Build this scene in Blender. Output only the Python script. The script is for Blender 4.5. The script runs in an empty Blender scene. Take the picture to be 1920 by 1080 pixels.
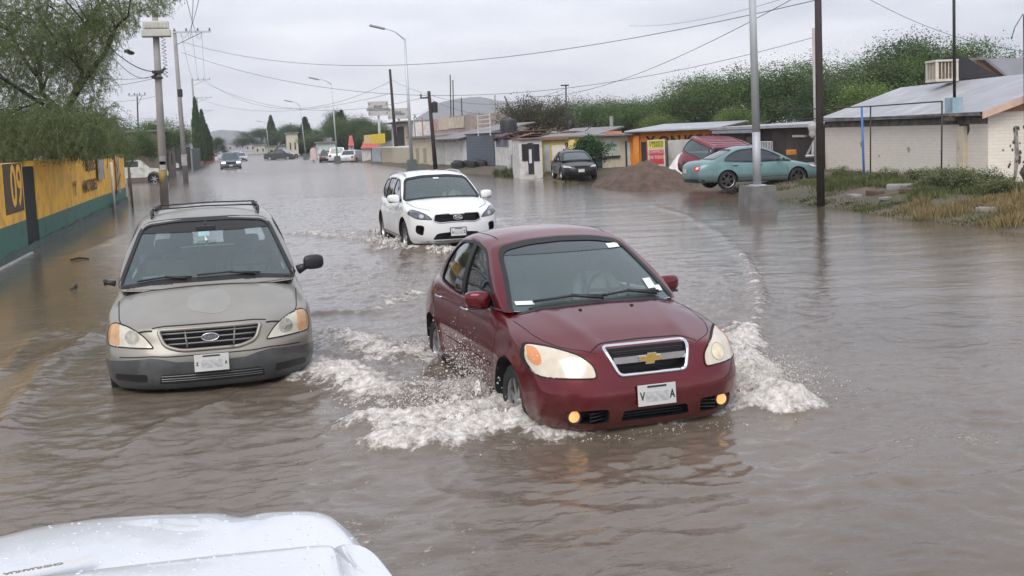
import bpy, bmesh, math, random
import numpy as np
from math import sin, cos, pi, radians, sqrt, atan2, exp, floor
from mathutils import Vector, Matrix, geometry, noise as mnoise
from mathutils.bvhtree import BVHTree
random.seed(7); RNG = np.random.default_rng(7)
S = bpy.context.scene; COL = S.collection

# ------------------------------------------------------------------ camera
FPX, PITCH, ROLL, CYPX, CAMH, YAW = 2096.5, 0.0917, 0.0423, 445.1, 2.351, 0.2387   # focal length and centre in pixels of a 1920 px frame
_fw = Vector((sin(YAW)*cos(PITCH), cos(YAW)*cos(PITCH), -sin(PITCH)))
_r0 = Vector((cos(YAW), -sin(YAW), 0)); _u0 = _r0.cross(_fw)
_r = _r0*cos(ROLL) - _u0*sin(ROLL); _u = _u0*cos(ROLL) + _r0*sin(ROLL)
camd = bpy.data.cameras.new('camera'); cam = bpy.data.objects.new('camera', camd); COL.objects.link(cam)
cam.matrix_world = Matrix(((_r.x, _u.x, -_fw.x, 0), (_r.y, _u.y, -_fw.y, 0), (_r.z, _u.z, -_fw.z, CAMH), (0, 0, 0, 1)))
camd.sensor_width = 36; camd.lens = 36*FPX/1920; camd.shift_y = -(540-CYPX)/1920
camd.clip_end = 9000; camd.clip_start = 0.05
S.camera = cam

# ------------------------------------------------------------------ light
SUN_EL, SUN_AZ = radians(50), radians(212)
W = bpy.data.worlds.new("World"); S.world = W; W.use_nodes = True
def build_world():
    nt = W.node_tree; nt.nodes.clear(); N = nt.nodes.new; L = nt.links.new
    out = N('ShaderNodeOutputWorld'); bg = N('ShaderNodeBackground'); L(bg.outputs[0], out.inputs[0])
    sky = N('ShaderNodeTexSky'); sky.sky_type = 'NISHITA'; sky.sun_disc = False
    sky.sun_elevation = SUN_EL; sky.sun_rotation = SUN_AZ; sky.dust_density = 4; sky.air_density = 1
    tc = N('ShaderNodeTexCoord'); sep = N('ShaderNodeSeparateXYZ'); L(tc.outputs['Generated'], sep.inputs[0])
    # cloud deck: project the view direction on a flat layer
    zc = N('ShaderNodeMath'); zc.operation = 'MAXIMUM'; L(sep.outputs[2], zc.inputs[0]); zc.inputs[1].default_value = 0.0
    za = N('ShaderNodeMath'); za.operation = 'ADD'; L(zc.outputs[0], za.inputs[0]); za.inputs[1].default_value = 0.10
    dv = N('ShaderNodeVectorMath'); dv.operation = 'DIVIDE'; L(tc.outputs['Generated'], dv.inputs[0])
    cb = N('ShaderNodeCombineXYZ'); [L(za.outputs[0], cb.inputs[i]) for i in range(3)]; L(cb.outputs[0], dv.inputs[1])
    mp = N('ShaderNodeMapping'); L(dv.outputs[0], mp.inputs[0]); mp.inputs['Scale'].default_value = (0.55, 0.42, 0.0); mp.inputs['Location'].default_value = (3.1, 1.7, 0)
    n1 = N('ShaderNodeTexNoise'); L(mp.outputs[0], n1.inputs['Vector']); n1.inputs['Scale'].default_value = 1.0; n1.inputs['Detail'].default_value = 6; n1.inputs['Roughness'].default_value = .52
    r1 = N('ShaderNodeValToRGB'); L(n1.outputs[0], r1.inputs[0])
    r1.color_ramp.elements[0].position = .34; r1.color_ramp.elements[0].color = (.37, .39, .465, 1)
    r1.color_ramp.elements[1].position = .66; r1.color_ramp.elements[1].color = (.70, .715, .78, 1)
    # brighter band near the horizon
    rh = N('ShaderNodeValToRGB'); L(sep.outputs[2], rh.inputs[0])
    e = rh.color_ramp.elements; e[0].position = 0.0; e[0].color = (.80, .80, .80, 1); e[1].position = .22; e[1].color = (0, 0, 0, 1)
    m = e.new(.065); m.color = (.62, .62, .62, 1)
    n2 = N('ShaderNodeTexNoise'); mp2 = N('ShaderNodeMapping'); L(tc.outputs['Generated'], mp2.inputs[0]); mp2.inputs['Scale'].default_value = (2.2, 2.2, 9); L(mp2.outputs[0], n2.inputs['Vector']); n2.inputs['Detail'].default_value = 5; n2.inputs['Scale'].default_value = 1.2
    rr = N('ShaderNodeMapRange'); L(n2.outputs[0], rr.inputs[0]); rr.inputs[1].default_value = .36; rr.inputs[2].default_value = .62
    mm = N('ShaderNodeMath'); mm.operation = 'MULTIPLY'; L(rh.outputs[0], mm.inputs[0]); L(rr.outputs[0], mm.inputs[1])
    mx = N('ShaderNodeMixRGB'); L(mm.outputs[0], mx.inputs[0]); L(r1.outputs[0], mx.inputs[1]); mx.inputs[2].default_value = (1.05, 1.05, 1.06, 1)
    sc = N('ShaderNodeMixRGB'); sc.blend_type = 'MULTIPLY'; sc.inputs[0].default_value = 1; L(mx.outputs[0], sc.inputs[1]); sc.inputs[2].default_value = (10, 10, 10, 1)
    ov = N('ShaderNodeMixRGB'); ov.inputs[0].default_value = 0.92; L(sky.outputs[0], ov.inputs[1]); L(sc.outputs[0], ov.inputs[2])
    L(ov.outputs[0], bg.inputs[0]); bg.inputs[1].default_value = 0.12
build_world()
sund = bpy.data.lights.new('sun', 'SUN'); sund.energy = 1.4; sund.angle = radians(40); sund.color = (1, .97, .92)
sun = bpy.data.objects.new('sun', sund); COL.objects.link(sun)
_sd = Vector((sin(SUN_AZ)*cos(SUN_EL), cos(SUN_AZ)*cos(SUN_EL), sin(SUN_EL)))
sun.rotation_euler = _sd.to_track_quat('Z', 'Y').to_euler()
S.view_settings.view_transform = 'Standard'; S.view_settings.look = 'None'; S.view_settings.gamma = 1; S.view_settings.use_curve_mapping = False
S.view_settings.exposure = 0.5
S.cycles.max_bounces = 8; S.cycles.transparent_max_bounces = 16
try: S.cycles.caustics_reflective = False; S.cycles.caustics_refractive = False; S.cycles.volume_bounces = 0
except Exception: pass

WATER_Z = 0.15
def G(px, py, z=WATER_Z):
    "where the ray of a pixel of the 1920 px photograph meets the level z"
    d = _fw + _r*((px-960)/FPX) + _u*((CYPX-py)/FPX); t = (z-CAMH)/d.z
    return Vector((d.x*t, d.y*t, z))
def at(px, py, Y):
    "where that ray meets the plane at distance Y along the road"
    d = _fw + _r*((px-960)/FPX) + _u*((CYPX-py)/FPX); t = Y/d.y
    return Vector((d.x*t, Y, CAMH+d.z*t))
def zat(px, py, p):
    "height of that ray above the ground point p"
    d = _fw + _r*((px-960)/FPX) + _u*((CYPX-py)/FPX); t = sqrt(p[0]**2+p[1]**2)/sqrt(d.x**2+d.y**2)
    return CAMH + d.z*t

# ------------------------------------------------------------------ materials
MATS = {}
def lin(c):
    "sRGB 0-255 to linear"
    return tuple(((x/255)/12.92 if x/255 <= .04045 else ((x/255+.055)/1.055)**2.4) for x in c)
def pmat(name, color, rough=.6, metal=0., coat=0., vary=.15, vscale=3., bump=0., bscale=40., emit=None, estr=0., ior=1.5, dirt=None, dirt_amt=.0, dirt_scale=2., spec=.5, sheen=0., trans=0., mud=None):
    if name in MATS: return MATS[name]
    m = bpy.data.materials.new(name); m.use_nodes = True; nt = m.node_tree; N = nt.nodes.new; L = nt.links.new
    b = nt.nodes['Principled BSDF']; b.inputs['Roughness'].default_value = rough; b.inputs['Metallic'].default_value = metal
    b.inputs['IOR'].default_value = ior; b.inputs['Specular IOR Level'].default_value = spec
    b.inputs['Coat Weight'].default_value = coat; b.inputs['Coat Roughness'].default_value = .04; b.inputs['Transmission Weight'].default_value = trans
    tc = N('ShaderNodeTexCoord')
    n = N('ShaderNodeTexNoise'); n.inputs['Scale'].default_value = vscale; n.inputs['Detail'].default_value = 6; L(tc.outputs['Object'], n.inputs['Vector'])
    r = N('ShaderNodeMapRange'); L(n.outputs[0], r.inputs[0]); r.inputs[1].default_value = .3; r.inputs[2].default_value = .7; r.inputs[3].default_value = 1-vary; r.inputs[4].default_value = 1+vary
    mu = N('ShaderNodeMixRGB'); mu.blend_type = 'MULTIPLY'; mu.inputs[0].default_value = 1; mu.inputs[1].default_value = (*color, 1); L(r.outputs[0], mu.inputs[2])
    last = mu.outputs[0]
    if dirt is not None:
        n2 = N('ShaderNodeTexNoise'); n2.inputs['Scale'].default_value = dirt_scale; n2.inputs['Detail'].default_value = 8; n2.inputs['Roughness'].default_value = .65; L(tc.outputs['Object'], n2.inputs['Vector'])
        r2 = N('ShaderNodeMapRange'); L(n2.outputs[0], r2.inputs[0]); r2.inputs[1].default_value = .62-dirt_amt*.3; r2.inputs[2].default_value = .70
        mx = N('ShaderNodeMixRGB'); L(r2.outputs[0], mx.inputs[0]); L(last, mx.inputs[1]); mx.inputs[2].default_value = (*dirt, 1); last = mx.outputs[0]
    if mud:
        sp_ = N('ShaderNodeSeparateXYZ'); L(tc.outputs['Object'], sp_.inputs[0]); n4 = N('ShaderNodeTexNoise'); n4.inputs['Scale'].default_value = 5; n4.inputs['Detail'].default_value = 8; n4.inputs['Roughness'].default_value = .7; L(tc.outputs['Object'], n4.inputs['Vector'])
        a4 = N('ShaderNodeMath'); a4.operation = 'MULTIPLY_ADD'; L(n4.outputs[0], a4.inputs[0]); a4.inputs[1].default_value = -.55; L(sp_.outputs[2], a4.inputs[2]); r4 = N('ShaderNodeMapRange'); L(a4.outputs[0], r4.inputs[0]); r4.inputs[1].default_value = mud[0]-.27; r4.inputs[2].default_value = mud[1]-.27; r4.inputs[3].default_value = mud[2]; r4.inputs[4].default_value = 0
        mx4 = N('ShaderNodeMixRGB'); L(r4.outputs[0], mx4.inputs[0]); L(last, mx4.inputs[1]); mx4.inputs[2].default_value = (.16, .12, .09, 1); last = mx4.outputs[0]
    L(last, b.inputs['Base Color'])
    if bump > 0:
        n3 = N('ShaderNodeTexNoise'); n3.inputs['Scale'].default_value = bscale; n3.inputs['Detail'].default_value = 5; L(tc.outputs['Object'], n3.inputs['Vector'])
        bp = N('ShaderNodeBump'); bp.inputs['Strength'].default_value = bump; bp.inputs['Distance'].default_value = .02; L(n3.outputs[0], bp.inputs['Height']); L(bp.outputs[0], b.inputs['Normal'])
    if emit is not None:
        b.inputs['Emission Color'].default_value = (*emit, 1); b.inputs['Emission Strength'].default_value = estr
    MATS[name] = m; return m
def glass(name, tint, opacity, rough=.02, diffuse=None):
    "thin tinted glass: see-through part plus a reflecting coat"
    if name in MATS: return MATS[name]
    m = bpy.data.materials.new(name); m.use_nodes = True; nt = m.node_tree; N = nt.nodes.new; L = nt.links.new; nt.nodes.clear()
    out = N('ShaderNodeOutputMaterial'); tr = N('ShaderNodeBsdfTransparent'); tr.inputs[0].default_value = (*tint, 1)
    b = N('ShaderNodeBsdfPrincipled'); b.inputs['Base Color'].default_value = (*(diffuse or (.02, .025, .027)), 1); b.inputs['Roughness'].default_value = rough; b.inputs['IOR'].default_value = 1.52
    gl = N('ShaderNodeBsdfGlossy'); gl.inputs['Roughness'].default_value = rough; gl.inputs[0].default_value = (.95, .97, 1, 1)
    mx = N('ShaderNodeMixShader'); mx.inputs[0].default_value = opacity; L(tr.outputs[0], mx.inputs[1]); L(b.outputs[0], mx.inputs[2])
    fr = N('ShaderNodeFresnel'); fr.inputs[0].default_value = 1.55
    m2 = N('ShaderNodeMixShader'); L(fr.outputs[0], m2.inputs[0]); L(mx.outputs[0], m2.inputs[1]); L(gl.outputs[0], m2.inputs[2]); L(m2.outputs[0], out.inputs[0])
    MATS[name] = m; return m

# ------------------------------------------------------------------ objects
def children(o): return [c for c in bpy.data.objects if c.parent is o]
def tag(o, label=None, cat=None, group=None, kind=None):
    if label: o['label'] = label
    if cat: o['category'] = cat
    if group: o['group'] = group
    if kind: o['kind'] = kind
    return o
def empty(name, loc=(0, 0, 0), rz=0., label=None, cat=None, group=None):
    o = bpy.data.objects.new(name, None); COL.objects.link(o); o.location = loc; o.rotation_euler = (0, 0, rz); o.empty_display_size = .2
    return tag(o, label, cat, group)
def npmesh(name, V, F, mats, mi=None, smooth=True):
    "mesh from numpy: V (n,3), F list of tuples or (m,k) array"
    me = bpy.data.meshes.new(name); V = np.asarray(V, np.float32)
    if isinstance(F, np.ndarray):
        k = F.shape[1]; n = len(F); me.vertices.add(len(V)); me.vertices.foreach_set('co', V.ravel()); me.loops.add(n*k); me.loops.foreach_set('vertex_index', F.astype(np.int32).ravel())
        me.polygons.add(n); me.polygons.foreach_set('loop_start', np.arange(0, n*k, k, dtype=np.int32)); me.polygons.foreach_set('loop_total', np.full(n, k, np.int32)); me.update(calc_edges=True)
    else:
        me.from_pydata([tuple(map(float, v)) for v in V], [], [tuple(f) for f in F]); me.update()
    for m in (mats if isinstance(mats, (list, tuple)) else [mats]): me.materials.append(m)
    if mi is not None: me.polygons.foreach_set('material_index', np.asarray(mi, np.int32))
    me.polygons.foreach_set('use_smooth', np.full(len(me.polygons), bool(smooth)))
    me.validate(); return me
def link(name, me, parent=None, loc=None, rot=None):
    o = bpy.data.objects.new(name, me); COL.objects.link(o)
    if parent is not None: o.parent = parent
    if loc is not None: o.location = loc
    if rot is not None: o.rotation_euler = rot
    return o
class MB:
    "collects primitives into one mesh"
    def __init__(s): s.V = []; s.F = []; s.M = []
    def add(s, V, F, mi=0):
        k = len(s.V); s.V += [tuple(v) for v in V]; s.F += [tuple(i+k for i in f) for f in F]; s.M += [mi]*len(F); return s
    def box(s, c, d, mi=0, rz=0., rx=0., ry=0., bev=0.):
        x, y, z = d[0]/2, d[1]/2, d[2]/2
        if bev > 0:
            b = min(bev, x*.9, y*.9, z*.9); V = []; 
            bm = bmesh.new(); bmesh.ops.create_cube(bm, size=1); bmesh.ops.scale(bm, vec=(2*x, 2*y, 2*z), verts=bm.verts); bmesh.ops.bevel(bm, geom=bm.edges[:], offset=b, segments=2, affect='EDGES', profile=.5)
            V = [v.co.copy() for v in bm.verts]; bm.verts.index_update(); F = [[v.index for v in f.verts] for f in bm.faces]; bm.free()
        else:
            V = [Vector((a*x, b*y, e*z)) for a in (-1, 1) for b in (-1, 1) for e in (-1, 1)]
            F = [(0, 1, 3, 2), (4, 6, 7, 5), (0, 4, 5, 1), (2, 3, 7, 6), (0, 2, 6, 4), (1, 5, 7, 3)]
        R = Matrix.Rotation(rz, 3, 'Z') @ Matrix.Rotation(ry, 3, 'Y') @ Matrix.Rotation(rx, 3, 'X')
        return s.add([R @ v + Vector(c) for v in V], F, mi)
    def tube(s, pts, r, seg=8, mi=0, caps=True):
        pts = [Vector(p) for p in pts]; n = len(pts); rs = r if isinstance(r, (list, tuple)) else [r]*n; V = []; F = []
        up = Vector((0, 0, 1)); prev = None
        for i, p in enumerate(pts):
            t = (pts[min(i+1, n-1)]-pts[max(i-1, 0)]).normalized()
            if prev is None: a = t.cross(up) if abs(t.z) < .95 else t.cross(Vector((1, 0, 0)))
            else: a = prev - t*prev.dot(t)
            a.normalize(); prev = a; b = t.cross(a)
            V += [p + (a*cos(2*pi*k/seg)+b*sin(2*pi*k/seg))*rs[i] for k in range(seg)]
        for i in range(n-1):
            F += [(i*seg+k, i*seg+(k+1) % seg, (i+1)*seg+(k+1) % seg, (i+1)*seg+k) for k in range(seg)]
        if caps: F += [tuple(range(seg))[::-1], tuple((n-1)*seg+k for k in range(seg))]
        return s.add(V, F, mi)
    def lathe(s, prof, c=(0, 0, 0), axis='Z', seg=24, mi=0):
        "prof: list of (radius, height)"
        V = []; F = []; n = len(prof)
        for r, h in prof:
            for k in range(seg):
                a = 2*pi*k/seg; v = (r*cos(a), r*sin(a), h)
                if axis == 'Y': v = (v[0], v[2], v[1])
                if axis == 'X': v = (v[2], v[0], v[1])
                V.append(Vector(v)+Vector(c))
        for i in range(n-1): F += [(i*seg+k, i*seg+(k+1) % seg, (i+1)*seg+(k+1) % seg, (i+1)*seg+k) for k in range(seg)]
        return s.add(V, F, mi)
    def prism(s, poly, axis, a, b, mi=0):
        "extrude a 2D outline between a and b along an axis; outline coordinates are the other two axes in order"
        n = len(poly)
        def P(p, t): return {'X': (t, p[0], p[1]), 'Y': (p[0], t, p[1]), 'Z': (p[0], p[1], t)}[axis]
        V = [P(p, a) for p in poly]+[P(p, b) for p in poly]
        F = [tuple(range(n))[::-1], tuple(range(n, 2*n))]+[(i, (i+1) % n, n+(i+1) % n, n+i) for i in range(n)]
        return s.add(V, F, mi)
    def mesh(s, name, mats, smooth=False):
        me = npmesh(name, np.array([tuple(v) for v in s.V]).reshape(-1, 3), s.F, mats, s.M, smooth)
        bm = bmesh.new(); bm.from_mesh(me); bmesh.ops.recalc_face_normals(bm, faces=bm.faces)
        if smooth == 'auto':
            for e in bm.edges: e.smooth = len(e.link_faces) < 2 or e.calc_face_angle(0) < .6
        bm.to_mesh(me); bm.free(); return me
    def build(s, name, mats, parent=None, smooth=False, loc=None):
        return link(name, s.mesh(name, mats, smooth), parent, loc)
def text_mesh(txt, size, m, name='lettering', depth=.004, squash=1., bold=0.):
    "flat raised lettering in the XY plane, centred"
    cu = bpy.data.curves.new(name, 'FONT'); cu.body = txt; cu.size = size; cu.extrude = depth; cu.align_x = 'CENTER'; cu.align_y = 'CENTER'; cu.resolution_u = 3; cu.offset = bold
    o = bpy.data.objects.new(name, cu); COL.objects.link(o); dg = bpy.context.evaluated_depsgraph_get(); me = bpy.data.meshes.new_from_object(o.evaluated_get(dg)); bpy.data.objects.remove(o); bpy.data.curves.remove(cu)
    me.materials.clear(); me.materials.append(m); me.transform(Matrix.Diagonal((squash, 1, 1, 1))); return me
def place_text(txt, size, m, parent, origin, xdir, ydir, name='lettering', **k):
    me = text_mesh(txt, size, m, name, **k); x = Vector(xdir).normalized(); y = Vector(ydir).normalized(); z = x.cross(y)
    o = link(name, me, parent); o.matrix_local = Matrix(((x.x, y.x, z.x, origin[0]), (x.y, y.y, z.y, origin[1]), (x.z, y.z, z.z, origin[2]), (0, 0, 0, 1))); return o

# vectorised 2D gradient noise
_pm = RNG.permutation(256); _pm = np.concatenate([_pm, _pm, _pm]); _ga = RNG.uniform(0, 2*np.pi, 256)
def pn2(x, y):
    xi = np.floor(x).astype(int); yi = np.floor(y).astype(int); xf = x-xi; yf = y-yi; xi &= 255; yi &= 255
    u = xf*xf*xf*(xf*(xf*6-15)+10); v = yf*yf*yf*(yf*(yf*6-15)+10)
    def g(ix, iy, dx, dy): a = _ga[_pm[_pm[ix & 255]+(iy & 255)]]; return np.cos(a)*dx+np.sin(a)*dy
    a = g(xi, yi, xf, yf); b = g(xi+1, yi, xf-1, yf); c = g(xi, yi+1, xf, yf-1); d = g(xi+1, yi+1, xf-1, yf-1)
    return (a*(1-u)+b*u)*(1-v)+(c*(1-u)+d*u)*v
def fbm2(x, y, oct=4, gain=.5):
    s = 0; a = 1.
    for i in range(oct): s = s + a*pn2(x*2**i+17*i, y*2**i+31*i); a *= gain
    return s
def sstep(a, b, x): t = np.clip((x-a)/(b-a), 0, 1); return t*t*(3-2*t)
# ------------------------------------------------------------------ ground, water
def onX(px, py, X0):
    "where the pixel's ray meets the plane x = X0 (a facade parallel to the road)"
    d = _fw + _r*((px-960)/FPX) + _u*((CYPX-py)/FPX); t = X0/d.x; return Vector((X0, d.y*t, CAMH+d.z*t))
SHORE = [(-30, 13.6), (14, 13.8), (18, 13.9), (22, 14.1), (25, 14.4), (28, 14.8), (33, 15.4), (38, 15.8), (45, 15.4), (51.6, 14.4), (61, 13.6), (71, 12.3), (99, 12.2), (160, 12.6), (1600, 14)]
def G2(px, py, z=.3): v = G(px, py, z); return Vector((v.x, v.y, 0))
def shore_x(y): return np.interp(y, [a for a, b in SHORE], [b for a, b in SHORE])
def ground_h(x, y):
    x = np.asarray(x, float); y = np.asarray(y, float); d = x-shore_x(y)+.35*fbm2(x*.35+3, y*.35, 3)
    h = np.where(d > -3, WATER_Z-.02+np.clip(d*.15, -.13, .34)+.05*sstep(0, 1.5, d)*(fbm2(x*.9, y*.9, 4)+.4), 0.)
    h = h+.02*sstep(2, 10, d)*(x-15)*0
    # land behind the wall on the left
    return np.where((x < -4.8) & (y < 50.5), .30, h)
def taxis(segs):
    out = [segs[0][0]]
    for a, b, n, g in segs:
        t = np.linspace(0, 1, n+1)[1:]; out += list(a+(b-a)*(t**g))
    return np.array(out)
def gridmesh(xs, ys, zf):
    X, Y = np.meshgrid(xs, ys, indexing='ij'); Z = zf(X, Y); V = np.stack([X.ravel(), Y.ravel(), Z.ravel()], 1); n, m = len(xs), len(ys)
    i = np.arange(n-1)[:, None]*m+np.arange(m-1)[None, :]; F = np.stack([i, i+m, i+m+1, i+1], -1).reshape(-1, 4); return V, F
def ground_mat():
    m = pmat('wet_soil', (.115, .082, .058), .75, vary=.35, vscale=.8, bump=.6, bscale=9, dirt=(.06, .07, .028), dirt_amt=.7, dirt_scale=.9); return m
xs = np.concatenate([taxis([(-1500, -80, 6, 1), (-80, -6, 14, 1)]), [-4.85, -4.75], np.linspace(-3, 12, 8), np.arange(12.6, 25, .16), taxis([(25.3, 60, 50, 1), (60, 1500, 14, 1.6)])]); ys = np.concatenate([np.arange(-30, 12, 3.), np.arange(12, 60, .22), taxis([(60.5, 140, 160, 1), (140, 2500, 25, 1.8)])])
V, F = gridmesh(xs, ys, ground_h); tag(link('ground', npmesh('ground', V, F, [ground_mat()])), kind='structure')

# ---- wakes, in pixels of the photograph turned to points on the water
def W2(*pts): return [tuple(G(px, py)[:2]) for px, py in pts]
# (polyline, width m, foam, height m)
WAKES = [
 (W2((985, 800), (900, 812), (820, 835), (740, 838)), .26, 1.3, .10),
 (W2((960, 765), (860, 790), (760, 800), (700, 800)), .30, 1.1, .09),
 (W2((940, 725), (830, 735), (720, 745), (640, 715)), .30, .75, .07),
 (W2((700, 760), (640, 700), (575, 690)), .25, .45, .05),
 (W2((835, 665), (760, 675), (690, 655), (640, 630)), .34, .85, .06),
 (W2((1010, 822), (1100, 815), (1200, 805), (1300, 790), (1365, 775)), .10, .9, .05),
 (W2((1375, 700), (1405, 720), (1440, 745), (1490, 762)), .24, 1.3, .12),
 (W2((1380, 760), (1420, 768), (1490, 768)), .15, 1.2, .08),
 (W2((1378, 650), (1400, 680), (1430, 710)), .20, 1.0, .09),
 (W2((1375, 620), (1402, 650)), .22, .7, .07),
 (W2((1405, 650), (1418, 600), (1424, 560), (1412, 520), (1392, 478)), .11, .42, .030),
 (W2((1392, 478), (1350, 440), (1290, 405), (1220, 385)), .16, .03, .012),
 (W2((1330, 600), (1360, 560), (1380, 520)), .5, .18, .02),
 (W2((770, 462), (700, 455), (640, 448), (560, 440)), .40, .62, .06),
 (W2((850, 472), (780, 468), (700, 470)), .26, .72, .07),
 (W2((730, 430), (680, 440), (600, 436)), .40, .5, .05),
 (W2((930, 470), (1000, 470)), .3, .4, .04),
 (W2((585, 690), (560, 712), (600, 705)), .16, .7, .04),
 (W2((840, 640), (780, 600), (700, 560), (620, 520)), .5, .22, .03),
 (W2((800, 560), (720, 520), (640, 500)), .7, .20, .03),
 (W2((600, 590), (700, 590), (780, 560)), .18, .28, .04),
 (W2((820, 700), (700, 710), (600, 660)), .5, .25, .03),
 (W2((0, 822), (60, 735), (120, 665), (165, 640)), .22, .07, .05),
 (W2((0, 700), (90, 620), (200, 640)), .20, .03, .03),
 (W2((130, 480), (200, 455), (230, 440)), .25, .12, .01),
 (W2((250, 845), (330, 790), (420, 760)), .14, .06, .03),
 (W2((430, 322), (470, 322)), .8, .5, .04),
]
def seg_dist(X, Y, pl):
    D = np.full(X.shape, 1e9)
    for (ax, ay), (bx, by) in zip(pl[:-1], pl[1:]):
        dx, dy = bx-ax, by-ay; t = np.clip(((X-ax)*dx+(Y-ay)*dy)/(dx*dx+dy*dy+1e-9), 0, 1); D = np.minimum(D, np.hypot(X-ax-t*dx, Y-ay-t*dy))
    return D
def carbox(X, Y, cx, cy, th, hl, hw):
    dx, dy = X-cx, Y-cy; f = dx*sin(th)-dy*cos(th); l = dx*cos(th)+dy*sin(th); return f, l
def water_fields(X, Y, fade):
    foam = np.zeros_like(X); h = np.zeros_like(X)
    for pl, w, fo, ht in WAKES:
        d = seg_dist(X, Y, pl); g = np.exp(-(d/w)**2); foam += fo*g*1.0; h += ht*np.exp(-(d/(w*.8))**2)
    act = np.clip(foam*1.2, 0, 1)
    # disturbed band down the carriageway where the cars have passed
    dist = sstep(9.0, 5.2, X)*sstep(-2.6, -.5, X); dist = np.maximum(dist*.9, act); dist = np.where(Y > 60, dist*.5, dist)
    calm = sstep(-2.6, -4.2, X)*.55+sstep(-1.6, 0.2, X-shore_x(Y))*.85
    slick = np.maximum(np.exp(-(((X-2.9)/1.15)**2+((Y-6.75)/.62)**2)), np.exp(-(((X+.40)/1.1)**2+((Y-9.75)/.55)**2))); calm = np.maximum(calm, slick*.97)
    wx, wy = X+.25*fbm2(X*.8, Y*.8, 2), Y+.25*fbm2(X*.8+9, Y*.8, 2)
    r1 = fbm2(wx*.55, wy*1.15, 3)*.014
    r2 = (1-np.abs(fbm2(wx*2.1+5, wy*3.1, 4, .6))*2)*.0042
    r3 = fbm2(wx*5.5, wy*8.5, 3)*.0036
    base = (r1+r2+r3)*(1-calm*.85)*.62
    chop = (1-np.abs(fbm2(wx*1.3+40, wy*1.7, 4, .55))*1.7)*.034+fbm2(wx*6, wy*7.5, 4, .6)*.013
    Z = base+chop*dist*(.55+.45*(fbm2(X*.5, Y*.5, 2)+.5))
    # ring ripples pushed ahead of the sedan's nose
    nx, ny = 2.84, 7.35; R = np.hypot((X-nx)*.75, Y-ny); Z += .008*np.sin(R*13+1.5*fbm2(X*1.2, Y*1.2, 2))*np.exp(-((R-1.7)/.75)**2)*(Y < ny)
    # turbulent heaps
    rough = fbm2(X*7+3, Y*7, 4, .62); Z += h*(1+.55*rough)+act*.05*(np.abs(fbm2(X*13, Y*13, 3, .6)))
    n = fbm2(X*4.5+11, Y*5.5, 5, .62); f2 = foam*1.05+n*.75*np.clip(foam*3, 0, 1)
    # thin streaks of froth over the disturbed band
    st = 1-np.abs(fbm2(wx*1.9+70, wy*3.1, 4, .6))*3.2; f2 = np.maximum(f2, (st-.24)*dist*.85*(fbm2(X*.45+5, Y*.35, 3)+.55)*sstep(60, 20, Y))
    # nothing pokes through the cars' floors
    return Z*fade, np.clip(f2, 0, 1.2), np.clip(np.maximum(calm, .55*sstep(5.5, 8, X)*sstep(36, 24, Y)), 0, 1)
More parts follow.
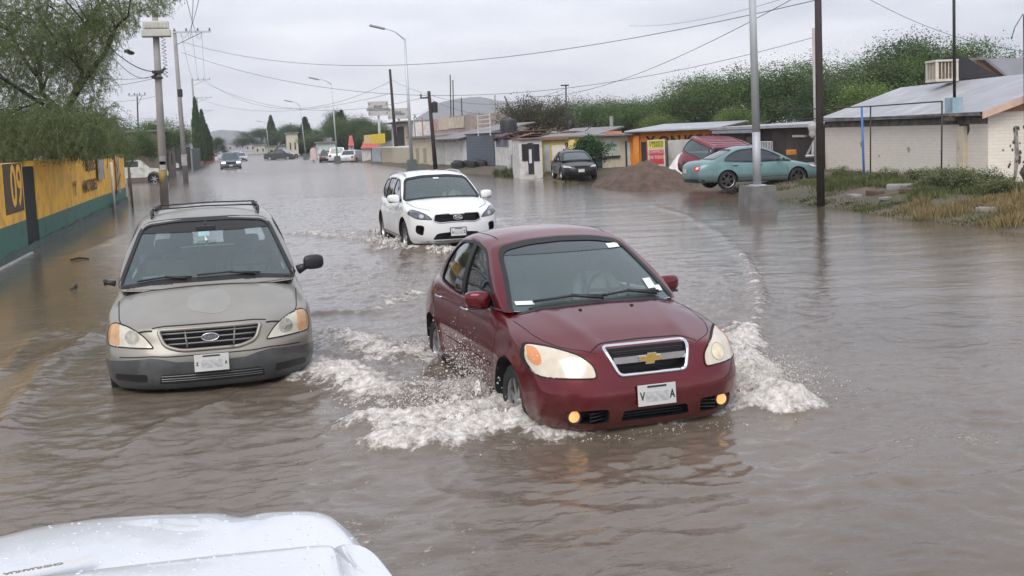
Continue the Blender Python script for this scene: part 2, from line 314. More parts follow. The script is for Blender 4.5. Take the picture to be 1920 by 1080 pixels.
def build_water():
    xs = np.concatenate([taxis([(-400, -40, 8, 1), (-40, -5.5, 50, 1)]), np.arange(-5.2, 8.6, .036), np.arange(8.6, 18, .065), taxis([(18.1, 40, 40, 1), (40, 400, 10, 1)])])
    ys = [2.6]
    while ys[-1] < 45: ys.append(ys[-1]+max(.026, .0040*ys[-1]))
    while ys[-1] < 2000: ys.append(ys[-1]*1.02+.1)
    ys = np.array([-20, 0, 2.]+ys)
    X, Y = np.meshgrid(xs, ys, indexing='ij'); Z = np.zeros_like(X); FO = np.zeros_like(X)
    Z, FO, CA = water_fields(X, Y, sstep(95, 45, Y)*sstep(-30, -6, X)*sstep(30, 18, X)); V = np.stack([X.ravel(), Y.ravel(), Z.ravel()+WATER_Z], 1); n, m_ = X.shape
    i = np.arange(n-1)[:, None]*m_+np.arange(m_-1)[None, :]; F = np.stack([i, i+m_, i+m_+1, i+1], -1).reshape(-1, 4)
    me = npmesh('water', V, F, []); at_ = me.attributes.new('foam', 'FLOAT', 'POINT'); at_.data.foreach_set('value', FO.ravel().astype(np.float32)); ac_ = me.attributes.new('calm', 'FLOAT', 'POINT'); ac_.data.foreach_set('value', CA.ravel().astype(np.float32))
    m = bpy.data.materials.new('flood_water'); m.use_nodes = True; nt = m.node_tree; N = nt.nodes.new; L = nt.links.new; b = nt.nodes['Principled BSDF']
    at2 = N('ShaderNodeAttribute'); at2.attribute_name = 'foam'; geo = N('ShaderNodeNewGeometry')
    def noise(sc, det, rough=.55, scl=(1, 1, 1)):
        mp = N('ShaderNodeMapping'); mp.inputs['Scale'].default_value = scl; L(geo.outputs['Position'], mp.inputs[0]); n = N('ShaderNodeTexNoise'); n.inputs['Scale'].default_value = sc; n.inputs['Detail'].default_value = det; n.inputs['Roughness'].default_value = rough; L(mp.outputs[0], n.inputs['Vector']); return n
    def math_(op, a, b_=None, c=None):
        q = N('ShaderNodeMath'); q.operation = op
        for k, v in enumerate((a, b_, c)):
            if v is None: continue
            if isinstance(v, (int, float)): q.inputs[k].default_value = v
            else: L(v, q.inputs[k])
        return q.outputs[0]
    nf = noise(24, 9, .74); nfc = noise(18, 9, .72); f = math_('ADD', at2.outputs['Fac'], math_('MULTIPLY', math_('SUBTRACT', nf.outputs[0], .5), 2.1))
    mr = N('ShaderNodeMapRange'); mr.interpolation_type = 'SMOOTHSTEP'; L(f, mr.inputs[0]); mr.inputs[1].default_value = .38; mr.inputs[2].default_value = .95
    gate = N('ShaderNodeMapRange'); L(at2.outputs['Fac'], gate.inputs[0]); gate.inputs[1].default_value = .06; gate.inputs[2].default_value = .22
    fm = math_('MULTIPLY', mr.outputs[0], gate.outputs[0])
    nb = noise(.35, 4); silt = N('ShaderNodeValToRGB'); L(nb.outputs[0], silt.inputs[0]); silt.color_ramp.elements[0].position = .35; silt.color_ramp.elements[0].color = (.118, .092, .068, 1); silt.color_ramp.elements[1].position = .68; silt.color_ramp.elements[1].color = (.168, .136, .105, 1)
    mx = N('ShaderNodeMixRGB'); L(fm, mx.inputs[0]); L(silt.outputs[0], mx.inputs[1]); fr_ = N('ShaderNodeValToRGB'); L(nfc.outputs[0], fr_.inputs[0]); fr_.color_ramp.elements[0].position = .36; fr_.color_ramp.elements[0].color = (.34, .295, .255, 1); fr_.color_ramp.elements[1].position = .60; fr_.color_ramp.elements[1].color = (.80, .765, .72, 1); L(fr_.outputs[0], mx.inputs[2]); L(mx.outputs[0], b.inputs['Base Color'])
    rg = N('ShaderNodeMapRange'); L(fm, rg.inputs[0]); rg.inputs[3].default_value = .045; rg.inputs[4].default_value = .55; sy0 = N('ShaderNodeSeparateXYZ'); L(geo.outputs['Position'], sy0.inputs[0]); fr0 = N('ShaderNodeMapRange'); L(sy0.outputs[1], fr0.inputs[0]); fr0.inputs[1].default_value = 14; fr0.inputs[2].default_value = 90; fr0.inputs[3].default_value = 0; fr0.inputs[4].default_value = .27
    ca0 = N('ShaderNodeAttribute'); ca0.attribute_name = 'calm'; L(math_('MAXIMUM', rg.outputs[0], math_('MULTIPLY', fr0.outputs[0], math_('SUBTRACT', 1.0, math_('MULTIPLY', ca0.outputs['Fac'], .6)))), b.inputs['Roughness']); b.inputs['IOR'].default_value = 1.52
    n1 = noise(7, 5, .6, (.6, 1.15, 1)); n2 = noise(26, 4, .6, (.7, 1.1, 1)); n3 = noise(45, 6, .7)
    sx = N('ShaderNodeSeparateXYZ'); L(geo.outputs['Position'], sx.inputs[0])
    far = N('ShaderNodeMapRange'); L(sx.outputs[1], far.inputs[0]); far.inputs[1].default_value = 10; far.inputs[2].default_value = 120; far.inputs[3].default_value = 1.; far.inputs[4].default_value = 2.2
    hh = math_('ADD', math_('MULTIPLY', n1.outputs[0], .013), math_('MULTIPLY', n2.outputs[0], .0075)); ca = N('ShaderNodeAttribute'); ca.attribute_name = 'calm'; hh = math_('MULTIPLY', hh, math_('SUBTRACT', 1.0, math_('MULTIPLY', ca.outputs['Fac'], .72))); hh = math_('ADD', hh, math_('MULTIPLY', math_('MULTIPLY', n3.outputs[0], fm), .03))
    bp = N('ShaderNodeBump'); bp.inputs['Strength'].default_value = .55; bp.inputs['Distance'].default_value = 1.; L(hh, bp.inputs['Height']); L(bp.outputs[0], b.inputs['Normal'])
    me.materials.append(m); tag(link('water', me), kind='structure')
build_water()
def foam_mat():
    m = pmat('white_foam', (.74, .70, .655), .45, vary=.22, vscale=30, bump=.8, bscale=55); nt = m.node_tree; N = nt.nodes.new; L = nt.links.new; geo = N('ShaderNodeNewGeometry'); n = N('ShaderNodeTexNoise'); n.inputs['Scale'].default_value = 38; n.inputs['Detail'].default_value = 7; n.inputs['Roughness'].default_value = .75; L(geo.outputs['Position'], n.inputs['Vector'])
    n2 = N('ShaderNodeTexNoise'); n2.inputs['Scale'].default_value = 5; L(geo.outputs['Position'], n2.inputs['Vector']); a = N('ShaderNodeMath'); a.operation = 'MULTIPLY_ADD'; L(n2.outputs[0], a.inputs[0]); a.inputs[1].default_value = .6; L(n.outputs[0], a.inputs[2]); r = N('ShaderNodeMapRange'); L(a.outputs[0], r.inputs[0]); r.inputs[1].default_value = .74; r.inputs[2].default_value = .90
    t = N('ShaderNodeBsdfTransparent'); x = N('ShaderNodeMixShader'); L(r.outputs[0], x.inputs[0]); L(t.outputs[0], x.inputs[1]); L(nt.nodes['Principled BSDF'].outputs[0], x.inputs[2]); L(x.outputs[0], nt.nodes['Material Output'].inputs[0]); return m
foam_m = foam_mat()
drop_m = pmat('spray_drop', (.60, .56, .51), .12, 0, .6, vary=.15, vscale=30, spec=.8)
# ---- spray: clots and drops thrown up by the wheels
def spray(label, sources, seed):
    rg = np.random.default_rng(seed); ico = bmesh.new(); bmesh.ops.create_icosphere(ico, subdivisions=0 if 0 else 1, radius=1); bv = np.array([v.co[:] for v in ico.verts]); bf = np.array([[v.index for v in f.verts] for f in ico.faces]); ico.free()
    P, Rr = [], []
    for (p0, n, spread, vel, up, r0, r1) in sources:
        p0 = np.array(p0); sp = np.array(spread); o = p0+rg.normal(0, 1, (n, 3))*sp; t = rg.uniform(0, 1, n)**.8*.28; v = np.array(vel)[None]*rg.uniform(.2, 1.1, (n, 1))+rg.normal(0, .45, (n, 3)); vz = up*rg.uniform(.1, 1, n)**1.3
        q = o+v*t[:, None]; q[:, 2] = o[:, 2]+vz*t-4.9*t*t; k = q[:, 2] > WATER_Z+.0; P.append(q[k]); Rr.append((r0+(r1-r0)*rg.uniform(0, 1, n)**3.5)[k])
    P = np.vstack(P); Rr = np.concatenate(Rr); n = len(P); st = rg.uniform(.7, 1.5, (n, 1, 3)); V = (bv[None]*Rr[:, None, None]*st*(1+.25*rg.uniform(-1, 1, (n, len(bv), 1)))+P[:, None]).reshape(-1, 3)
    F = (bf[None]+np.arange(n)[:, None, None]*len(bv)).reshape(-1, 3); o = link('spray', npmesh('spray', V, F, [drop_m])); tag(o, label, 'splash', kind='stuff'); return o
def heap(label, pl, w, h, seed, n=1):
    "tumbling white water heaped along a line: a lumpy skin with holes and torn edges"
    L_ = sum(math.hypot(b[0]-a[0], b[1]-a[1]) for a, b in zip(pl[:-1], pl[1:])); ns = int(L_/.016); nt_ = int(2.6*w/.016); s = np.linspace(0, 1, ns+1); tt = np.linspace(-1.3, 1.3, nt_+1)
    cum = np.concatenate([[0], np.cumsum([math.hypot(b[0]-a[0], b[1]-a[1]) for a, b in zip(pl[:-1], pl[1:])])])/L_; cx = np.interp(s, cum, [p[0] for p in pl]); cy = np.interp(s, cum, [p[1] for p in pl]); tx = np.gradient(cx); ty = np.gradient(cy); l = np.hypot(tx, ty); tx /= l; ty /= l
    Sg, T = np.meshgrid(s, tt, indexing='ij'); env = np.sin(pi*np.clip(Sg*.96+.02, 0, 1))**.6; X = cx[:, None]-ty[:, None]*T*w; Y = cy[:, None]+tx[:, None]*T*w
    a = fbm2(X*3.1+seed, Y*3.1, 3, .6); b = fbm2(X*9+seed, Y*9, 4, .62); c = np.abs(fbm2(X*22+seed, Y*22, 3, .6))
    Z = h*env*np.exp(-(T*1.15)**2)*(1+1.1*a)+.11*b*env+.07*c-.035-.05*np.abs(T)**2; X = X+.05*fbm2(X*11+7, Y*11+seed, 3); Y = Y+.05*fbm2(X*11+70, Y*11+seed, 3)
    V = np.stack([X.ravel(), Y.ravel(), Z.ravel()+WATER_Z], 1); m_ = X.shape[1]; i = np.arange(X.shape[0]-1)[:, None]*m_+np.arange(m_-1)[None, :]; F = np.stack([i, i+m_, i+m_+1, i+1], -1).reshape(-1, 4)
    hole = fbm2(X*6+seed*3, Y*6+9, 4, .65).ravel()-.55*np.clip(np.abs(T)-.45, 0, 1).ravel()*1.2; keep = hole[F].mean(1) > -.20; F = F[keep]
    return V, F
def heaps(label, lst, seed):
    VV, FF = [], []; k = 0
    for j, (pl, w, h) in enumerate(lst): V, F = heap('', pl, w, h, seed+j*13.7); VV.append(V); FF.append(F+k); k += len(V)
    o = link('foam', npmesh('foam', np.vstack(VV), np.vstack(FF), [foam_m])); tag(o, label, 'splash', kind='stuff'); return o
heaps('white water tumbling off the red sedan front wheel on the minivan side', [(W2((1000, 800), (930, 800), (850, 812), (770, 825)), .22, .15), (W2((985, 760), (900, 770), (820, 780), (740, 785)), .20, .13), (W2((965, 740), (900, 745), (840, 755)), .13, .20), (W2((930, 715), (850, 720), (760, 735)), .13, .07)], 3)
heaps('white water tumbling off the red sedan on the lamp post side', [(W2((1368, 735), (1400, 742), (1450, 755), (1480, 762)), .20, .16), (W2((1372, 690), (1400, 705), (1435, 735)), .16, .15), (W2((1372, 650), (1395, 668), (1420, 695)), .13, .10)], 5)
heaps('broken wake at the red sedan rear wheel', [(W2((840, 668), (790, 672), (720, 665)), .20, .12), (W2((845, 650), (800, 655), (740, 650)), .14, .09)], 7)
heaps('broken bow wave along the white utility vehicle', [(W2((800, 468), (740, 462), (680, 455)), .26, .15), (W2((930, 474), (870, 476), (800, 474)), .20, .08), (W2((760, 445), (720, 440), (680, 438)), .22, .16)], 9)
fw_ = G(955, 740); rw_ = G(835, 660); rt_ = G(1372, 720); sv_ = G(762, 455)
spray('drops thrown up beside the red sedan front wheel', [((fw_.x, fw_.y, .22), 5200, (.10, .22, .04), (-1.6, -.5, 0), 2.6, .0018, .009), ((fw_.x-.35, fw_.y-.2, .22), 7000, (.38, .25, .04), (-1.2, -.5, 0), 1.5, .0018, .010), ((fw_.x-.15, fw_.y+.25, .3), 2200, (.14, .25, .08), (-.6, .1, 0), 3.1, .0018, .007), ((2.8, 7.45, .17), 500, (.5, .05, .01), (0, -.5, 0), .7, .003, .008)], 1)
spray('drops thrown up beside the red sedan lamp side wheel', [((rt_.x+.05, rt_.y-.1, .22), 9000, (.14, .30, .04), (1.7, -.6, 0), 1.7, .0014, .0065)], 2)
spray('drops at the red sedan rear wheel', [((rw_.x-.05, rw_.y, .2), 2200, (.2, .25, .03), (-1.2, -.1, 0), 1.5, .002, .009)], 3)
spray('drops along the white utility vehicle', [((sv_.x, sv_.y, .2), 700, (.3, .4, .05), (-.8, -.3, 0), 1.4, .006, .02)], 4)
# ------------------------------------------------------------------ car builder
def pchip(xs, ys):
    xs = np.array(xs, float); ys = np.array(ys, float); h = np.diff(xs); d = np.diff(ys)/h; m = np.zeros(len(xs)); m[0] = d[0]; m[-1] = d[-1]
    for i in range(1, len(xs)-1):
        if d[i-1]*d[i] > 0: w1 = 2*h[i]+h[i-1]; w2 = h[i]+2*h[i-1]; m[i] = (w1+w2)/(w1/d[i-1]+w2/d[i])
    def f(x):
        x = np.clip(np.asarray(x, float), xs[0], xs[-1]); i = np.clip(np.searchsorted(xs, x)-1, 0, len(xs)-2); t = (x-xs[i])/h[i]
        return (2*t**3-3*t**2+1)*ys[i]+(t**3-2*t**2+t)*h[i]*m[i]+(-2*t**3+3*t**2)*ys[i+1]+(t**3-t**2)*h[i]*m[i+1]
    return f
def cubegrid(nx, ny, nz):
    "welded closed grid on the faces of a cube, parameters in [-1,1]"
    idx = {}; P = []; F = []
    def vid(i, j, k):
        q = (i, j, k)
        if q not in idx: idx[q] = len(P); P.append((2*i/nx-1, 2*j/ny-1, 2*k/nz-1))
        return idx[q]
    for i in range(nx):
        for j in range(ny):
            F.append((vid(i, j, nz), vid(i+1, j, nz), vid(i+1, j+1, nz), vid(i, j+1, nz))); F.append((vid(i, j, 0), vid(i, j+1, 0), vid(i+1, j+1, 0), vid(i+1, j, 0)))
        for k in range(nz):
            F.append((vid(i, 0, k), vid(i+1, 0, k), vid(i+1, 0, k+1), vid(i, 0, k+1))); F.append((vid(i, ny, k), vid(i, ny, k+1), vid(i+1, ny, k+1), vid(i+1, ny, k)))
    for j in range(ny):
        for k in range(nz):
            F.append((vid(0, j, k), vid(0, j, k+1), vid(0, j+1, k+1), vid(0, j+1, k))); F.append((vid(nx, j, k), vid(nx, j+1, k), vid(nx, j+1, k+1), vid(nx, j, k+1)))
    return np.array(P), np.array(F)
def lap_smooth(V, F, it, lam=.5):
    E = np.vstack([F[:, [0, 1]], F[:, [1, 2]], F[:, [2, 3]], F[:, [3, 0]]]); V = V.copy()
    a = np.concatenate([E[:, 0], E[:, 1]]); b = np.concatenate([E[:, 1], E[:, 0]]); cnt = np.bincount(a, minlength=len(V)).astype(float)[:, None]
    for _ in range(it):
        for l in (lam, -lam*.92):
            s = np.stack([np.bincount(a, weights=V[b, k], minlength=len(V)) for k in range(3)], 1)/cnt; V += l*(s-V)
    return V
def lap_plain(V, F, it, lam=.5):
    E = np.vstack([F[:, [0, 1]], F[:, [1, 2]], F[:, [2, 3]], F[:, [3, 0]]]); V = V.copy()
    a = np.concatenate([E[:, 0], E[:, 1]]); b = np.concatenate([E[:, 1], E[:, 0]]); cnt = np.bincount(a, minlength=len(V)).astype(float)[:, None]
    for _ in range(it):
        s = np.stack([np.bincount(a, weights=V[b, k], minlength=len(V)) for k in range(3)], 1)/cnt; V += lam*(s-V)
    return V
def bool_op(me, cutters, op='DIFFERENCE'):
    o = bpy.data.objects.new('tmp', me); COL.objects.link(o); tmp = []
    for c in cutters:
        co = bpy.data.objects.new('cut', c); COL.objects.link(co); tmp.append(co)
        md = o.modifiers.new('b', 'BOOLEAN'); md.operation = op; md.object = co; md.solver = 'EXACT'
        try: md.material_mode = 'TRANSFER'
        except Exception: pass
    dg = bpy.context.evaluated_depsgraph_get(); dg.update(); r = bpy.data.meshes.new_from_object(o.evaluated_get(dg))
    bpy.data.objects.remove(o)
    for t in tmp: bpy.data.objects.remove(t)
    # sharp edges where cuts meet the skin
    bm = bmesh.new(); bm.from_mesh(r)
    for e in bm.edges: e.smooth = len(e.link_faces) == 2 and e.calc_face_angle(3) < .62
    for f in bm.faces: f.smooth = True
    bm.to_mesh(r); bm.free(); return r

def split_mesh(me, region):
    "cut a mesh into several by face, keeping the corner normals so that the seams stay smooth"
    nl = len(me.loops); cn = np.zeros(nl*3, np.float32); me.corner_normals.foreach_get('vector', cn); cn = cn.reshape(-1, 3); co = np.zeros(len(me.vertices)*3, np.float32); me.vertices.foreach_get('co', co); co = co.reshape(-1, 3); li = np.zeros(nl, np.int32); me.loops.foreach_get('vertex_index', li)
    groups = {}
    for p in me.polygons: groups.setdefault(region(p.center, p.normal), []).append(p)
    out = {}
    for k, ps in groups.items():
        vm = {}; V = []; F = []; N_ = []; mi = []
        for p in ps:
            f = []
            for l in range(p.loop_start, p.loop_start+p.loop_total):
                v = int(li[l])
                if v not in vm: vm[v] = len(V); V.append(co[v])
                f.append(vm[v]); N_.append(cn[l])
            F.append(f); mi.append(p.material_index)
        m = bpy.data.meshes.new(k); m.from_pydata([tuple(map(float, v)) for v in V], [], F); m.update()
        for mt in me.materials: m.materials.append(mt)
        m.polygons.foreach_set('material_index', mi); m.polygons.foreach_set('use_smooth', [True]*len(F)); m.normals_split_custom_set([tuple(map(float, n)) for n in N_]); out[k] = m
    return out
class Car:
    def __init__(s, name, label, loc, rz, spec, paint, group=None, cat='car'):
        s.root = empty(name, loc, rz, label, cat, group); s.p = spec; s.paint = paint; s.name = name
        s.q = spec.get('q', 1.0); s.shell()
    # -- surfaces
    def lower_pts(s, P):
        p = s.p; u, v, w = P.T; S01 = (u+1)/2; zn = (w+1)/2; xf0, xr0 = p['nose'], p['tail']
        xc = xr0+(xf0-xr0)*S01; zt = p['_top'](xc); zb = p['_bot'](xc)
        av = np.abs(v); ztop = zt-p['_crown'](xc)*av**p.get('crown_p', 2.6)
        z = zb+(ztop-zb)*zn
        fx = p['_front'](z)-p['fbow']*av**p.get('fbow_p', 2.4); rx = p['_rear'](z)+p['rbow']*av**2.4
        x = rx+(fx-rx)*S01
        sf = p['_side'](zn); sf = sf+(1-sf)*p.get('full', .75)*sstep(p['fax']-.1, p['nose']-.35, xc)*(zn > .4); hw = p['_wid'](xc)*sf
        for wx in (p['fax'], p['rax']):       # wheel-arch flare
            d = np.sqrt((x-wx)**2+(z-p['wr'])**2); hw = hw+p.get('flare', .018)*np.exp(-((d-p['arch'])/.07)**2)*(z > p['wr']*.6)
        if 'crease' in p:
            for zc, dep, wd in p['crease']: hw = hw+dep*np.exp(-((z-zc)/wd)**2)*sstep(p['rax']-.9, p['rax'], x)*(1-sstep(p['fax']-.1, p['fax']+.5, x))
        y = v*hw
        if 'hoodlines' in p:                  # raised ridges of the bonnet
            for (y0, y1, x0, x1, h, wd) in p['hoodlines']:
                t = np.clip((x-x0)/(x1-x0), 0, 1); yc = y0+(y1-y0)*t; z = z+h*np.exp(-((np.abs(y)-yc)/wd)**2)*(w > .99)*sstep(x0-.05, x0+.15, x)*(1-sstep(x1-.15, x1, x))
        return np.stack([x, y, z], 1)
    def upper_pts(s, P, inset=0., drop=0.):
        p = s.p; u, v, w = P.T; S01 = (u+1)/2; zn = (w+1)/2; av = np.abs(v)
        xb0, xb1 = p['gh_rear'][0], p['gh_front'][0]; xc = xb0+(xb1-xb0)*S01
        z0 = p['gh_z0']; zr = p['_roof'](xc)-p.get('roof_crown', .045)*av**2.5-inset
        z = (z0-drop)+(zr-z0+drop)*zn; t = np.clip((z-z0)/(p['_roof'](xc)-z0), -.5, 1)
        xf = np.interp(t, *p['gh_fcurve'])*(p['gh_front'][1]-p['gh_front'][0])+p['gh_front'][0]-p['gh_fbow']*av**p.get('gh_fp',3.)*(1-.25*t)-inset*1.2
        xr = np.interp(t, *p['gh_rcurve'])*(p['gh_rear'][1]-p['gh_rear'][0])+p['gh_rear'][0]+p['gh_rbow']*av**2.2+inset*1.2
        x = xr+(xf-xr)*S01
        hw = (p['_ghw0'](x)+(p['_ghw1'](x)-p['_ghw0'](x))*t+p.get('gh_bulge', .02)*np.sin(pi*np.clip(t, 0, 1)))-inset
        return np.stack([x, v*hw, z], 1)
    def shell(s):
        p = s.p
        for k in ('top', 'crown', 'wid', 'bot', 'roof', 'ghw0', 'ghw1', 'side'): p['_'+k] = pchip(*zip(*p[k]))
        p['_front'] = pchip(*zip(*p['front'])); p['_rear'] = pchip(*zip(*p['rear']))
        q = s.q; P, F = cubegrid(int(110*q), int(44*q), int(26*q)); V = lap_plain(s.lower_pts(P), F, p.get('smooth', 5))
        s.lowV, s.lowF = V, F
        P2, F2 = cubegrid(int(70*q), int(40*q), int(20*q)); V2 = lap_plain(s.upper_pts(P2), F2, p.get('gsmooth', 4)); s.upV, s.upF = V2, F2
        P3, F3 = cubegrid(int(40*q), int(24*q), int(12*q)); V3 = lap_plain(s.upper_pts(P3, .045, .25), F3, 2); s.inV, s.inF = V3, F3
        s.bvh = BVHTree.FromPolygons([Vector(v) for v in np.vstack([V, V2])], [tuple(map(int, f)) for f in F]+[tuple(int(i)+len(V) for i in f) for f in F2])
        s.bvhL = BVHTree.FromPolygons([Vector(v) for v in V], [tuple(map(int, f)) for f in F])
        s.bvhU = BVHTree.FromPolygons([Vector(v) for v in V2], [tuple(map(int, f)) for f in F2])
        s.cutL = []; s.cutU = []
    def cut_mesh(s, mb, m): return mb.mesh('cut', [s.paint, m])
    def finish_shell(s, interior, underside):
        p = s.p; wells = []
        dark = underside
        mb = MB()
        for wx in (p['fax'], p['rax']):
            for sg in (-1, 1):
                y1 = p['track']-.17; n = 36
                poly = [(wx+p['arch']*cos(2*pi*k/n), p['wr']+p.get('arch_dz', 0)+p['arch']*sin(2*pi*k/n)) for k in range(n)]
                c = MB().prism(poly, 'Y', sg*y1, sg*1.4, 1); wells.append(s.cut_mesh(c, dark))
        cb = s.p['cabin']; c = MB().box(((cb[0]+cb[1])/2, 0, (cb[2]+2)/2), (cb[1]-cb[0], 2*cb[3], 2-cb[2]), 1); cab = s.cut_mesh(c, interior)
        me = npmesh('body', s.lowV, s.lowF, [s.paint]); me = bool_op(me, wells+[cab]+s.cutL)
        fx, rx, nz, tl = p['fax'], p['rax'], p['nose'], p['tail']; fd, md, rd, belt = p.get('doors', (.90, -.28, -1.15, p['gh_z0']+.06))
        def region(c, n):
            if abs(c[1]) > .45 and .31 < c[2] < belt and abs(n[2]) < .75:
                k = 'l' if c[1] > 0 else 'r'
                if md < c[0] < fd: return 'door'+k+'f'
                if rd < c[0] <= md and not (c[0] < rx+p['arch']+.05 and c[2] < p['wr']+p['arch']+.04): return 'door'+k+'r'
            if n[2] > .45 and p['gh_front'][0]-.12 < c[0] < nz-.14 and abs(c[1]) < p.get('hoodw', .70) and c[2] > .6: return 'bonnet'
            if c[0] > nz-.36 and c[2] < p.get('bumpz', .57): return 'front_bumper'
            if c[0] < tl+.34 and c[2] < .62: return 'rear_bumper'
            return 'body'
        parts = split_mesh(me, region); s.parts = {}
        for k, m_ in parts.items(): s.parts[k] = link('door' if k.startswith('door') else k, m_, s.root)
        s.body = s.parts['body']
        me = npmesh('cabin', s.upV, s.upF, [s.paint]); inn = npmesh('inn', s.inV, s.inF, [s.paint, interior], np.ones(len(s.inF), int))
        me = bool_op(me, [inn]+s.cutU); s.cabin = link('cabin_shell', me, s.root)
    def recess(s, poly, x0, m, x1=4, upper=False):
        mb = MB().prism(poly, 'X', x0, x1, 1); (s.cutU if upper else s.cutL).append(s.cut_mesh(mb, m))
    def side_hole(s, poly, m, sides=(1, -1), upper=True, depth=.25):
        "cut through the side panels"
        for sg in sides:
            mb = MB().prism(poly, 'Y', sg*.3, sg*1.5, 1); (s.cutU if upper else s.cutL).append(s.cut_mesh(mb, m))
    # -- patches lying on the skin
    def hit(s, axis, a, b, sg=1, bvh=None):
        bvh = bvh or s.bvh
        if axis == 'X': o, d = Vector((5*sg, a, b)), Vector((-sg, 0, 0))
        elif axis == 'Y': o, d = Vector((a, 3*sg, b)), Vector((0, -sg, 0))
        else: o, d = Vector((a, b, 5)), Vector((0, 0, -1))
        h = bvh.ray_cast(o, d)
        if h[0] is None:
            return None, None
        n = h[1]
        return h[0], (n if n.dot(d) < 0 else -n)
    def patch(s, name, poly, axis, m, off=.003, sg=1, res=.04, thick=.012, parent=None, bvh=None, xmin=-9., xmax=9.):
        "poly in the two other axes; every point is thrown on the skin along the axis; res = mesh size"
        poly = dens(poly, res); n = len(poly); xs = [q[0] for q in poly]; ys = [q[1] for q in poly]
        pts = [Vector(q) for q in poly]; x = min(xs)+res/2
        while x < max(xs):
            y = min(ys)+res/2
            while y < max(ys):
                if inpoly((x, y), poly) and min((Vector((x, y))-q).length for q in pts[:n]) > res*.45: pts.append(Vector((x, y)))
                y += res
            x += res
        r = geometry.delaunay_2d_cdt(pts, [(i, (i+1) % n) for i in range(n)], [list(range(n))], 1, 1e-5)
        V2, T = r[0], r[2]; V = []; ok = []
        for q in V2:
            h, nn = s.hit(axis, q.x, q.y, sg, bvh); ok.append(h is not None and xmin < h.x < xmax)
            V.append((h+nn*off if h is not None else Vector((0, 0, 0)), nn))
        F = [tuple(f) for f in T if all(ok[i] for i in f)]
        if not F: return None
        ed = {}
        for f in F:
            for i in range(len(f)):
                e = (f[i], f[(i+1) % len(f)]); ed[e] = 1
        bd = [e for e in ed if (e[1], e[0]) not in ed]; k = len(V)
        d = {'X': Vector((-sg, 0, 0)), 'Y': Vector((0, -sg, 0)), 'Z': Vector((0, 0, -1))}[axis]
        VV = [v for v, _ in V]+[v-(nn if nn else d)*(thick) for v, nn in V]
        FF = list(F)+[(e[0], e[1], e[1]+k, e[0]+k)[::-1] for e in bd]
        me = npmesh(name, np.array([tuple(v) for v in VV]), FF, [m]); bm = bmesh.new(); bm.from_mesh(me)
        bmesh.ops.delete(bm, geom=[v for v in bm.verts if not v.link_faces], context='VERTS')
        for f in bm.faces: f.normal_update()
        # orient outward
        c = 0
        for f in bm.faces: c += f.normal.dot(-d)*f.calc_area()
        if c < 0: bmesh.ops.reverse_faces(bm, faces=bm.faces)
        for e in bm.edges: e.smooth = len(e.link_faces) == 2 and e.calc_face_angle(3) < .8
        bm.to_mesh(me); bm.free()
        return link(name, me, parent or s.root)
    def line(s, path, axis, m=None, w=.007, off=.0012, sg=1, step=.03, mb=None, bvh=None, closed=False, xmin=-9.):
        "thin strip on the skin"
        pts = dens(path, step, closed=closed)
        if closed: pts = pts+[pts[0]]
        n = len(pts); V = []; ok = []
        for i, q in enumerate(pts):
            a = Vector(pts[max(i-1, 0)]); b = Vector(pts[min(i+1, n-1)]); t = (b-a).normalized(); nn = Vector((-t.y, t.x))
            for sd in (-1, 1):
                h, no = s.hit(axis, q[0]+nn.x*sd*w/2, q[1]+nn.y*sd*w/2, sg, bvh); ok.append(h is not None and h.x > xmin); V.append(h+no*off if h is not None else Vector((0, 0, 0)))
        F = [(2*i, 2*i+1, 2*i+3, 2*i+2) for i in range(n-1) if all(ok[2*i:2*i+4]) and (V[2*i]-V[2*i+2]).length < step*4]
        s.gaps.add(V, F) if mb is None else mb.add(V, F)
    gaps = None
def dens(poly, res, closed=True):
    out = []; n = len(poly)
    for i in range(n if closed else n-1):
        a = poly[i]; b = poly[(i+1) % n]; k = max(1, int(math.hypot(b[0]-a[0], b[1]-a[1])/res))
        out += [(a[0]+(b[0]-a[0])*t/k, a[1]+(b[1]-a[1])*t/k) for t in range(k)]
    if not closed: out.append(tuple(poly[-1]))
    return out
def inpoly(p, poly):
    c = False; j = len(poly)-1
    for i in range(len(poly)):
        if (poly[i][1] > p[1]) != (poly[j][1] > p[1]) and p[0] < (poly[j][0]-poly[i][0])*(p[1]-poly[i][1])/(poly[j][1]-poly[i][1])+poly[i][0]: c = not c
        j = i
    return c
def rnd(poly, r=.03, seg=3, closed=True):
    "round the corners of an outline"
    out = []; n = len(poly)
    for i in range(n):
        p = Vector(poly[i][:2]); a = Vector(poly[i-1][:2]); b = Vector(poly[(i+1) % n][:2]); rr = poly[i][2] if len(poly[i]) > 2 else r
        if not closed and i in (0, n-1): out.append(tuple(p)); continue
        la, lb = (a-p).length, (b-p).length; ra = min(rr, la*.48, lb*.48); A = p+(a-p).normalized()*ra; B = p+(b-p).normalized()*ra
        for k in range(seg+1):
            t = k/seg; out.append(tuple(A*(1-t)**2+p*2*t*(1-t)+B*t*t))
    return out
def mir(poly): return [(-a, *r) for a, *r in poly][::-1]
def half(pts): return pts+[(-a, b, *r) for a, b, *r in pts][::-1]     # right half -> closed symmetric outline
def grow(poly, d):
    c = Vector((sum(p[0] for p in poly)/len(poly), sum(p[1] for p in poly)/len(poly))); n = len(poly); out = []
    A = sum(poly[i][0]*poly[(i+1) % n][1]-poly[(i+1) % n][0]*poly[i][1] for i in range(n)); sgn = 1 if A > 0 else -1
    for i in range(n):
        a = Vector(poly[i-1]); b = Vector(poly[(i+1) % n]); t = (b-a).normalized(); out.append((poly[i][0]+t.y*d*sgn, poly[i][1]-t.x*d*sgn))
    return out
def ellipse(cx, cy, rx, ry, n=24): return [(cx+rx*cos(2*pi*k/n), cy+ry*sin(2*pi*k/n)) for k in range(n)]

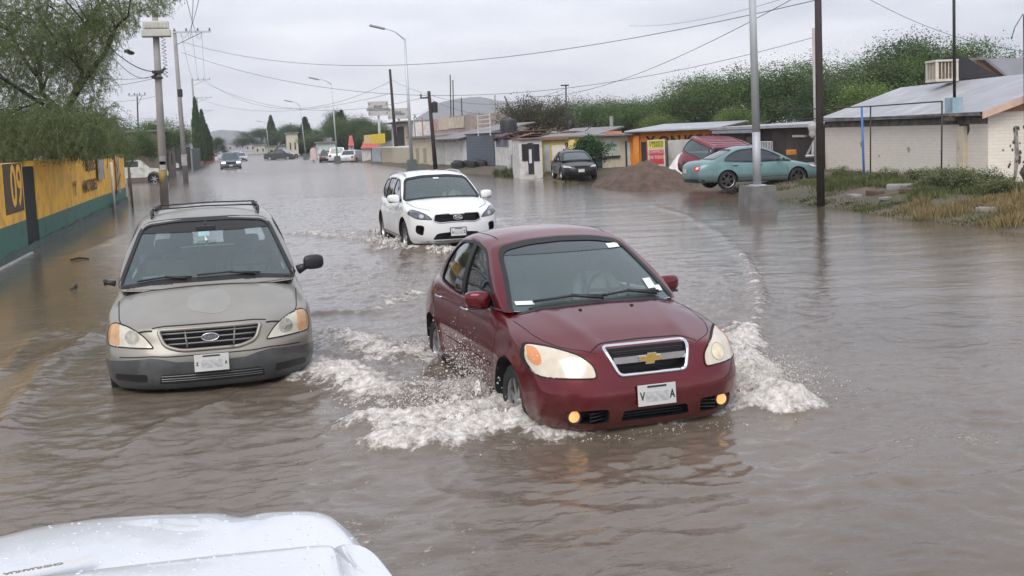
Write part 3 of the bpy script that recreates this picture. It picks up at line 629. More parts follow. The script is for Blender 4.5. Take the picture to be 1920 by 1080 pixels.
def blob(V_fn, nx=10, ny=10, nz=8, it=4):
    P, F = cubegrid(nx, ny, nz); return lap_plain(V_fn(P), F, it), F
def add_wheel(root, x, y, r, w, tyre_m, rim_m, dark_m, spokes=7, steer=0., rim_r=None):
    sg = 1 if y > 0 else -1; wo = bpy.data.objects.new('wheel', None); COL.objects.link(wo); wo.parent = root; wo.location = (x, y, r); wo.rotation_euler = (0, 0, steer)
    rr = rim_r or r*.64; h = w/2
    t = MB().lathe([(rr, -h*.8), (rr+.01, -h*.92), (r*.9, -h), (r*.975, -h*.85), (r, -h*.6), (r, h*.6), (r*.975, h*.85), (r*.9, h), (rr+.01, h*.92), (rr, h*.8)], axis='Y', seg=36)
    t.build('tyre', [tyre_m], wo, 'auto')
    m = MB(); m.lathe([(rr, -h*.8), (rr*.97, h*.2), (rr*.99, h*.78), (rr*1.0, h*.82)] if sg > 0 else [(rr, h*.8), (rr*.97, -h*.2), (rr*.99, -h*.78), (rr, -h*.82)], axis='Y', seg=36)
    yo = sg*h*.62
    for k in range(spokes):
        a = 2*pi*k/spokes+.2; d = Vector((cos(a), 0, sin(a))); tn = Vector((-sin(a), 0, cos(a))); V = []
        for rad, wd, yy in ((rr*.15, rr*.16, yo), (rr*.97, rr*.12, yo*.98)):
            for sd in (-1, 1):
                for dy in (0, -sg*.03): c = d*rad+tn*wd*sd; V.append((c.x, yy+dy, c.z))
        m.add(V, [(0, 2, 6, 4), (1, 5, 7, 3), (0, 4, 5, 1), (2, 3, 7, 6)])
    m.lathe([(0.001, yo+sg*.012), (rr*.2, yo+sg*.01), (rr*.24, yo-sg*.03)], axis='Y', seg=20); m.build('rim', [rim_m], wo, 'auto')
    MB().lathe([(0.001, yo-sg*.07), (rr*.98, yo-sg*.075)], axis='Y', seg=24).build('brake_disc', [dark_m], wo)
    return wo
# ------------------------------------------------------------------ shared car materials
def paint(name, c, rough=.3, metal=0., coat=1., flake=.08, dirt=None, da=0., coatr=.03, mud=None):
    m = pmat(name, c, rough, metal, coat, vary=flake, vscale=2.2, dirt=dirt, dirt_amt=da, dirt_scale=3., mud=mud); m.node_tree.nodes['Principled BSDF'].inputs['Coat Roughness'].default_value = coatr; return m
tyre_m = pmat('tyre_rubber', (.018, .018, .018), .7, bump=.3); rim_m = pmat('wheel_alloy', (.42, .42, .43), .3, .85); rimdk_m = pmat('dark_wheel', (.06, .06, .065), .4, .5)
under_m = pmat('underside', (.012, .012, .012), .9); inter_m = pmat('car_interior', (.045, .043, .042), .8); seat_m = pmat('seat_cloth', (.26, .25, .235), .9)
blk_m = pmat('black_plastic', (.02, .02, .022), .45, coat=0); rubber_m = pmat('window_rubber', (.012, .012, .013), .5); gap_m = pmat('panel_gap', (.01, .008, .008), .8)
chrome_m = pmat('chrome', (.78, .78, .80), .12, 1., vary=.04); silver_m = pmat('silver_trim', (.55, .55, .56), .25, .8)
gloss_glass = glass('tinted_screen', (.58, .68, .68), .36, .03, (.17, .24, .24)); side_glass = glass('side_window_glass', (.10, .12, .12), .8, .02, (.012, .014, .015))
lens_m = glass('clear_lens', (.95, .95, .92), .28, .06, (.62, .56, .44)); amber_m = pmat('amber_lens', (.70, .26, .07), .2, 0, 1., vary=.1); refl_m = pmat('lamp_reflector', (.80, .74, .60), .25, .6, .3, vary=.12, vscale=14)
hazy_m = pmat('yellowed_lens', (.62, .56, .42), .25, .0, 1., vary=.12, vscale=12); red_lens_m = pmat('red_lens', (.45, .02, .02), .15, 0, 1.)
plate_m = pmat('number_plate', (.62, .62, .60), .4, vary=.05); ink_m = pmat('plate_ink', (.03, .03, .04), .5); blur_m = pmat('smeared_number', (.50, .50, .50), .5, vary=.22, vscale=30); paper_m = pmat('paper_sticker', (.75, .8, .8), .6)
gold_m = pmat('gold_emblem', (.62, .40, .09), .3, .5, .5, vary=.1, vscale=60)

def interior(c, seats, dash, wheel=None, seat_top=1.12):
    "seats: list of (x, y, width)"
    r = c.root
    x0, x1, z, hw = dash
    m = MB().prism([(x0-.05, z-.32), (x0-.02, z-.04), (x0+.12, z), (x1, z-.02), (x1, z-.32)], 'Y', -hw, hw); m.build('dashboard', [inter_m], r)
    for (x, y, w) in seats:
        V, F = blob(lambda P: np.stack([x-.10+P[:, 0]*.07-(P[:, 2])*.10, y+P[:, 1]*w/2*(1-.12*np.clip(P[:, 2], 0, 1)), .80+P[:, 2]*(seat_top-.80-.08)], 1), 4, 8, 8, 2)
        s_ = link('seat', npmesh('seat', V, F, [seat_m]), r)
        V, F = blob(lambda P: np.stack([x-.24+P[:, 0]*.05, y+P[:, 1]*.13, seat_top+.05+P[:, 2]*.085], 1), 4, 6, 4, 2); link('headrest', npmesh('headrest', V, F, [seat_m]), s_)
    if wheel:
        x, y, z = wheel; pts = [(x+.07*sin(a), y+.19*cos(a), z+.175*sin(a)) for a in np.linspace(0, 2*pi, 25)]; m = MB().tube(pts, .014, 6); m.tube([(x, y-.19, z), (x+.03, y, z-.01), (x, y+.19, z)], .016, 6)
        m.tube([(x+.03, y, z-.01), (x+.3, y, z-.12)], .03, 6); m.build('steering_wheel', [blk_m], r, True)
def mirror(c, x, y, z, m, sx=.075, sy=.125, sz=.085, base_m=None, armz=-.03):
    for sg in (1, -1):
        def f(P):
            P2 = P/np.maximum(1e-6, (np.abs(P)**3.2).sum(1, keepdims=True)**(1/3.2)); X = x+P2[:, 0]*sx*(1-.25*np.abs(P2[:, 1]))-.02*P2[:, 1]; Y = y+P2[:, 1]*sy; Z = z+P2[:, 2]*sz*(1-.12*P2[:, 1])+P2[:, 1]*.008
            return np.stack([X, sg*Y, Z], 1)
        V, F = blob(f, 8, 10, 8, 1); 
        if sg < 0: F = F[:, ::-1]
        o = link('door_mirror', npmesh('door_mirror', V, F, [m]), c.root)
        mb = MB(); mb.tube([(x-.01, sg*(y-sy*.8), z+armz), (x+.0, sg*(y-sy-.10), z+armz*1.6)], [.022, .035], 8); mb.box((x, sg*(y+.01), z-sz*.86), (sx*1.2, sy*1.35, .02), rz=0, bev=.008); mb.build('mirror_arm', [base_m or blk_m], o, True)
        MB().box((x-sx*.9, sg*y, z), (.01, sy*1.6, sz*1.5), bev=.004).build('mirror_glass', [chrome_m], o)
def cowl(c, z0, z1, hw, m, front=.12, back=.10):
    A, B = [], []
    for y in np.linspace(-hw, hw, 17):
        k = abs(y)/hw; x = c.hit('X', y, z0+(z1-z0)*k**2, bvh=c.bvhU)[0].x; A.append((x+front*(1-.35*k**3), y)); B.append((x-back, y))
    c.patch('cowl', A+B[::-1], 'Z', m, .004, res=.05, bvh=c.bvhL)
def wiper(c, pts, w=.012):
    "pts: y,z front view path of the blade on the screen; arm from the pivot"
    m = MB()
    for path, rr in pts:
        P = []
        for (y, z) in path:
            h, n = c.hit('X', y, z); P.append(h+n*.022)
        m.tube(P, rr, 6)
    m.build('wiper', [blk_m], c.root, True)
def plate(c, y, z, x, w=.30, h=.152, chars=None, tilt=.04, frame=None, rz=0):
    o = MB().box((0, 0, 0), (.006, w, h), bev=.002).build('number_plate', [plate_m], c.root); o.location = (x, y, z); o.rotation_euler = (0, -tilt, rz)
    if frame: MB().box((-.005, 0, 0), (.008, w+.03, h+.03), bev=.003).build('plate_frame', [frame], o)
    if chars:
        MB().box((.0042, 0, -.01), (.002, w*.60, h*.46)).build('smeared_number', [blur_m], o)
        for t, yy, s_ in chars: place_text(t, s_, ink_m, o, (.004, yy, -.008), (0, 1, 0), (0, 0, 1), squash=.7, depth=.001, bold=.002)
        MB().box((.0042, 0, h*.40), (.002, w*.5, h*.09)).build('plate_band', [ink_m], o)
    for yy in (-w*.40, w*.40): pass
    return o
def lamp(c, poly, amber, bowl, xmin=0., depth=.07, lens=lens_m, back=None, rim=True, bowl_m=None, amb=None):
    "headlight: recess, bowl reflector, amber section and a lens on the skin; poly in front view for car's left"
    for sg in (1, -1):
        P = poly if sg > 0 else mir(poly); hl = c.patch('headlight', P, 'X', lens, .006, res=.022, thick=.006, xmin=xmin)
        b = c.patch('lamp_housing', P, 'X', back or refl_m, -.004, res=.05, thick=.004, parent=hl, xmin=xmin)
        if amber: c.patch('turn_signal', amber if sg > 0 else mir(amber), 'X', amb or amber_m, .0078, res=.02, thick=.004, parent=hl, xmin=xmin)
        for (y, z, r) in bowl:
            c.patch('reflector_bowl', ellipse(sg*y, z, r, r*.92, 18), 'X', bowl_m or hazy_m, .0078, res=.022, thick=.004, parent=hl)
            mb = MB(); c.line(ellipse(sg*y, z, r, r*.92, 18), 'X', w=.005, off=.0085, mb=mb, closed=True); mb.build('bowl_rim', [silver_m], hl)
        if rim: mb = MB(); c.line(P, 'X', w=.010, off=.0065, mb=mb, closed=True, xmin=xmin); mb.build('lamp_seal', [gap_m], hl)

# ------------------------------------------------------------------ red sedan
def red_sedan():
    X, Y, th = 2.7002, 9.5411, .0467+.02
    pm = paint('red_paint', (.125, .003, .009), .26, .50, .6, flake=.10, coatr=.06, mud=(.18, .50, .35))
    sp = dict(q=1.15, nose=2.08, tail=-2.23, fax=1.24, rax=-1.24, wr=.30, arch=.345, track=.84, arch_dz=.01,
        front=[(.15, 1.985), (.24, 2.04), (.33, 2.065), (.45, 2.07), (.56, 2.045), (.66, 2.0), (.74, 1.955), (.80, 1.91), (.9, 1.86)], rear=[(.15, -2.12), (.35, -2.22), (.6, -2.23), (.8, -2.2), (1.05, -2.1)],
        fbow=.27, fbow_p=4.6, rbow=.28, smooth=4,
        wid=[(-2.25, .74), (-2.0, .79), (-1.6, .84), (-1.24, .855), (-.5, .85), (.5, .85), (1.24, .855), (1.6, .85), (1.85, .835), (2.1, .81)],
        side=[(0, .90), (.12, .96), (.3, .995), (.5, 1.0), (.7, .985), (.88, .945), (1, .895)],
        top=[(-2.25, .97), (-2.1, 1.02), (-1.7, 1.04), (-1.0, 1.0), (0, .985), (.9, .995), (1.2, .975), (1.5, .93), (1.75, .875), (1.95, .81), (2.08, .765)],
        crown=[(-2.25, .09), (-1.5, .08), (-1, .06), (.6, .06), (1.2, .075), (1.6, .075), (2.08, .03)],
        bot=[(-2.25, .26), (-1.9, .2), (1.8, .2), (2.08, .2)],
        gh_z0=.93, gh_front=(1.08, .08), gh_rear=(-1.86, -1.12), gh_fcurve=([0, .5, .88, 1], [0, .455, .85, 1.0]), gh_rcurve=([0, .5, .9, 1], [0, .44, .88, 1]), gh_fbow=.17, gh_rbow=.22,
        roof=[(-1.8, 1.425), (-1.2, 1.48), (-.4, 1.505), (.4, 1.495), (1.1, 1.445)], roof_crown=.06,
        ghw0=[(-1.8, .64), (-1.2, .74), (-.5, .785), (.5, .785), (1.1, .735)], ghw1=[(-1.3, .50), (-.8, .555), (-.2, .575), (.1, .57), (.4, .56)], gh_bulge=.035,
        doors=(.82, -.295, -1.30, .96), cabin=(-1.45, .93, .45, .68), crease=[(.62, .012, .05), (.33, .012, .05)], hoodlines=[(.50, .34, .9, 1.95, .012, .05)])
    c = Car('sedan', 'wine red four-door sedan ploughing through the flood with white spray at its front wheels', (X, Y, 0), th-pi/2, sp, pm)
    r = c.root
    ws = rnd(half([(.0, .975), (.40, .968), (.715, .93, .05), (.56, 1.37, .08), (.3, 1.415), (0, 1.425)][1:]), .1, 4)
    c.recess(ws, .0, blk_m, 3, True)
    F1 = rnd([(.70, .945, .05), (.40, 1.16), (.06, 1.355, .12), (-.24, 1.40, .02), (-.24, .93, .02)], .15, 4)
    F2 = rnd([(-.33, .93, .02), (-.33, 1.40, .02), (-.85, 1.375, .22), (-1.16, 1.20, .2), (-1.27, .97, .06)], .1, 4)
    c.side_hole(F1, blk_m); c.side_hole(F2, blk_m)
    c.recess(rnd(half([(.26, .595), (.335, .785)]), .035), 1.90, blk_m)
    c.recess(rnd(half([(.27, .265), (.25, .345)]), .02), 1.88, blk_m)
    for sg in (1, -1):
        f = [(.36, .262), (.36, .37), (.66, .365), (.64, .268)]; c.recess(rnd(f if sg > 0 else mir(f), .03), 1.80, blk_m)
    c.finish_shell(inter_m, under_m)
    c.gaps = MB()
    c.patch('windscreen', ws, 'X', gloss_glass, -.008, res=.06, thick=.004, bvh=c.bvhU)
    mb = MB(); c.line(ws, 'X', w=.035, off=.0025, mb=mb, closed=True, bvh=c.bvhU); mb.build('screen_seal', [rubber_m], r)
    for sg in (1, -1):
        for Fp in (F1, F2):
            w_ = c.patch('side_window', Fp, 'Y', side_glass, -.010, sg=sg, res=.06, thick=.004, bvh=c.bvhU)
            mb = MB(); c.line(Fp, 'Y', w=.026, off=.002, sg=sg, mb=mb, closed=True, bvh=c.bvhU); mb.build('window_seal', [rubber_m], w_)
        c.patch('pillar_trim', [(-.235, .935), (-.235, 1.405), (-.335, 1.405), (-.335, .935)], 'Y', rubber_m, .003, sg=sg, bvh=c.bvhU)
    c.patch('tint_band', rnd(half([(.60, 1.33), (.565, 1.37, .06), (.3, 1.415)]), .03), 'X', glass('band_glass', (.10, .14, .15), .75, .02, (.02, .035, .04)), -.004, res=.06, thick=.002, bvh=c.bvhU)
    # panel gaps
    for sg in (1, -1):
        c.line(rnd([(.78, .30), (.86, .62), (.84, .90), (.72, .965)], .1, 3, False), 'Y', sg=sg, bvh=c.bvhL)
        c.line([(-.29, .26), (-.30, .93)], 'Y', sg=sg, bvh=c.bvhL)
        c.line(rnd([(-.85, .32), (-1.0, .68), (-1.30, .80), (-1.36, .97)], .12, 3, False), 'Y', sg=sg, bvh=c.bvhL)
        c.line([(.80, .30), (-.86, .30)], 'Y', sg=sg, bvh=c.bvhL)
        c.line([(-.05, sg*.505), (-.5, sg*.52), (-1.10, sg*.48)], 'Z', w=.010, bvh=c.bvhU)
        c.line(rnd([(1.05, sg*.735), (1.5, sg*.70), (1.76, sg*.60), (1.93, sg*.40)], .3, 5, False), 'Z', w=.006, bvh=c.bvhL)
    c.line(rnd([(-.42, .765), (-.34, .800), (0, .806), (.34, .800), (.42, .765)], .05, 3, False), 'X', w=.005, bvh=c.bvhL)
    c.gaps.build('panel_gap', [gap_m], r)
    cowl(c, .98, .95, .66, blk_m, .07); c.patch('lower_frit', rnd(half([(.42, .975), (.70, .94), (.70, .90), (.3, .90)]), .01), 'X', blk_m, .002, res=.06, bvh=c.bvhU)
    wiper(c, [([(.10, 1.00), (-.20, 1.015), (-.52, .995)], .011), ([(.06, .985), (-.20, 1.02)], .014), ([(.58, .99), (.30, 1.015), (0.02, 1.0)], .011), ([(.55, .975), (.30, 1.02)], .014)])
    lamp(c, rnd([(.43, .59, .03), (.435, .675, .06), (.52, .75, .10), (.67, .79, .1), (.80, .795, .04), (.828, .70, .1), (.805, .598, .05)], .05, 4),
         rnd([(.745, .780), (.795, .782), (.812, .70), (.79, .665), (.755, .69)], .02), [(.575, .672, .064)], 1.45, bowl_m=pmat('warm_bowl', (.66, .58, .40), .25, .2, 1., emit=(1, .8, .45), estr=.10, vary=.25, vscale=20), lens=pmat('hazy_lens', (.66, .58, .46), .2, 0, 1., vary=.1, vscale=14))
    g = bpy.data.objects.new('grille', None); COL.objects.link(g); g.parent = r
    ring = rnd(half([(.26, .595), (.335, .785)]), .035); V = []; n = len(ring); m = MB()
    rg2 = [(y, z) for y, z in ring]
    P = [];
    for (y, z) in dens(ring, .03): h, nn = c.hit('X', y, z, bvh=c.bvhL); P.append(h+Vector((.006, 0, 0)))
    m.tube(P+[P[0]], .014, 8); m.build('grille_surround', [chrome_m], g, True)
    m = MB(); pp = [c.hit('X', y, .695, bvh=c.bvhL)[0]+Vector((.008, 0, 0)) for y in np.linspace(-.285, .285, 13)]
    for a, b in zip(pp[:-1], pp[1:]): m.add([(a.x, a.y, a.z-.024), (b.x, b.y, b.z-.024), (b.x, b.y, b.z+.024), (a.x, a.y, a.z+.024), (a.x-.03, a.y, a.z-.024), (b.x-.03, b.y, b.z-.024), (b.x-.03, b.y, b.z+.024), (a.x-.03, a.y, a.z+.024)], [(0, 1, 2, 3), (4, 7, 6, 5), (3, 2, 6, 7), (0, 4, 5, 1)])
    m.build('grille_bar', [chrome_m], g, 'auto')
    m = MB()
    for z in (.640, .655, .67, .72, .735, .75): m.box((1.945, 0, z), (.012, .56, .006))
    m.build('grille_slats', [blk_m], g)
    fx = c.hit('X', 0, .695, bvh=c.bvhL)[0].x+.018
    bt = [(-.082, -.012), (-.034, -.012), (-.034, -.034), (.034, -.034), (.034, -.012), (.092, -.012), (.074, .016), (.034, .016), (.034, .036), (-.034, .036), (-.034, .016), (-.098, .016)]
    bt = [(a+(b*.25), b+.694) for a, b in bt]; MB().prism(bt, 'X', fx-.01, fx+.012).build('emblem', [gold_m], g)
    bt2 = grow(bt, .006); MB().prism(bt2, 'X', fx-.012, fx+.006).build('emblem_rim', [chrome_m], g)
    m = MB()
    for z in (.285, .305, .325): m.box((1.985, 0, z), (.02, .5, .007))
    m.build('lower_slats', [blk_m], r)
    glow = pmat('lit_fog_lamp', (.9, .55, .25), .15, 0, .5, emit=(1, .50, .16), estr=.55)
    for sg in (1, -1):
        hx = c.hit('X', sg*.60, .315, bvh=c.bvhL)[0].x
        f = MB().lathe([(.060, -.05), (.062, 0), (.046, .002), (.044, -.015)], axis='X', seg=20, c=(hx-.03, sg*.59, .315)).build('fog_lamp', [blk_m], r, True)
        MB().lathe([(.0, .008), (.025, .006), (.043, 0)], axis='X', seg=20, c=(hx-.040, sg*.59, .315)).build('bulb_lens', [glow], f, True)
        m = MB()
        for z in (.29, .315, .34): m.box((hx+.02, sg*.435, z), (.02, .13, .008), rz=-sg*.35)
        m.build('fog_slats', [blk_m], f)
    pl = plate(c, .0, .445, 2.09, chars=[('V', -.115, .085), ('A', .120, .085)], tilt=.05)
    mirror(c, .50, .865, 1.00, pm, .07, .105, .075)
    hm = pmat('door_handle_finish', (.45, .42, .42), .25, .8)
    for sg in (1, -1):
        for x in (-.12, -1.02):
            h, n = c.hit('Y', x, .84, sg, c.bvhL); m = MB(); m.tube([h+Vector((.10, 0, 0)), h+Vector((.06, sg*.035, .004)), h+Vector((-.05, sg*.035, .004)), h+Vector((-.09, 0, 0))], .011, 8); m.build('handle', [hm], c.parts['door'+('l' if sg > 0 else 'r')+('f' if x > -.5 else 'r')], True)
        # body-side moulding
        mb = MB(); c.line([(.74, .50), (-.82, .50)], 'Y', w=.028, off=.006, sg=sg, mb=mb, bvh=c.bvhL); mb.build('side_moulding', [pm], r, True)
    for x, y, t in ((1.24, .73, .0), (1.24, -.73, .0), (-1.24, .73, 0), (-1.24, -.73, 0)): add_wheel(r, x, y, .295, .19, tyre_m, rim_m, under_m, 7)
    interior(c, [(.05, .36, .48), (.05, -.36, .48), (-.85, .0, 1.1)], (.48, .90, .93, .66), (.36, .36, .98), 1.10)
    # stickers on the screen
    for (y, z, a, b) in ((.46, 1.345, .06, .016), (.56, 1.06, .04, .035), (.62, 1.02, .03, .02), (-.58, 1.0, .07, .012)):
        c.patch('sticker', [(y-a, z-b), (y+a, z-b), (y+a, z+b), (y-a, z+b)], 'X', paper_m, .001, res=.05, thick=.002, bvh=c.bvhU)
    for y in (-.22, .22): # washer nozzles
        h, n = c.hit('Z', 1.18, y, bvh=c.bvhL); MB().box(h+Vector((0, 0, .004)), (.03, .022, .012), bev=.004).build('washer_jet', [blk_m], r)
    return c
# ------------------------------------------------------------------ white SUV
def white_suv():
    X, Y, th = 4.0832, 23.7831, .0102+.02
    pm = paint('white_paint', (.80, .81, .82), .35, 0, .8, flake=.02)
    sp = dict(q=.9, nose=2.31, tail=-2.46, fax=1.39, rax=-1.39, wr=.37, arch=.425, track=.93,
        front=[(.22, 2.14), (.32, 2.25), (.45, 2.29), (.62, 2.30), (.80, 2.28), (.95, 2.23), (1.05, 2.15)], rear=[(.3, -2.40), (.6, -2.46), (.95, -2.42), (1.2, -2.38)], fbow=.38, fbow_p=3.2, rbow=.25,
        wid=[(-2.46, .85), (-2.1, .91), (-1.39, .945), (0, .94), (1.39, .945), (1.9, .925), (2.31, .88)], side=[(0, .92), (.15, .975), (.4, 1.0), (.65, .99), (.85, .955), (1, .91)],
        top=[(-2.46, 1.12), (-1.5, 1.12), (0, 1.09), (.95, 1.12), (1.3, 1.12), (1.7, 1.06), (2.05, .97), (2.31, .87)], crown=[(-2.46, .06), (.8, .07), (1.4, .06), (2.0, .03), (2.31, -.02)],
        bot=[(-2.46, .34), (-2.0, .27), (1.9, .27), (2.31, .27)], gh_z0=1.04, gh_front=(1.12, .18), gh_rear=(-2.38, -2.05), gh_fcurve=([0, .5, .88, 1], [0, .46, .86, 1]), gh_rcurve=([0, .5, .9, 1], [0, .35, .85, 1]), gh_fbow=.17, gh_rbow=.2,
        roof=[(-2.4, 1.56), (-1.5, 1.62), (-.4, 1.645), (.4, 1.635), (1.12, 1.59)], roof_crown=.06, ghw0=[(-2.4, .74), (-1.5, .84), (0, .865), (.6, .86), (1.12, .81)], ghw1=[(-2.1, .58), (-1, .64), (0, .655), (.3, .64)], gh_bulge=.03,
        doors=(.94, -.28, -1.22, 1.06), bumpz=.62, cabin=(-2.1, 1.0, .55, .76), hoodlines=[(.62, .46, 1.0, 2.1, .015, .06)])
    c = Car('sport_utility_vehicle', 'white sport utility vehicle wading behind the wine red sedan', (X, Y, 0), th-pi/2, sp, pm, cat='suv'); r = c.root
    ws = rnd(half([(.42, 1.12), (.80, 1.09, .05), (.65, 1.50, .08), (.3, 1.55)]), .1, 4); c.recess(ws, .0, blk_m, 3, True)
    F1 = rnd([(.82, 1.08, .04), (.44, 1.32), (.10, 1.48, .1), (-.22, 1.51, .02), (-.22, 1.06, .02)], .15, 4); F2 = rnd([(-.32, 1.06, .02), (-.32, 1.515, .02), (-1.12, 1.50, .03), (-1.18, 1.07, .03)], .02, 3); F3 = rnd([(-1.26, 1.08, .02), (-1.24, 1.49, .03), (-1.85, 1.44, .1), (-2.05, 1.22, .04)], .02, 3)
    for f in (F1, F2, F3): c.side_hole(f, blk_m)
    gr = rnd(half([(.14, .70), (.36, .685, .05), (.47, .73), (.44, .855, .03), (.16, .86), (.13, .845)]), .02); c.recess(gr, 2.05, blk_m)
    lo = rnd(half([(.50, .36), (.42, .48), (.2, .50)]), .04); c.recess(lo, 2.05, blk_m)
    for sg in (1, -1):
        f = rnd([(.67, .44), (.64, .64), (.79, .66), (.80, .50)], .05); c.recess(f if sg > 0 else mir(f), 1.85, blk_m)
    c.finish_shell(inter_m, under_m); c.gaps = MB()
    c.patch('windscreen', ws, 'X', gloss_glass, -.008, res=.07, thick=.004, bvh=c.bvhU); mb = MB(); c.line(ws, 'X', w=.04, off=.0025, mb=mb, closed=True, bvh=c.bvhU); mb.build('screen_seal', [rubber_m], r)
    for sg in (1, -1):
        for Fp in (F1, F2, F3):
            w_ = c.patch('side_window', Fp, 'Y', side_glass, -.010, sg=sg, res=.08, thick=.004, bvh=c.bvhU); mb = MB(); c.line(Fp, 'Y', w=.03, off=.002, sg=sg, mb=mb, closed=True, bvh=c.bvhU); mb.build('window_seal', [rubber_m], w_)
        c.line(rnd([(.86, .32), (.95, .7), (.92, 1.03)], .1, 3, False), 'Y', sg=sg, bvh=c.bvhL, w=.01); c.line([(-.28, .3), (-.28, 1.05)], 'Y', sg=sg, bvh=c.bvhL, w=.01)
        c.line(rnd([(1.15, sg*.80), (1.7, sg*.74), (2.05, sg*.50)], .3, 4, False), 'Z', w=.012, bvh=c.bvhL)
        mb = MB(); c.line([(2.0-.98, .33), (-.97, .33)], 'Y', w=.1, off=.008, sg=sg, mb=mb, bvh=c.bvhL); mb.build('sill_cladding', [blk_m], r)
        mb = MB(); P = [c.hit('Z', x, sg*.60, bvh=c.bvhU)[0]+Vector((0, 0, .035 if -1.9 < x < .1 else .0)) for x in np.linspace(-2.0, .2, 12)]; mb.tube(P, .016, 6); mb.build('roof_rail', [silver_m], r, True)
        for x in (-.12, -1.05):
            h, n = c.hit('Y', x, .97, sg, c.bvhL); MB().tube([h+Vector((.10, 0, 0)), h+Vector((.06, sg*.035, 0)), h+Vector((-.06, sg*.035, 0)), h+Vector((-.1, 0, 0))], .012, 6).build('handle', [pm], c.parts['door'+('l' if sg > 0 else 'r')+('f' if x > -.5 else 'r')], True)
    c.gaps.build('panel_gap', [gap_m], r)
    cowl(c, 1.12, 1.10, .80, blk_m, .06)
    dkl = pmat('dark_lamp', (.12, .125, .14), .12, .5, 1., vary=.5, vscale=9)
    lamp(c, rnd([(.49, .755, .02), (.56, .84, .1), (.74, .93, .1), (.88, .955, .03), (.90, .87, .08), (.78, .775, .1)], .04, 4), None, [(.68, .825, .04)], 1.7, lens=dkl, back=dkl, bowl_m=silver_m)
    m = MB(); P = [c.hit('X', y, z, bvh=c.bvhL)[0]+Vector((.004, 0, 0)) for y, z in dens(gr, .04)]; m.tube(P+[P[0]], .012, 6); g = m.build('grille', [silver_m], r, True)
    m = MB()
    for z in np.linspace(.71, .84, 7): m.box((2.12, 0, z), (.01, .8, .008))
    for y in np.linspace(-.42, .42, 22): m.box((2.125, y, .775), (.01, .008, .16))
    m.build('mesh', [pmat('grille_mesh', (.05, .05, .055), .4, .3)], g)
    em = MB(); P = [(2.305+.0*a, .088*cos(a), .785+.042*sin(a)) for a in np.linspace(0, 2*pi, 25)]; em.tube(P, .007, 6); e_ = em.build('emblem', [chrome_m], g, True); place_text('KIA', .062, chrome_m, e_, (2.315, 0, .785), (0, 1, 0), (0, 0, 1), depth=.004, squash=1.1, bold=.002)
    plate(c, .0, .50, 2.315, chars=[('A', -.115, .08), ('Z', .12, .08)], frame=blk_m)
    c.patch('lower_lip', rnd(half([(.62, .31), (.60, .345)]), .01), 'X', silver_m, .006, res=.06)
    mirror(c, .72, .99, 1.13, pm, .09, .125, .085)
    for x in (1.39, -1.39):
        for y in (.80, -.80): add_wheel(r, x, y, .365, .235, tyre_m, rim_m, under_m, 10)
    interior(c, [(.1, .4, .5), (.1, -.4, .5), (-.9, 0, 1.2)], (.55, .98, 1.05, .75), (.42, .40, 1.10), 1.28)
    c.patch('sticker', [(-.06, 1.49), (.06, 1.49), (.06, 1.515), (-.06, 1.515)], 'X', paper_m, .001, res=.05, thick=.002, bvh=c.bvhU)
    return c
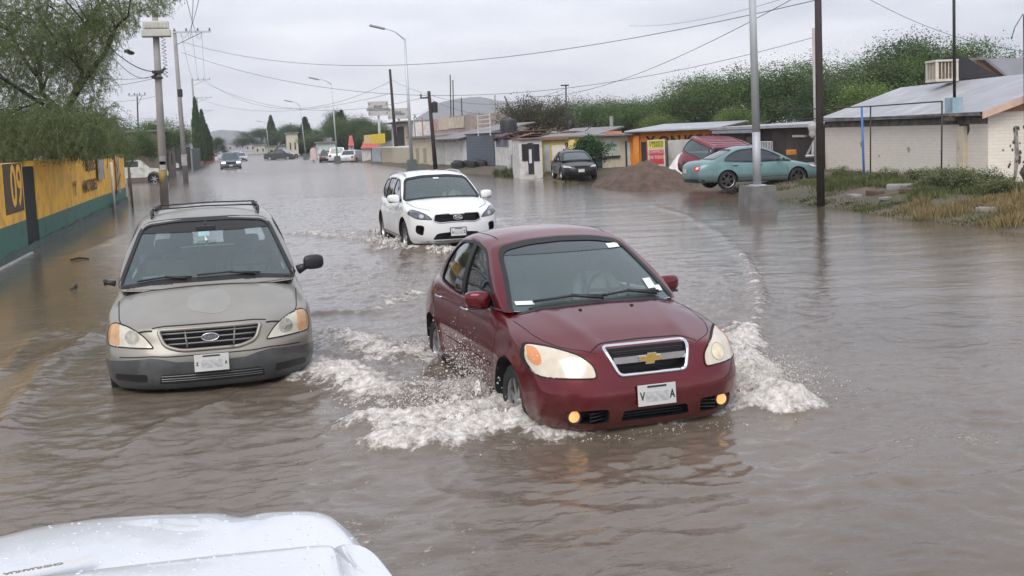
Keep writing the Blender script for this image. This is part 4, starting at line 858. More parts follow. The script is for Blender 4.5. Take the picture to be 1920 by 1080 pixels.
# ------------------------------------------------------------------ pewter minivan
def minivan():
    X, Y, th = -.3548, 12.6166, .0047+.01
    pm = paint('pewter_paint', (.29, .275, .235), .42, .45, .6, mud=(.2, .8, .25), flake=.12, dirt=(.30, .285, .25), da=.1, coatr=.09)
    bm_ = pmat('grey_bumper', (.075, .08, .082), .42, .1, .4, vary=.25, vscale=5, dirt=(.15, .15, .14), dirt_amt=.3)
    sp = dict(q=1.15, nose=2.36, tail=-2.72, fax=1.45, rax=-1.55, wr=.33, arch=.385, track=.93,
        front=[(.15, 2.26), (.25, 2.33), (.40, 2.37), (.52, 2.36), (.60, 2.31), (.70, 2.27), (.80, 2.21), (.9, 2.14)], rear=[(.3, -2.66), (.6, -2.72), (.95, -2.68), (1.2, -2.65)], fbow=.34, fbow_p=3.4, rbow=.2,
        wid=[(-2.72, .88), (-2.2, .94), (-1.5, .965), (0, .96), (1.45, .965), (1.9, .945), (2.2, .92), (2.36, .89)], side=[(0, .93), (.15, .975), (.4, 1.0), (.65, .99), (.85, .95), (1, .895)],
        top=[(-2.72, 1.08), (-1, 1.06), (.5, 1.04), (1.0, 1.10), (1.3, 1.075), (1.6, 1.01), (1.9, .93), (2.15, .85), (2.36, .77)], crown=[(-2.72, .05), (.6, .05), (1.2, .10), (1.6, .09), (2.1, .05), (2.36, .01)],
        bot=[(-2.72, .3), (-2.2, .24), (1.9, .22), (2.36, .2)], gh_z0=.98, gh_front=(1.46, .30), gh_rear=(-2.68, -2.40), gh_fcurve=([0, .5, .88, 1], [0, .47, .85, 1.0]), gh_rcurve=([0, .5, .9, 1], [0, .35, .85, 1]), gh_fbow=.24, gh_rbow=.15,
        roof=[(-2.6, 1.60), (-1.5, 1.67), (-.4, 1.695), (.6, 1.69), (1.46, 1.625)], roof_crown=.08, ghw0=[(-2.7, .80), (-1.5, .87), (0, .885), (.9, .875), (1.46, .79)], ghw1=[(-2.4, .57), (-1, .625), (0, .635), (.35, .62)], gh_bulge=.05,
        doors=(1.02, -.16, -1.30, 1.02), bumpz=.50, hoodw=.82, cabin=(-2.4, 1.22, .55, .78), hoodlines=[(.60, .50, 1.3, 2.2, .012, .07)])
    c = Car('minivan', 'dusty pewter minivan with a roof rack and one black mirror, left of the red sedan', (X, Y, 0), th-pi/2, sp, pm, cat='van'); r = c.root
    ws = rnd(half([(.42, 1.07), (.845, 1.02, .04), (.635, 1.565, .09), (.3, 1.60)]), .08, 4); c.recess(ws, .2, blk_m, 3, True)
    F1 = rnd([(1.04, 1.04, .04), (.50, 1.36), (.14, 1.53, .08), (-.10, 1.54, .03), (-.10, 1.02, .03)], .1, 4); F2 = rnd([(-.22, 1.02), (-.22, 1.545), (-1.30, 1.54), (-1.34, 1.02)], .03, 3); F3 = rnd([(-1.44, 1.03), (-1.42, 1.535), (-2.35, 1.50), (-2.45, 1.06)], .04, 3)
    for f in (F1, F2, F3): c.side_hole(f, blk_m)
    bk = rnd(half([(.72, 1.10), (.58, 1.50)]), .06); c.cutU.append(c.cut_mesh(MB().prism(bk, 'X', -4, -2.0, 1), blk_m))
    gr = rnd(half([(.26, .555, .06), (.40, .60, .05), (.45, .735, .03)]), .04); c.recess(gr, 2.16, blk_m)
    lo = rnd(half([(.46, .27), (.44, .355)]), .02); c.recess(lo, 2.22, blk_m)
    c.finish_shell(inter_m, under_m); c.gaps = MB()
    c.patch('windscreen', ws, 'X', glass('van_screen', (.62, .76, .76), .32, .02, (.16, .22, .22)), -.008, res=.07, thick=.004, bvh=c.bvhU)
    mb = MB(); c.line(ws, 'X', w=.034, off=.0025, mb=mb, closed=True, bvh=c.bvhU); mb.build('screen_seal', [rubber_m], r)
    c.patch('tint_band', rnd(half([(.655, 1.49), (.63, 1.565), (.3, 1.60)]), .03), 'X', rubber_m, -.003, res=.07, thick=.003, bvh=c.bvhU)
    for sg in (1, -1):
        for Fp in (F1, F2, F3):
            w_ = c.patch('side_window', Fp, 'Y', glass('van_side_glass', (.5, .58, .58), .3, .02), -.010, sg=sg, res=.09, thick=.004, bvh=c.bvhU); mb = MB(); c.line(Fp, 'Y', w=.03, off=.002, sg=sg, mb=mb, closed=True, bvh=c.bvhU); mb.build('window_seal', [rubber_m], w_)
        c.line(rnd([(.98, .32), (1.05, .7), (1.03, 1.0)], .1, 3, False), 'Y', sg=sg, bvh=c.bvhL, w=.009); c.line([(-.16, .3), (-.16, 1.0)], 'Y', sg=sg, bvh=c.bvhL, w=.009)
        c.line(rnd([(1.30, sg*.84), (1.9, sg*.80), (2.12, sg*.70), (2.2, sg*.50)], .2, 4, False), 'Z', w=.009, bvh=c.bvhL)
        mb = MB(); c.line([(1.0, .44), (-1.1, .44)], 'Y', w=.09, off=.01, sg=sg, mb=mb, bvh=c.bvhL); mb.build('side_moulding', [bm_], r)
        h, n = c.hit('Y', .05, .95, sg, c.bvhL); MB().tube([h+Vector((.10, 0, 0)), h+Vector((.06, sg*.035, 0)), h+Vector((-.06, sg*.035, 0)), h+Vector((-.1, 0, 0))], .012, 6).build('handle', [blk_m], c.parts['door'+('l' if sg > 0 else 'r')+'f'], True)
    c.line(rnd([(-.50, .752), (-.40, .765), (.40, .765), (.50, .752)], .05, 3, False), 'X', w=.009, bvh=c.bvhL)
    c.gaps.build('panel_gap', [gap_m], r)
    cowl(c, 1.07, 1.03, .78, blk_m, .10); c.patch('lower_frit', half([(.42, 1.08), (.845, 1.03), (.84, .97), (.3, .99)]), 'X', blk_m, .002, res=.06, bvh=c.bvhU)
    wiper(c, [([(.50, 1.075), (.2, 1.10), (-.1, 1.09)], .010), ([(-.15, 1.08), (-.4, 1.09), (-.66, 1.06)], .010), ([(.45, 1.07), (.2, 1.10)], .013), ([(-.2, 1.07), (-.4, 1.09)], .013)])
    lamp(c, rnd([(.49, .585, .02), (.57, .69, .09), (.70, .765, .1), (.86, .785, .06), (.915, .70, .08), (.90, .595, .04)], .05, 4), rnd([(.79, .78), (.87, .77), (.907, .70), (.895, .61), (.79, .60)], .03), [(.675, .675, .064)], 1.7, amb=pmat('faded_amber', (.55, .30, .13), .3, 0, .8, vary=.2, vscale=20), lens=pmat('yellowed_cover', (.60, .57, .46), .2, .1, 1., vary=.12, vscale=10), bowl_m=pmat('dull_bowl', (.40, .38, .30), .2, .6, 1., vary=.3, vscale=25))
    g = bpy.data.objects.new('grille', None); COL.objects.link(g); g.parent = r
    m = MB(); P = [c.hit('X', y, z, bvh=c.bvhL)[0]+Vector((.004, 0, 0)) for y, z in dens(gr, .04)]; m.tube(P+[P[0]], .018, 8); m.build('grille_surround', [pm], g, True)
    m = MB()
    for z, hw in ((.610, .37), (.655, .40), (.70, .425)):
        pp = [c.hit('X', y, z, bvh=c.bvhL)[0]-Vector((.005, 0, 0)) for y in np.linspace(-hw, hw, 11)]; m.tube(pp, .009, 6)
    for y in (-.20, .20):
        pp = [c.hit('X', y*(1+(.1*(z-.56)/.18)), z, bvh=c.bvhL)[0]-Vector((.005, 0, 0)) for z in (.575, .65, .73)]; m.tube(pp, .009, 6)
    m.build('grille_bars', [pmat('grille_grey', (.20, .20, .19), .4, .4)], g, True)
    ex = c.hit('X', 0, .655, bvh=c.bvhL)[0].x+.02; e_ = MB().prism(ellipse(0, .655, .075, .034, 28), 'X', ex-.02, ex).build('emblem', [pmat('emblem_blue_grey', (.16, .18, .20), .3, .4, 1.)], g)
    MB().tube([(ex, .075*cos(a), .655+.034*sin(a)) for a in np.linspace(0, 2*pi, 29)], .005, 6).build('emblem_rim', [chrome_m], e_, True); place_text('Ford', .052, chrome_m, e_, (ex+.002, 0, .655), (0, 1, 0), (0, 0, 1), depth=.002, squash=1.1)
    # bumper skin of darker plastic, folded round the corners
    bp = c.patch('bumper_skin', half([(.87, .215), (.875, .47), (.52, .505), (.42, .49), (.3, .46), (.15, .455)]), 'X', bm_, .008, res=.05, thick=.014)
    c.patch('bumper_vent', rnd(half([(.46, .27), (.44, .355)]), .02), 'X', blk_m, .012, res=.08, thick=.012, parent=bp)
    m = MB()
    for z in (.29, .31, .335): 
        pp = [c.hit('X', y, z, bvh=c.bvhL)[0]+Vector((.014, 0, 0)) for y in np.linspace(-.44, .44, 9)]; m.tube(pp, .005, 5)
    m.build('vent_slats', [bm_], bp)
    for sg in (1, -1):
        f = rnd([(.56, .29), (.56, .36), (.84, .36), (.84, .30)], .02); c.patch('corner_slot', f if sg > 0 else mir(f), 'X', blk_m, .0115, res=.06, thick=.01, parent=bp)
    for sg in (1, -1):
        s_ = c.patch('bumper_side', [(2.24, .22), (2.24, .47), (1.84, .46), (1.84, .26)], 'Y', bm_, .008, sg=sg, res=.06, thick=.012)
    c.line(rnd([(-.8, .505), (-.5, .52), (-.4, .51), (.4, .51), (.5, .52), (.8, .505)], .05, 3, False), 'X', w=.010, bvh=c.bvhL, mb=(gm := MB())); gm.build('bumper_joint', [gap_m], r)
    plate(c, 0, .44, 2.398, chars=[('Z', -.125, .04), ('A', .125, .04)], frame=None)
    # mirrors: large on the driver's side, folded stump on the other
    def f(P):
        P2 = P/np.maximum(1e-6, (np.abs(P)**3.2).sum(1, keepdims=True)**(1/3.2)); return np.stack([.98+P2[:, 0]*.07-.02*P2[:, 1], 1.055+P2[:, 1]*.105, 1.13+P2[:, 2]*.075], 1)
    V, F = blob(f, 8, 10, 8, 1); o = link('door_mirror', npmesh('door_mirror', V, F, [blk_m]), r); MB().tube([(.98, 1.0, 1.10), (1.0, .89, 1.06)], [.03, .05], 8).build('mirror_arm', [blk_m], o, True)
    m = MB(); m.tube([(1.0, -.89, 1.05), (.99, -.95, 1.06), (.97, -.98, 1.07)], [.03, .022, .026], 8); m.tube([(.97, -.97, 1.04), (.96, -.99, 1.09)], [.03, .02], 8); o = m.build('broken_mirror', [blk_m], r, True); o['label'] = 'black stump of the missing mirror'
    for x in (1.45, -1.55):
        for y in (.82, -.82): add_wheel(r, x, y, .33, .215, tyre_m, rim_m, under_m, 6)
    # roof rack
    m = MB()
    for sg in (1, -1):
        P = [c.hit('Z', x, sg*.56, bvh=c.bvhU)[0]+Vector((0, 0, .045 if -1.75 < x < -.05 else .008)) for x in np.linspace(-1.9, .05, 12)]; m.tube(P, .010, 6)
        for x in (-1.7, -.9, -.15): h = c.hit('Z', x, sg*.56, bvh=c.bvhU)[0]; m.tube([h, h+Vector((0, 0, .055))], .02, 6)
    for x in (-.25, -1.5): h = c.hit('Z', x, .56, bvh=c.bvhU)[0]; m.tube([(x, -.57, h.z+.055), (x, 0, h.z+.07), (x, .57, h.z+.055)], .009, 6)
    m.build('roof_rack', [blk_m], r, True)
    grey_seat = pmat('grey_seat', (.20, .21, .21), .9)
    interior(c, [(.25, .42, .5), (.25, -.42, .5), (-.75, -.3, .5), (-.75, .3, .5)], (.75, 1.20, 1.06, .80), (.62, .42, 1.12), 1.25)
    m = MB(); m.tube([(.62, 0, 1.60), (.66, 0, 1.56)], .01, 6); m.box((.68, 0, 1.525), (.02, .2, .055), bev=.01); mr = m.build('rear_view_mirror', [blk_m], r)
    MB().box((.72, -.02, 1.47), (.004, .11, .045)).build('hanging_tag', [pmat('pale_blue_tag', (.45, .75, .78), .6)], mr)
    MB().tube([(.71, -.01, 1.45), (.71, 0, 1.40), (.71, .005, 1.34)], [.004, .018, .01], 6).build('hanging_charm', [paper_m], mr)
    MB().box((1.02, -.52, 1.085), (.16, .22, .012), rz=.2).build('paper', [pmat('teal_paper', (.35, .6, .58), .7)], r)
    # glare on the bonnet, painted as a round patch of lighter colour
    pt = c.patch('glare_patch', [( 1.78+.26*cos(a)*(1+.12*sin(3*a)), .0+.22*sin(a)*(1+.1*cos(2*a))) for a in np.linspace(0, 2*pi, 30)[:-1]], 'Z', paint('glare_paint', (.33, .32, .29), .5, .4, .2, flake=.12), .0015, res=.05, thick=.002, bvh=c.bvhL)
    if pt: pt['label'] = 'round patch of painted glare in the middle of the bonnet'
    return c
red = red_sedan(); suv = white_suv(); van = minivan()
# ------------------------------------------------------------------ people
def skin_body(name, J, E, mats, parent=None, sub=2, flesh=None):
    "one continuous figure grown on a stick skeleton; J: {name: (pos, radius)}"
    names = list(J); me = bpy.data.meshes.new(name); me.from_pydata([J[n][0] for n in names], [(names.index(a), names.index(b)) for a, b in E], []); o = bpy.data.objects.new(name, me); COL.objects.link(o)
    o.modifiers.new('s', 'SKIN'); sk = me.skin_vertices[0].data
    for i, n in enumerate(names): r = J[n][1]; sk[i].radius = r if isinstance(r, tuple) else (r, r)
    sk[0].use_root = True; md = o.modifiers.new('u', 'SUBSURF'); md.levels = md.render_levels = sub; dg = bpy.context.evaluated_depsgraph_get(); dg.update(); r = bpy.data.meshes.new_from_object(o.evaluated_get(dg)); bpy.data.objects.remove(o)
    for m in mats: r.materials.append(m)
    r.polygons.foreach_set('use_smooth', [True]*len(r.polygons)); q = link(name, r, parent)
    if flesh:
        for p in r.polygons: p.material_index = flesh(p.center)
    return q
skin_m = pmat('skin', (.30, .17, .11), .55); hair_m = pmat('dark_hair', (.015, .012, .010), .6)
def person(label, loc, rz, shirt, trousers, seated=False, scale=1., parent=None):
    f = 1 if seated else 0; hip = .0; J = {'pelvis': ((0, 0, 0), (.15, .12)), 'waist': ((.0, 0, .17), (.135, .10)), 'chest': ((.01, 0, .36), (.17, .12)), 'neckb': ((0, 0, .50), (.085, .075)), 'neck': ((.005, 0, .56), .050), 'headb': ((.02, 0, .63), (.068, .075)), 'head': ((.015, 0, .72), (.075, .092)), 'top': ((.005, 0, .79), (.055, .065))}
    E = [('pelvis', 'waist'), ('waist', 'chest'), ('chest', 'neckb'), ('neckb', 'neck'), ('neck', 'headb'), ('headb', 'head'), ('head', 'top')]
    for s, n in ((1, 'l'), (-1, 'r')):
        J.update({n+'sh': ((0, s*.17, .46), .062)}); E.append(('neckb', n+'sh'))
        if seated: J.update({n+'el': ((.16, s*.24, .25), .042), n+'wr': ((.36, s*.15, .33), .028), n+'hand': ((.42, s*.14, .35), (.03, .042)), n+'kn': ((.44, s*.13, .02), .068), n+'an': ((.58, s*.13, -.36), .045), n+'toe': ((.70, s*.13, -.42), .038)})
        else: J.update({n+'el': ((-.03, s*.235, .20), .042), n+'wr': ((.05, s*.25, -.04), .028), n+'hand': ((.08, s*.25, -.12), (.028, .040)), n+'kn': ((.02, s*.10, -.42), .065), n+'an': ((-.01, s*.10, -.82), .042), n+'toe': ((.12, s*.11, -.88), .036)})
        E += [(n+'sh', n+'el'), (n+'el', n+'wr'), (n+'wr', n+'hand'), ('pelvis', n+'kn'), (n+'kn', n+'an'), (n+'an', n+'toe')]
    r = empty('person', loc, rz, label, 'person'); r.scale = (scale,)*3
    if parent is not None: r.parent = parent
    def fl(c):
        if c.z > .545: return 1
        if (abs(c.y) > .19 and c.z < .08 and not seated) or (seated and c.x > .33 and c.z > .22): return 1
        return 2 if (c.z < .03 if not seated else c.z < .10) else 0
    b = skin_body('body', J, E, [shirt, skin_m, trousers], r, flesh=fl)
    V, F = blob(lambda P: np.stack([-.005+P[:, 0]*.098-.012, P[:, 1]*.082, .755+P[:, 2]*.075+.02*(P[:, 0] < -.5)*-1], 1), 8, 8, 6, 3); link('hair', npmesh('hair', V, F, [hair_m]), r)
    m = MB(); m.lathe([(0, .012), (.008, .009), (.011, 0)], axis='X', c=(.098, 0, .70), seg=8)
    m.tube([(.088, 0, .725), (.108, 0, .695), (.094, 0, .685)], [.007, .012, .008], 6); m.build('nose', [skin_m], r, True)
    for s in (1, -1): MB().lathe([(0, .006), (.009, .004), (.011, 0)], axis='X', c=(.083, s*.030, .725), seg=8).build('eye', [hair_m], r, True); MB().tube([(.0, s*.078, .70), (-.01, s*.086, .735)], .013, 6).build('ear', [skin_m], r, True)
    MB().box((.086, 0, .660), (.012, .042, .008), bev=.003).build('mouth', [pmat('lips', (.22, .09, .07), .5)], r)
    return r
def carframe(c, x, y, z): return c.root.matrix_world @ Vector((x, y, z))
bpy.context.view_layer.update()
def seat_person(c, x, y, z, label, shirt):
    a = c.root.rotation_euler.z; p = Vector(c.root.location)+Matrix.Rotation(a, 3, 'Z') @ Vector((x, y, z)); return person(label, p, a, shirt, pmat('dark_trousers', (.02, .025, .04), .8), True, .93)
seat_person(red, .02, .36, .60, 'driver in a pale shirt behind the windscreen of the wine red sedan', pmat('pale_shirt', (.62, .60, .56), .8)); seat_person(suv, .05, .40, .72, 'driver in a white shirt behind the windscreen of the white utility vehicle', pmat('white_shirt', (.75, .75, .75), .8))
# ------------------------------------------------------------------ parked cars with the same skin builder
def parked(name, label, loc, rot, pm, L_, W_, H_, wb, kind, cat, q=.75, rimr=.66, rim=rim_m, z0=0., wr=.32):
    fo, ro = (L_-wb)*.46, (L_-wb)*.54; n_, t_ = wb/2+fo, -wb/2-ro; hw = W_/2; fa, ra = wb/2, -wb/2
    if kind == 'sedan':
        top = [(t_, .90), (t_+.12, .99), (t_+.6, 1.03), (-.9, 1.0), (0, .97), (.9, .98), (1.2, .95), (n_-.5, .83), (n_, .70)]; roof = [(-2, H_-.09), (-1.1, H_-.02), (-.3, H_), (.4, H_-.015), (1.2, H_-.07)]; ghf = (1.30, .25); ghr = (t_+.50, -1.00); wr_ = .28; z_g = .92
        rearp = [(.2, t_+.12), (.5, t_), (.75, t_+.01), (1.0, t_+.10)]
    else:
        top = [(t_, 1.02), (-1, 1.02), (0, 1.0), (.9, 1.05), (1.2, 1.03), (n_-.3, .95), (n_, .88)]; roof = [(-2.4, H_-.04), (-1, H_), (.2, H_), (1, H_-.06)]; ghf = (1.15, .35); ghr = (t_+.03, t_+.40); z_g = .98; rearp = [(.3, t_+.05), (.6, t_), (1.0, t_+.02), (1.2, t_+.05)]
    sp = dict(q=q, nose=n_, tail=t_, fax=fa, rax=ra, wr=wr, arch=wr+.055, track=hw-.02, front=[(.15, n_-.10), (.4, n_), (.55, n_-.02), (.7, n_-.09), (1.0, n_-.25)], rear=rearp, fbow=.30, fbow_p=3.2, rbow=.20,
        wid=[(t_, hw*.88), (t_+.4, hw*.97), (ra, hw), (fa, hw), (n_-.3, hw*.96), (n_, hw*.9)], side=[(0, .91), (.12, .965), (.35, 1.), (.65, .985), (.88, .94), (1, .89)], top=top, crown=[(t_, .07), (0, .06), (n_-.6, .06), (n_, .02)], bot=[(t_, .26), (n_, .2)],
        gh_z0=z_g, gh_front=ghf, gh_rear=ghr, gh_fcurve=([0, .5, .88, 1], [0, .46, .85, 1]), gh_rcurve=([0, .5, .9, 1], [0, .44, .88, 1]), gh_fbow=.18, gh_rbow=.16, roof=roof, roof_crown=.05, ghw0=[(t_, hw*.80), (-.5, hw*.92), (.5, hw*.92), (1.2, hw*.86)], ghw1=[(-1.5, hw*.62), (-.5, hw*.67), (.3, hw*.66)] if kind == 'sedan' else [(t_, hw*.74), (-.5, hw*.78), (.3, hw*.77)], gh_bulge=.03, doors=(.92, -.25, -1.15, z_g+.02), cabin=(t_+.7 if kind == 'sedan' else t_+.25, 1.0, .5, hw*.8))
    c = Car(name, label, loc, 0, sp, pm, cat=cat); c.root.rotation_euler = rot; r = c.root; zt = H_-.13
    ws = rnd(half([(.40, z_g+.06), (hw*.80, z_g+.03, .05), (hw*.62, zt, .08), (.3, zt+.04)]), .08, 3); c.recess(ws, .1, blk_m, 3, True)
    if kind == 'sedan':
        rw = rnd(half([(hw*.70, z_g+.14), (hw*.56, zt, .1), (.3, zt+.02)]), .08, 3); F1 = rnd([(.88, z_g+.03, .04), (.50, z_g+.25), (.10, zt+.0, .12), (-.20, zt+.03, .02), (-.20, z_g+.01, .02)], .12, 3); F2 = rnd([(-.29, z_g+.01, .02), (-.29, zt+.03, .02), (-.85, zt, .2), (-1.25, z_g+.22, .15), (-1.38, z_g+.07, .05)], .1, 3); FS = [F1, F2]
    else:
        rw = rnd(half([(hw*.76, z_g+.12), (hw*.66, zt-.02)]), .08, 3); F1 = rnd([(.78, z_g+.05), (.30, zt), (-.20, zt), (-.20, z_g+.04)], .05, 2); F2 = rnd([(-.32, z_g+.04), (-.32, zt), (-1.05, zt), (-1.15, z_g+.05)], .04, 2); F3 = rnd([(-1.30, z_g+.05), (-1.22, zt), (t_+.42, zt), (t_+.25, z_g+.07)], .04, 2); FS = [F1, F2, F3]
    c.cutU.append(c.cut_mesh(MB().prism(rw, 'X', -5, t_+.9 if kind != 'sedan' else -.9, 1), blk_m))
    for f_ in FS: c.side_hole(f_, blk_m)
    gl = rnd(half([(.30, .58), (.36, .70)]), .03); c.recess(gl, n_-.14, blk_m); lo = rnd(half([(.42, .28), (.40, .40)]), .03); c.recess(lo, n_-.14, blk_m)
    c.finish_shell(inter_m, under_m); c.gaps = MB(); sgl = glass('dark_side_glass', (.08, .10, .11), .85, .02, (.02, .025, .035))
    c.patch('windscreen', ws, 'X', gloss_glass, -.008, res=.09, thick=.004, bvh=c.bvhU); mb = MB(); c.line(ws, 'X', w=.04, off=.003, mb=mb, closed=True, bvh=c.bvhU, step=.05); mb.build('screen_seal', [rubber_m], r)
    c.patch('rear_window', rw, 'X', gloss_glass, -.008, sg=-1, res=.09, thick=.004, bvh=c.bvhU); mb = MB(); c.line(rw, 'X', w=.03, off=.003, mb=mb, closed=True, sg=-1, bvh=c.bvhU, step=.05); mb.build('rear_window_seal', [rubber_m], r)
    for sg in (1, -1):
        for Fp in FS:
            w_ = c.patch('side_window', Fp, 'Y', sgl, -.010, sg=sg, res=.1, thick=.004, bvh=c.bvhU); mb = MB(); c.line(Fp, 'Y', w=.03, off=.002, sg=sg, mb=mb, closed=True, bvh=c.bvhU, step=.05); mb.build('window_seal', [rubber_m], w_)
        c.patch('pillar_trim', [(-.19, z_g+.01), (-.19, zt+.04), (-.30, zt+.04), (-.30, z_g+.01)], 'Y', rubber_m, .003, sg=sg, bvh=c.bvhU)
        for x in (.92, -.25, -1.15): c.line([(x, .3), (x, z_g)], 'Y', sg=sg, bvh=c.bvhL, w=.010, step=.06)
        c.line([(.92, .40), (-1.0, .40)], 'Y', sg=sg, bvh=c.bvhL, w=.010, step=.06)
        for x in (-.10, -1.0):
            h, n = c.hit('Y', x, z_g-.10, sg, c.bvhL); MB().tube([h+Vector((.09, 0, 0)), h+Vector((.05, sg*.03, 0)), h+Vector((-.05, sg*.03, 0)), h+Vector((-.09, 0, 0))], .013, 6).build('handle', [blk_m], c.parts['door'+('l' if sg > 0 else 'r')+('f' if x > -.5 else 'r')], True)
    c.gaps.build('panel_gap', [gap_m], r)
    lamp(c, rnd([(hw*.50, .62, .02), (hw*.60, .70, .05), (hw*.92, .74, .05), (hw*.92, .63, .04)], .04, 3), None, [], fa+.1, lens=pmat('clear_headlight', (.55, .56, .55), .12, .3, 1., vary=.3, vscale=10), rim=True)
    for sg in (1, -1):
        tl = rnd([(hw*.62, .66), (hw*.62, .84), (hw*.96, .86), (hw*.96, .68)] if kind == 'sedan' else [(hw*.80, .62), (hw*.80, .92), (hw*.95, .92), (hw*.95, .62)], .03, 3); tl = tl if sg > 0 else mir(tl)
        t = c.patch('tail_light', tl, 'X', red_lens_m, .005, sg=-1, res=.04, thick=.006, bvh=c.bvhL, xmax=t_+.30)
        if t and kind == 'sedan': c.patch('reverse_light', ellipse(sg*hw*.76, .77, .05, .045, 14), 'X', pmat('clear_rear_lens', (.7, .68, .66), .2, 0, 1.), .008, sg=-1, res=.04, thick=.004, parent=t, bvh=c.bvhL)
    c.patch('plate_recess', rnd(half([(.32, .60), (.30, .78)]), .02), 'X', pmat('shadow_trim', (.05, .05, .05), .6) if kind != 'sedan' else pm, .004, sg=-1, res=.08, bvh=c.bvhL)
    o = MB().box((0, 0, 0), (.008, .30, .15), bev=.002).build('number_plate', [plate_m], r); o.location = (t_-.012, 0, .68 if kind == 'sedan' else .48)
    o = MB().box((0, 0, 0), (.008, .30, .15), bev=.002).build('number_plate', [plate_m], r); o.location = (n_+.012, 0, .47)
    c.patch('lower_bumper', rnd(half([(hw*.9, .28), (hw*.9, .40)]), .02), 'X', blk_m if kind != 'sedan' else pmat('dark_lower_trim', (.03, .05, .05), .5), .004, sg=-1, res=.08, bvh=c.bvhL)
    mirror(c, .62, hw+.10, z_g+.07, pm, .06, .10, .07)
    for x in (fa, ra):
        for y in (hw-.12, -hw+.12): add_wheel(r, x, y, wr, .21, tyre_m, rim, under_m, 6, rim_r=wr*rimr)
    interior(c, [(.05, .36, .48), (.05, -.36, .48), (-.85, 0, 1.1)], (.55, .95, z_g+.0, hw*.75), None, z_g+.18)
    return c
teal = paint('faded_teal_paint', (.125, .235, .24), .40, .2, .6, flake=.12, dirt=(.20, .26, .25), da=.25, mud=(.2, .6, .5), coatr=.12)
pr, pf = G(1374, 352, .32), G(1503, 345, .32); md = (pr+pf)/2; ang = atan2(pf.y-pr.y, pf.x-pr.x)
tc_ = parked('sedan', 'faded teal sedan parked on the verge, its tail toward the earth mound', (md.x-.42, md.y+.2, .30), (0, 0, ang), teal, 4.85, 1.79, 1.47, max(2.6, (pf-pr).length), 'sedan', 'car', .9, .74, pmat('bronze_rim', (.10, .09, .085), .35, .6))
tc_.root.scale = (.93,)*3
for wch in children(tc_.root):
    if wch.name.startswith('wheel'):
        MB().lathe([(.235, .0), (.245, .012), (.225, .016)], axis='Y', seg=30, c=(0, -.105 if wch.location.y < 0 else .09, 0)).build('rim_ring', [silver_m], wch, True)
maroon = paint('maroon_paint', (.20, .018, .035), .35, .2, .7, flake=.1, coatr=.08); an = atan2(.32, .95); pb = G(1304, 338, .35); hd = Vector((cos(an), sin(an), 0)); ctr = pb+hd*2.3+Vector((.2, 1.4, 0))
mc_ = parked('old_utility_vehicle', 'maroon utility vehicle leaning on its side slope with its tailgate toward the white sheet', (ctr.x, ctr.y, .12), (radians(19), radians(3), an), maroon, 4.75, 1.80, 1.72, 2.75, 'wagon', 'suv', .8)
m = MB()
for y in np.linspace(-.55, .55, 7): m.tube([mc_.hit('Z', x, y, bvh=mc_.bvhU)[0]+Vector((0, 0, .006)) for x in np.linspace(-2.0, .2, 8)], .014, 4)
m.build('roof_ribs', [maroon], mc_.root, True)
m = MB(); [m.tube([(-2.0, s*.62, 1.74), (-1.9, s*.62, 1.79), (0, s*.62, 1.79), (.1, s*.62, 1.73)], .018, 6) for s in (1, -1)]; 
blackp_ = paint('black_paint', (.004, .004, .005), .35, .1, .3, flake=.1); pbk = G(1088, 337, .25)
bc_ = parked('sedan', 'black sedan parked nose toward the street before the yellow shop', (pbk.x+.35, pbk.y+2.1, .22), (0, 0, -pi/2-.12), blackp_, 4.55, 1.80, 1.46, 2.65, 'sedan', 'car', .8)
bc_.root.scale = (.9,)*3
pp = at(1063, 290, 52.3); person('person in a grey top standing behind the black sedan', (pp.x, pp.y, 1.02), -pi*.6, pmat('grey_top', (.20, .19, .20), .9), pmat('dark_trousers', (.02, .025, .04), .8))
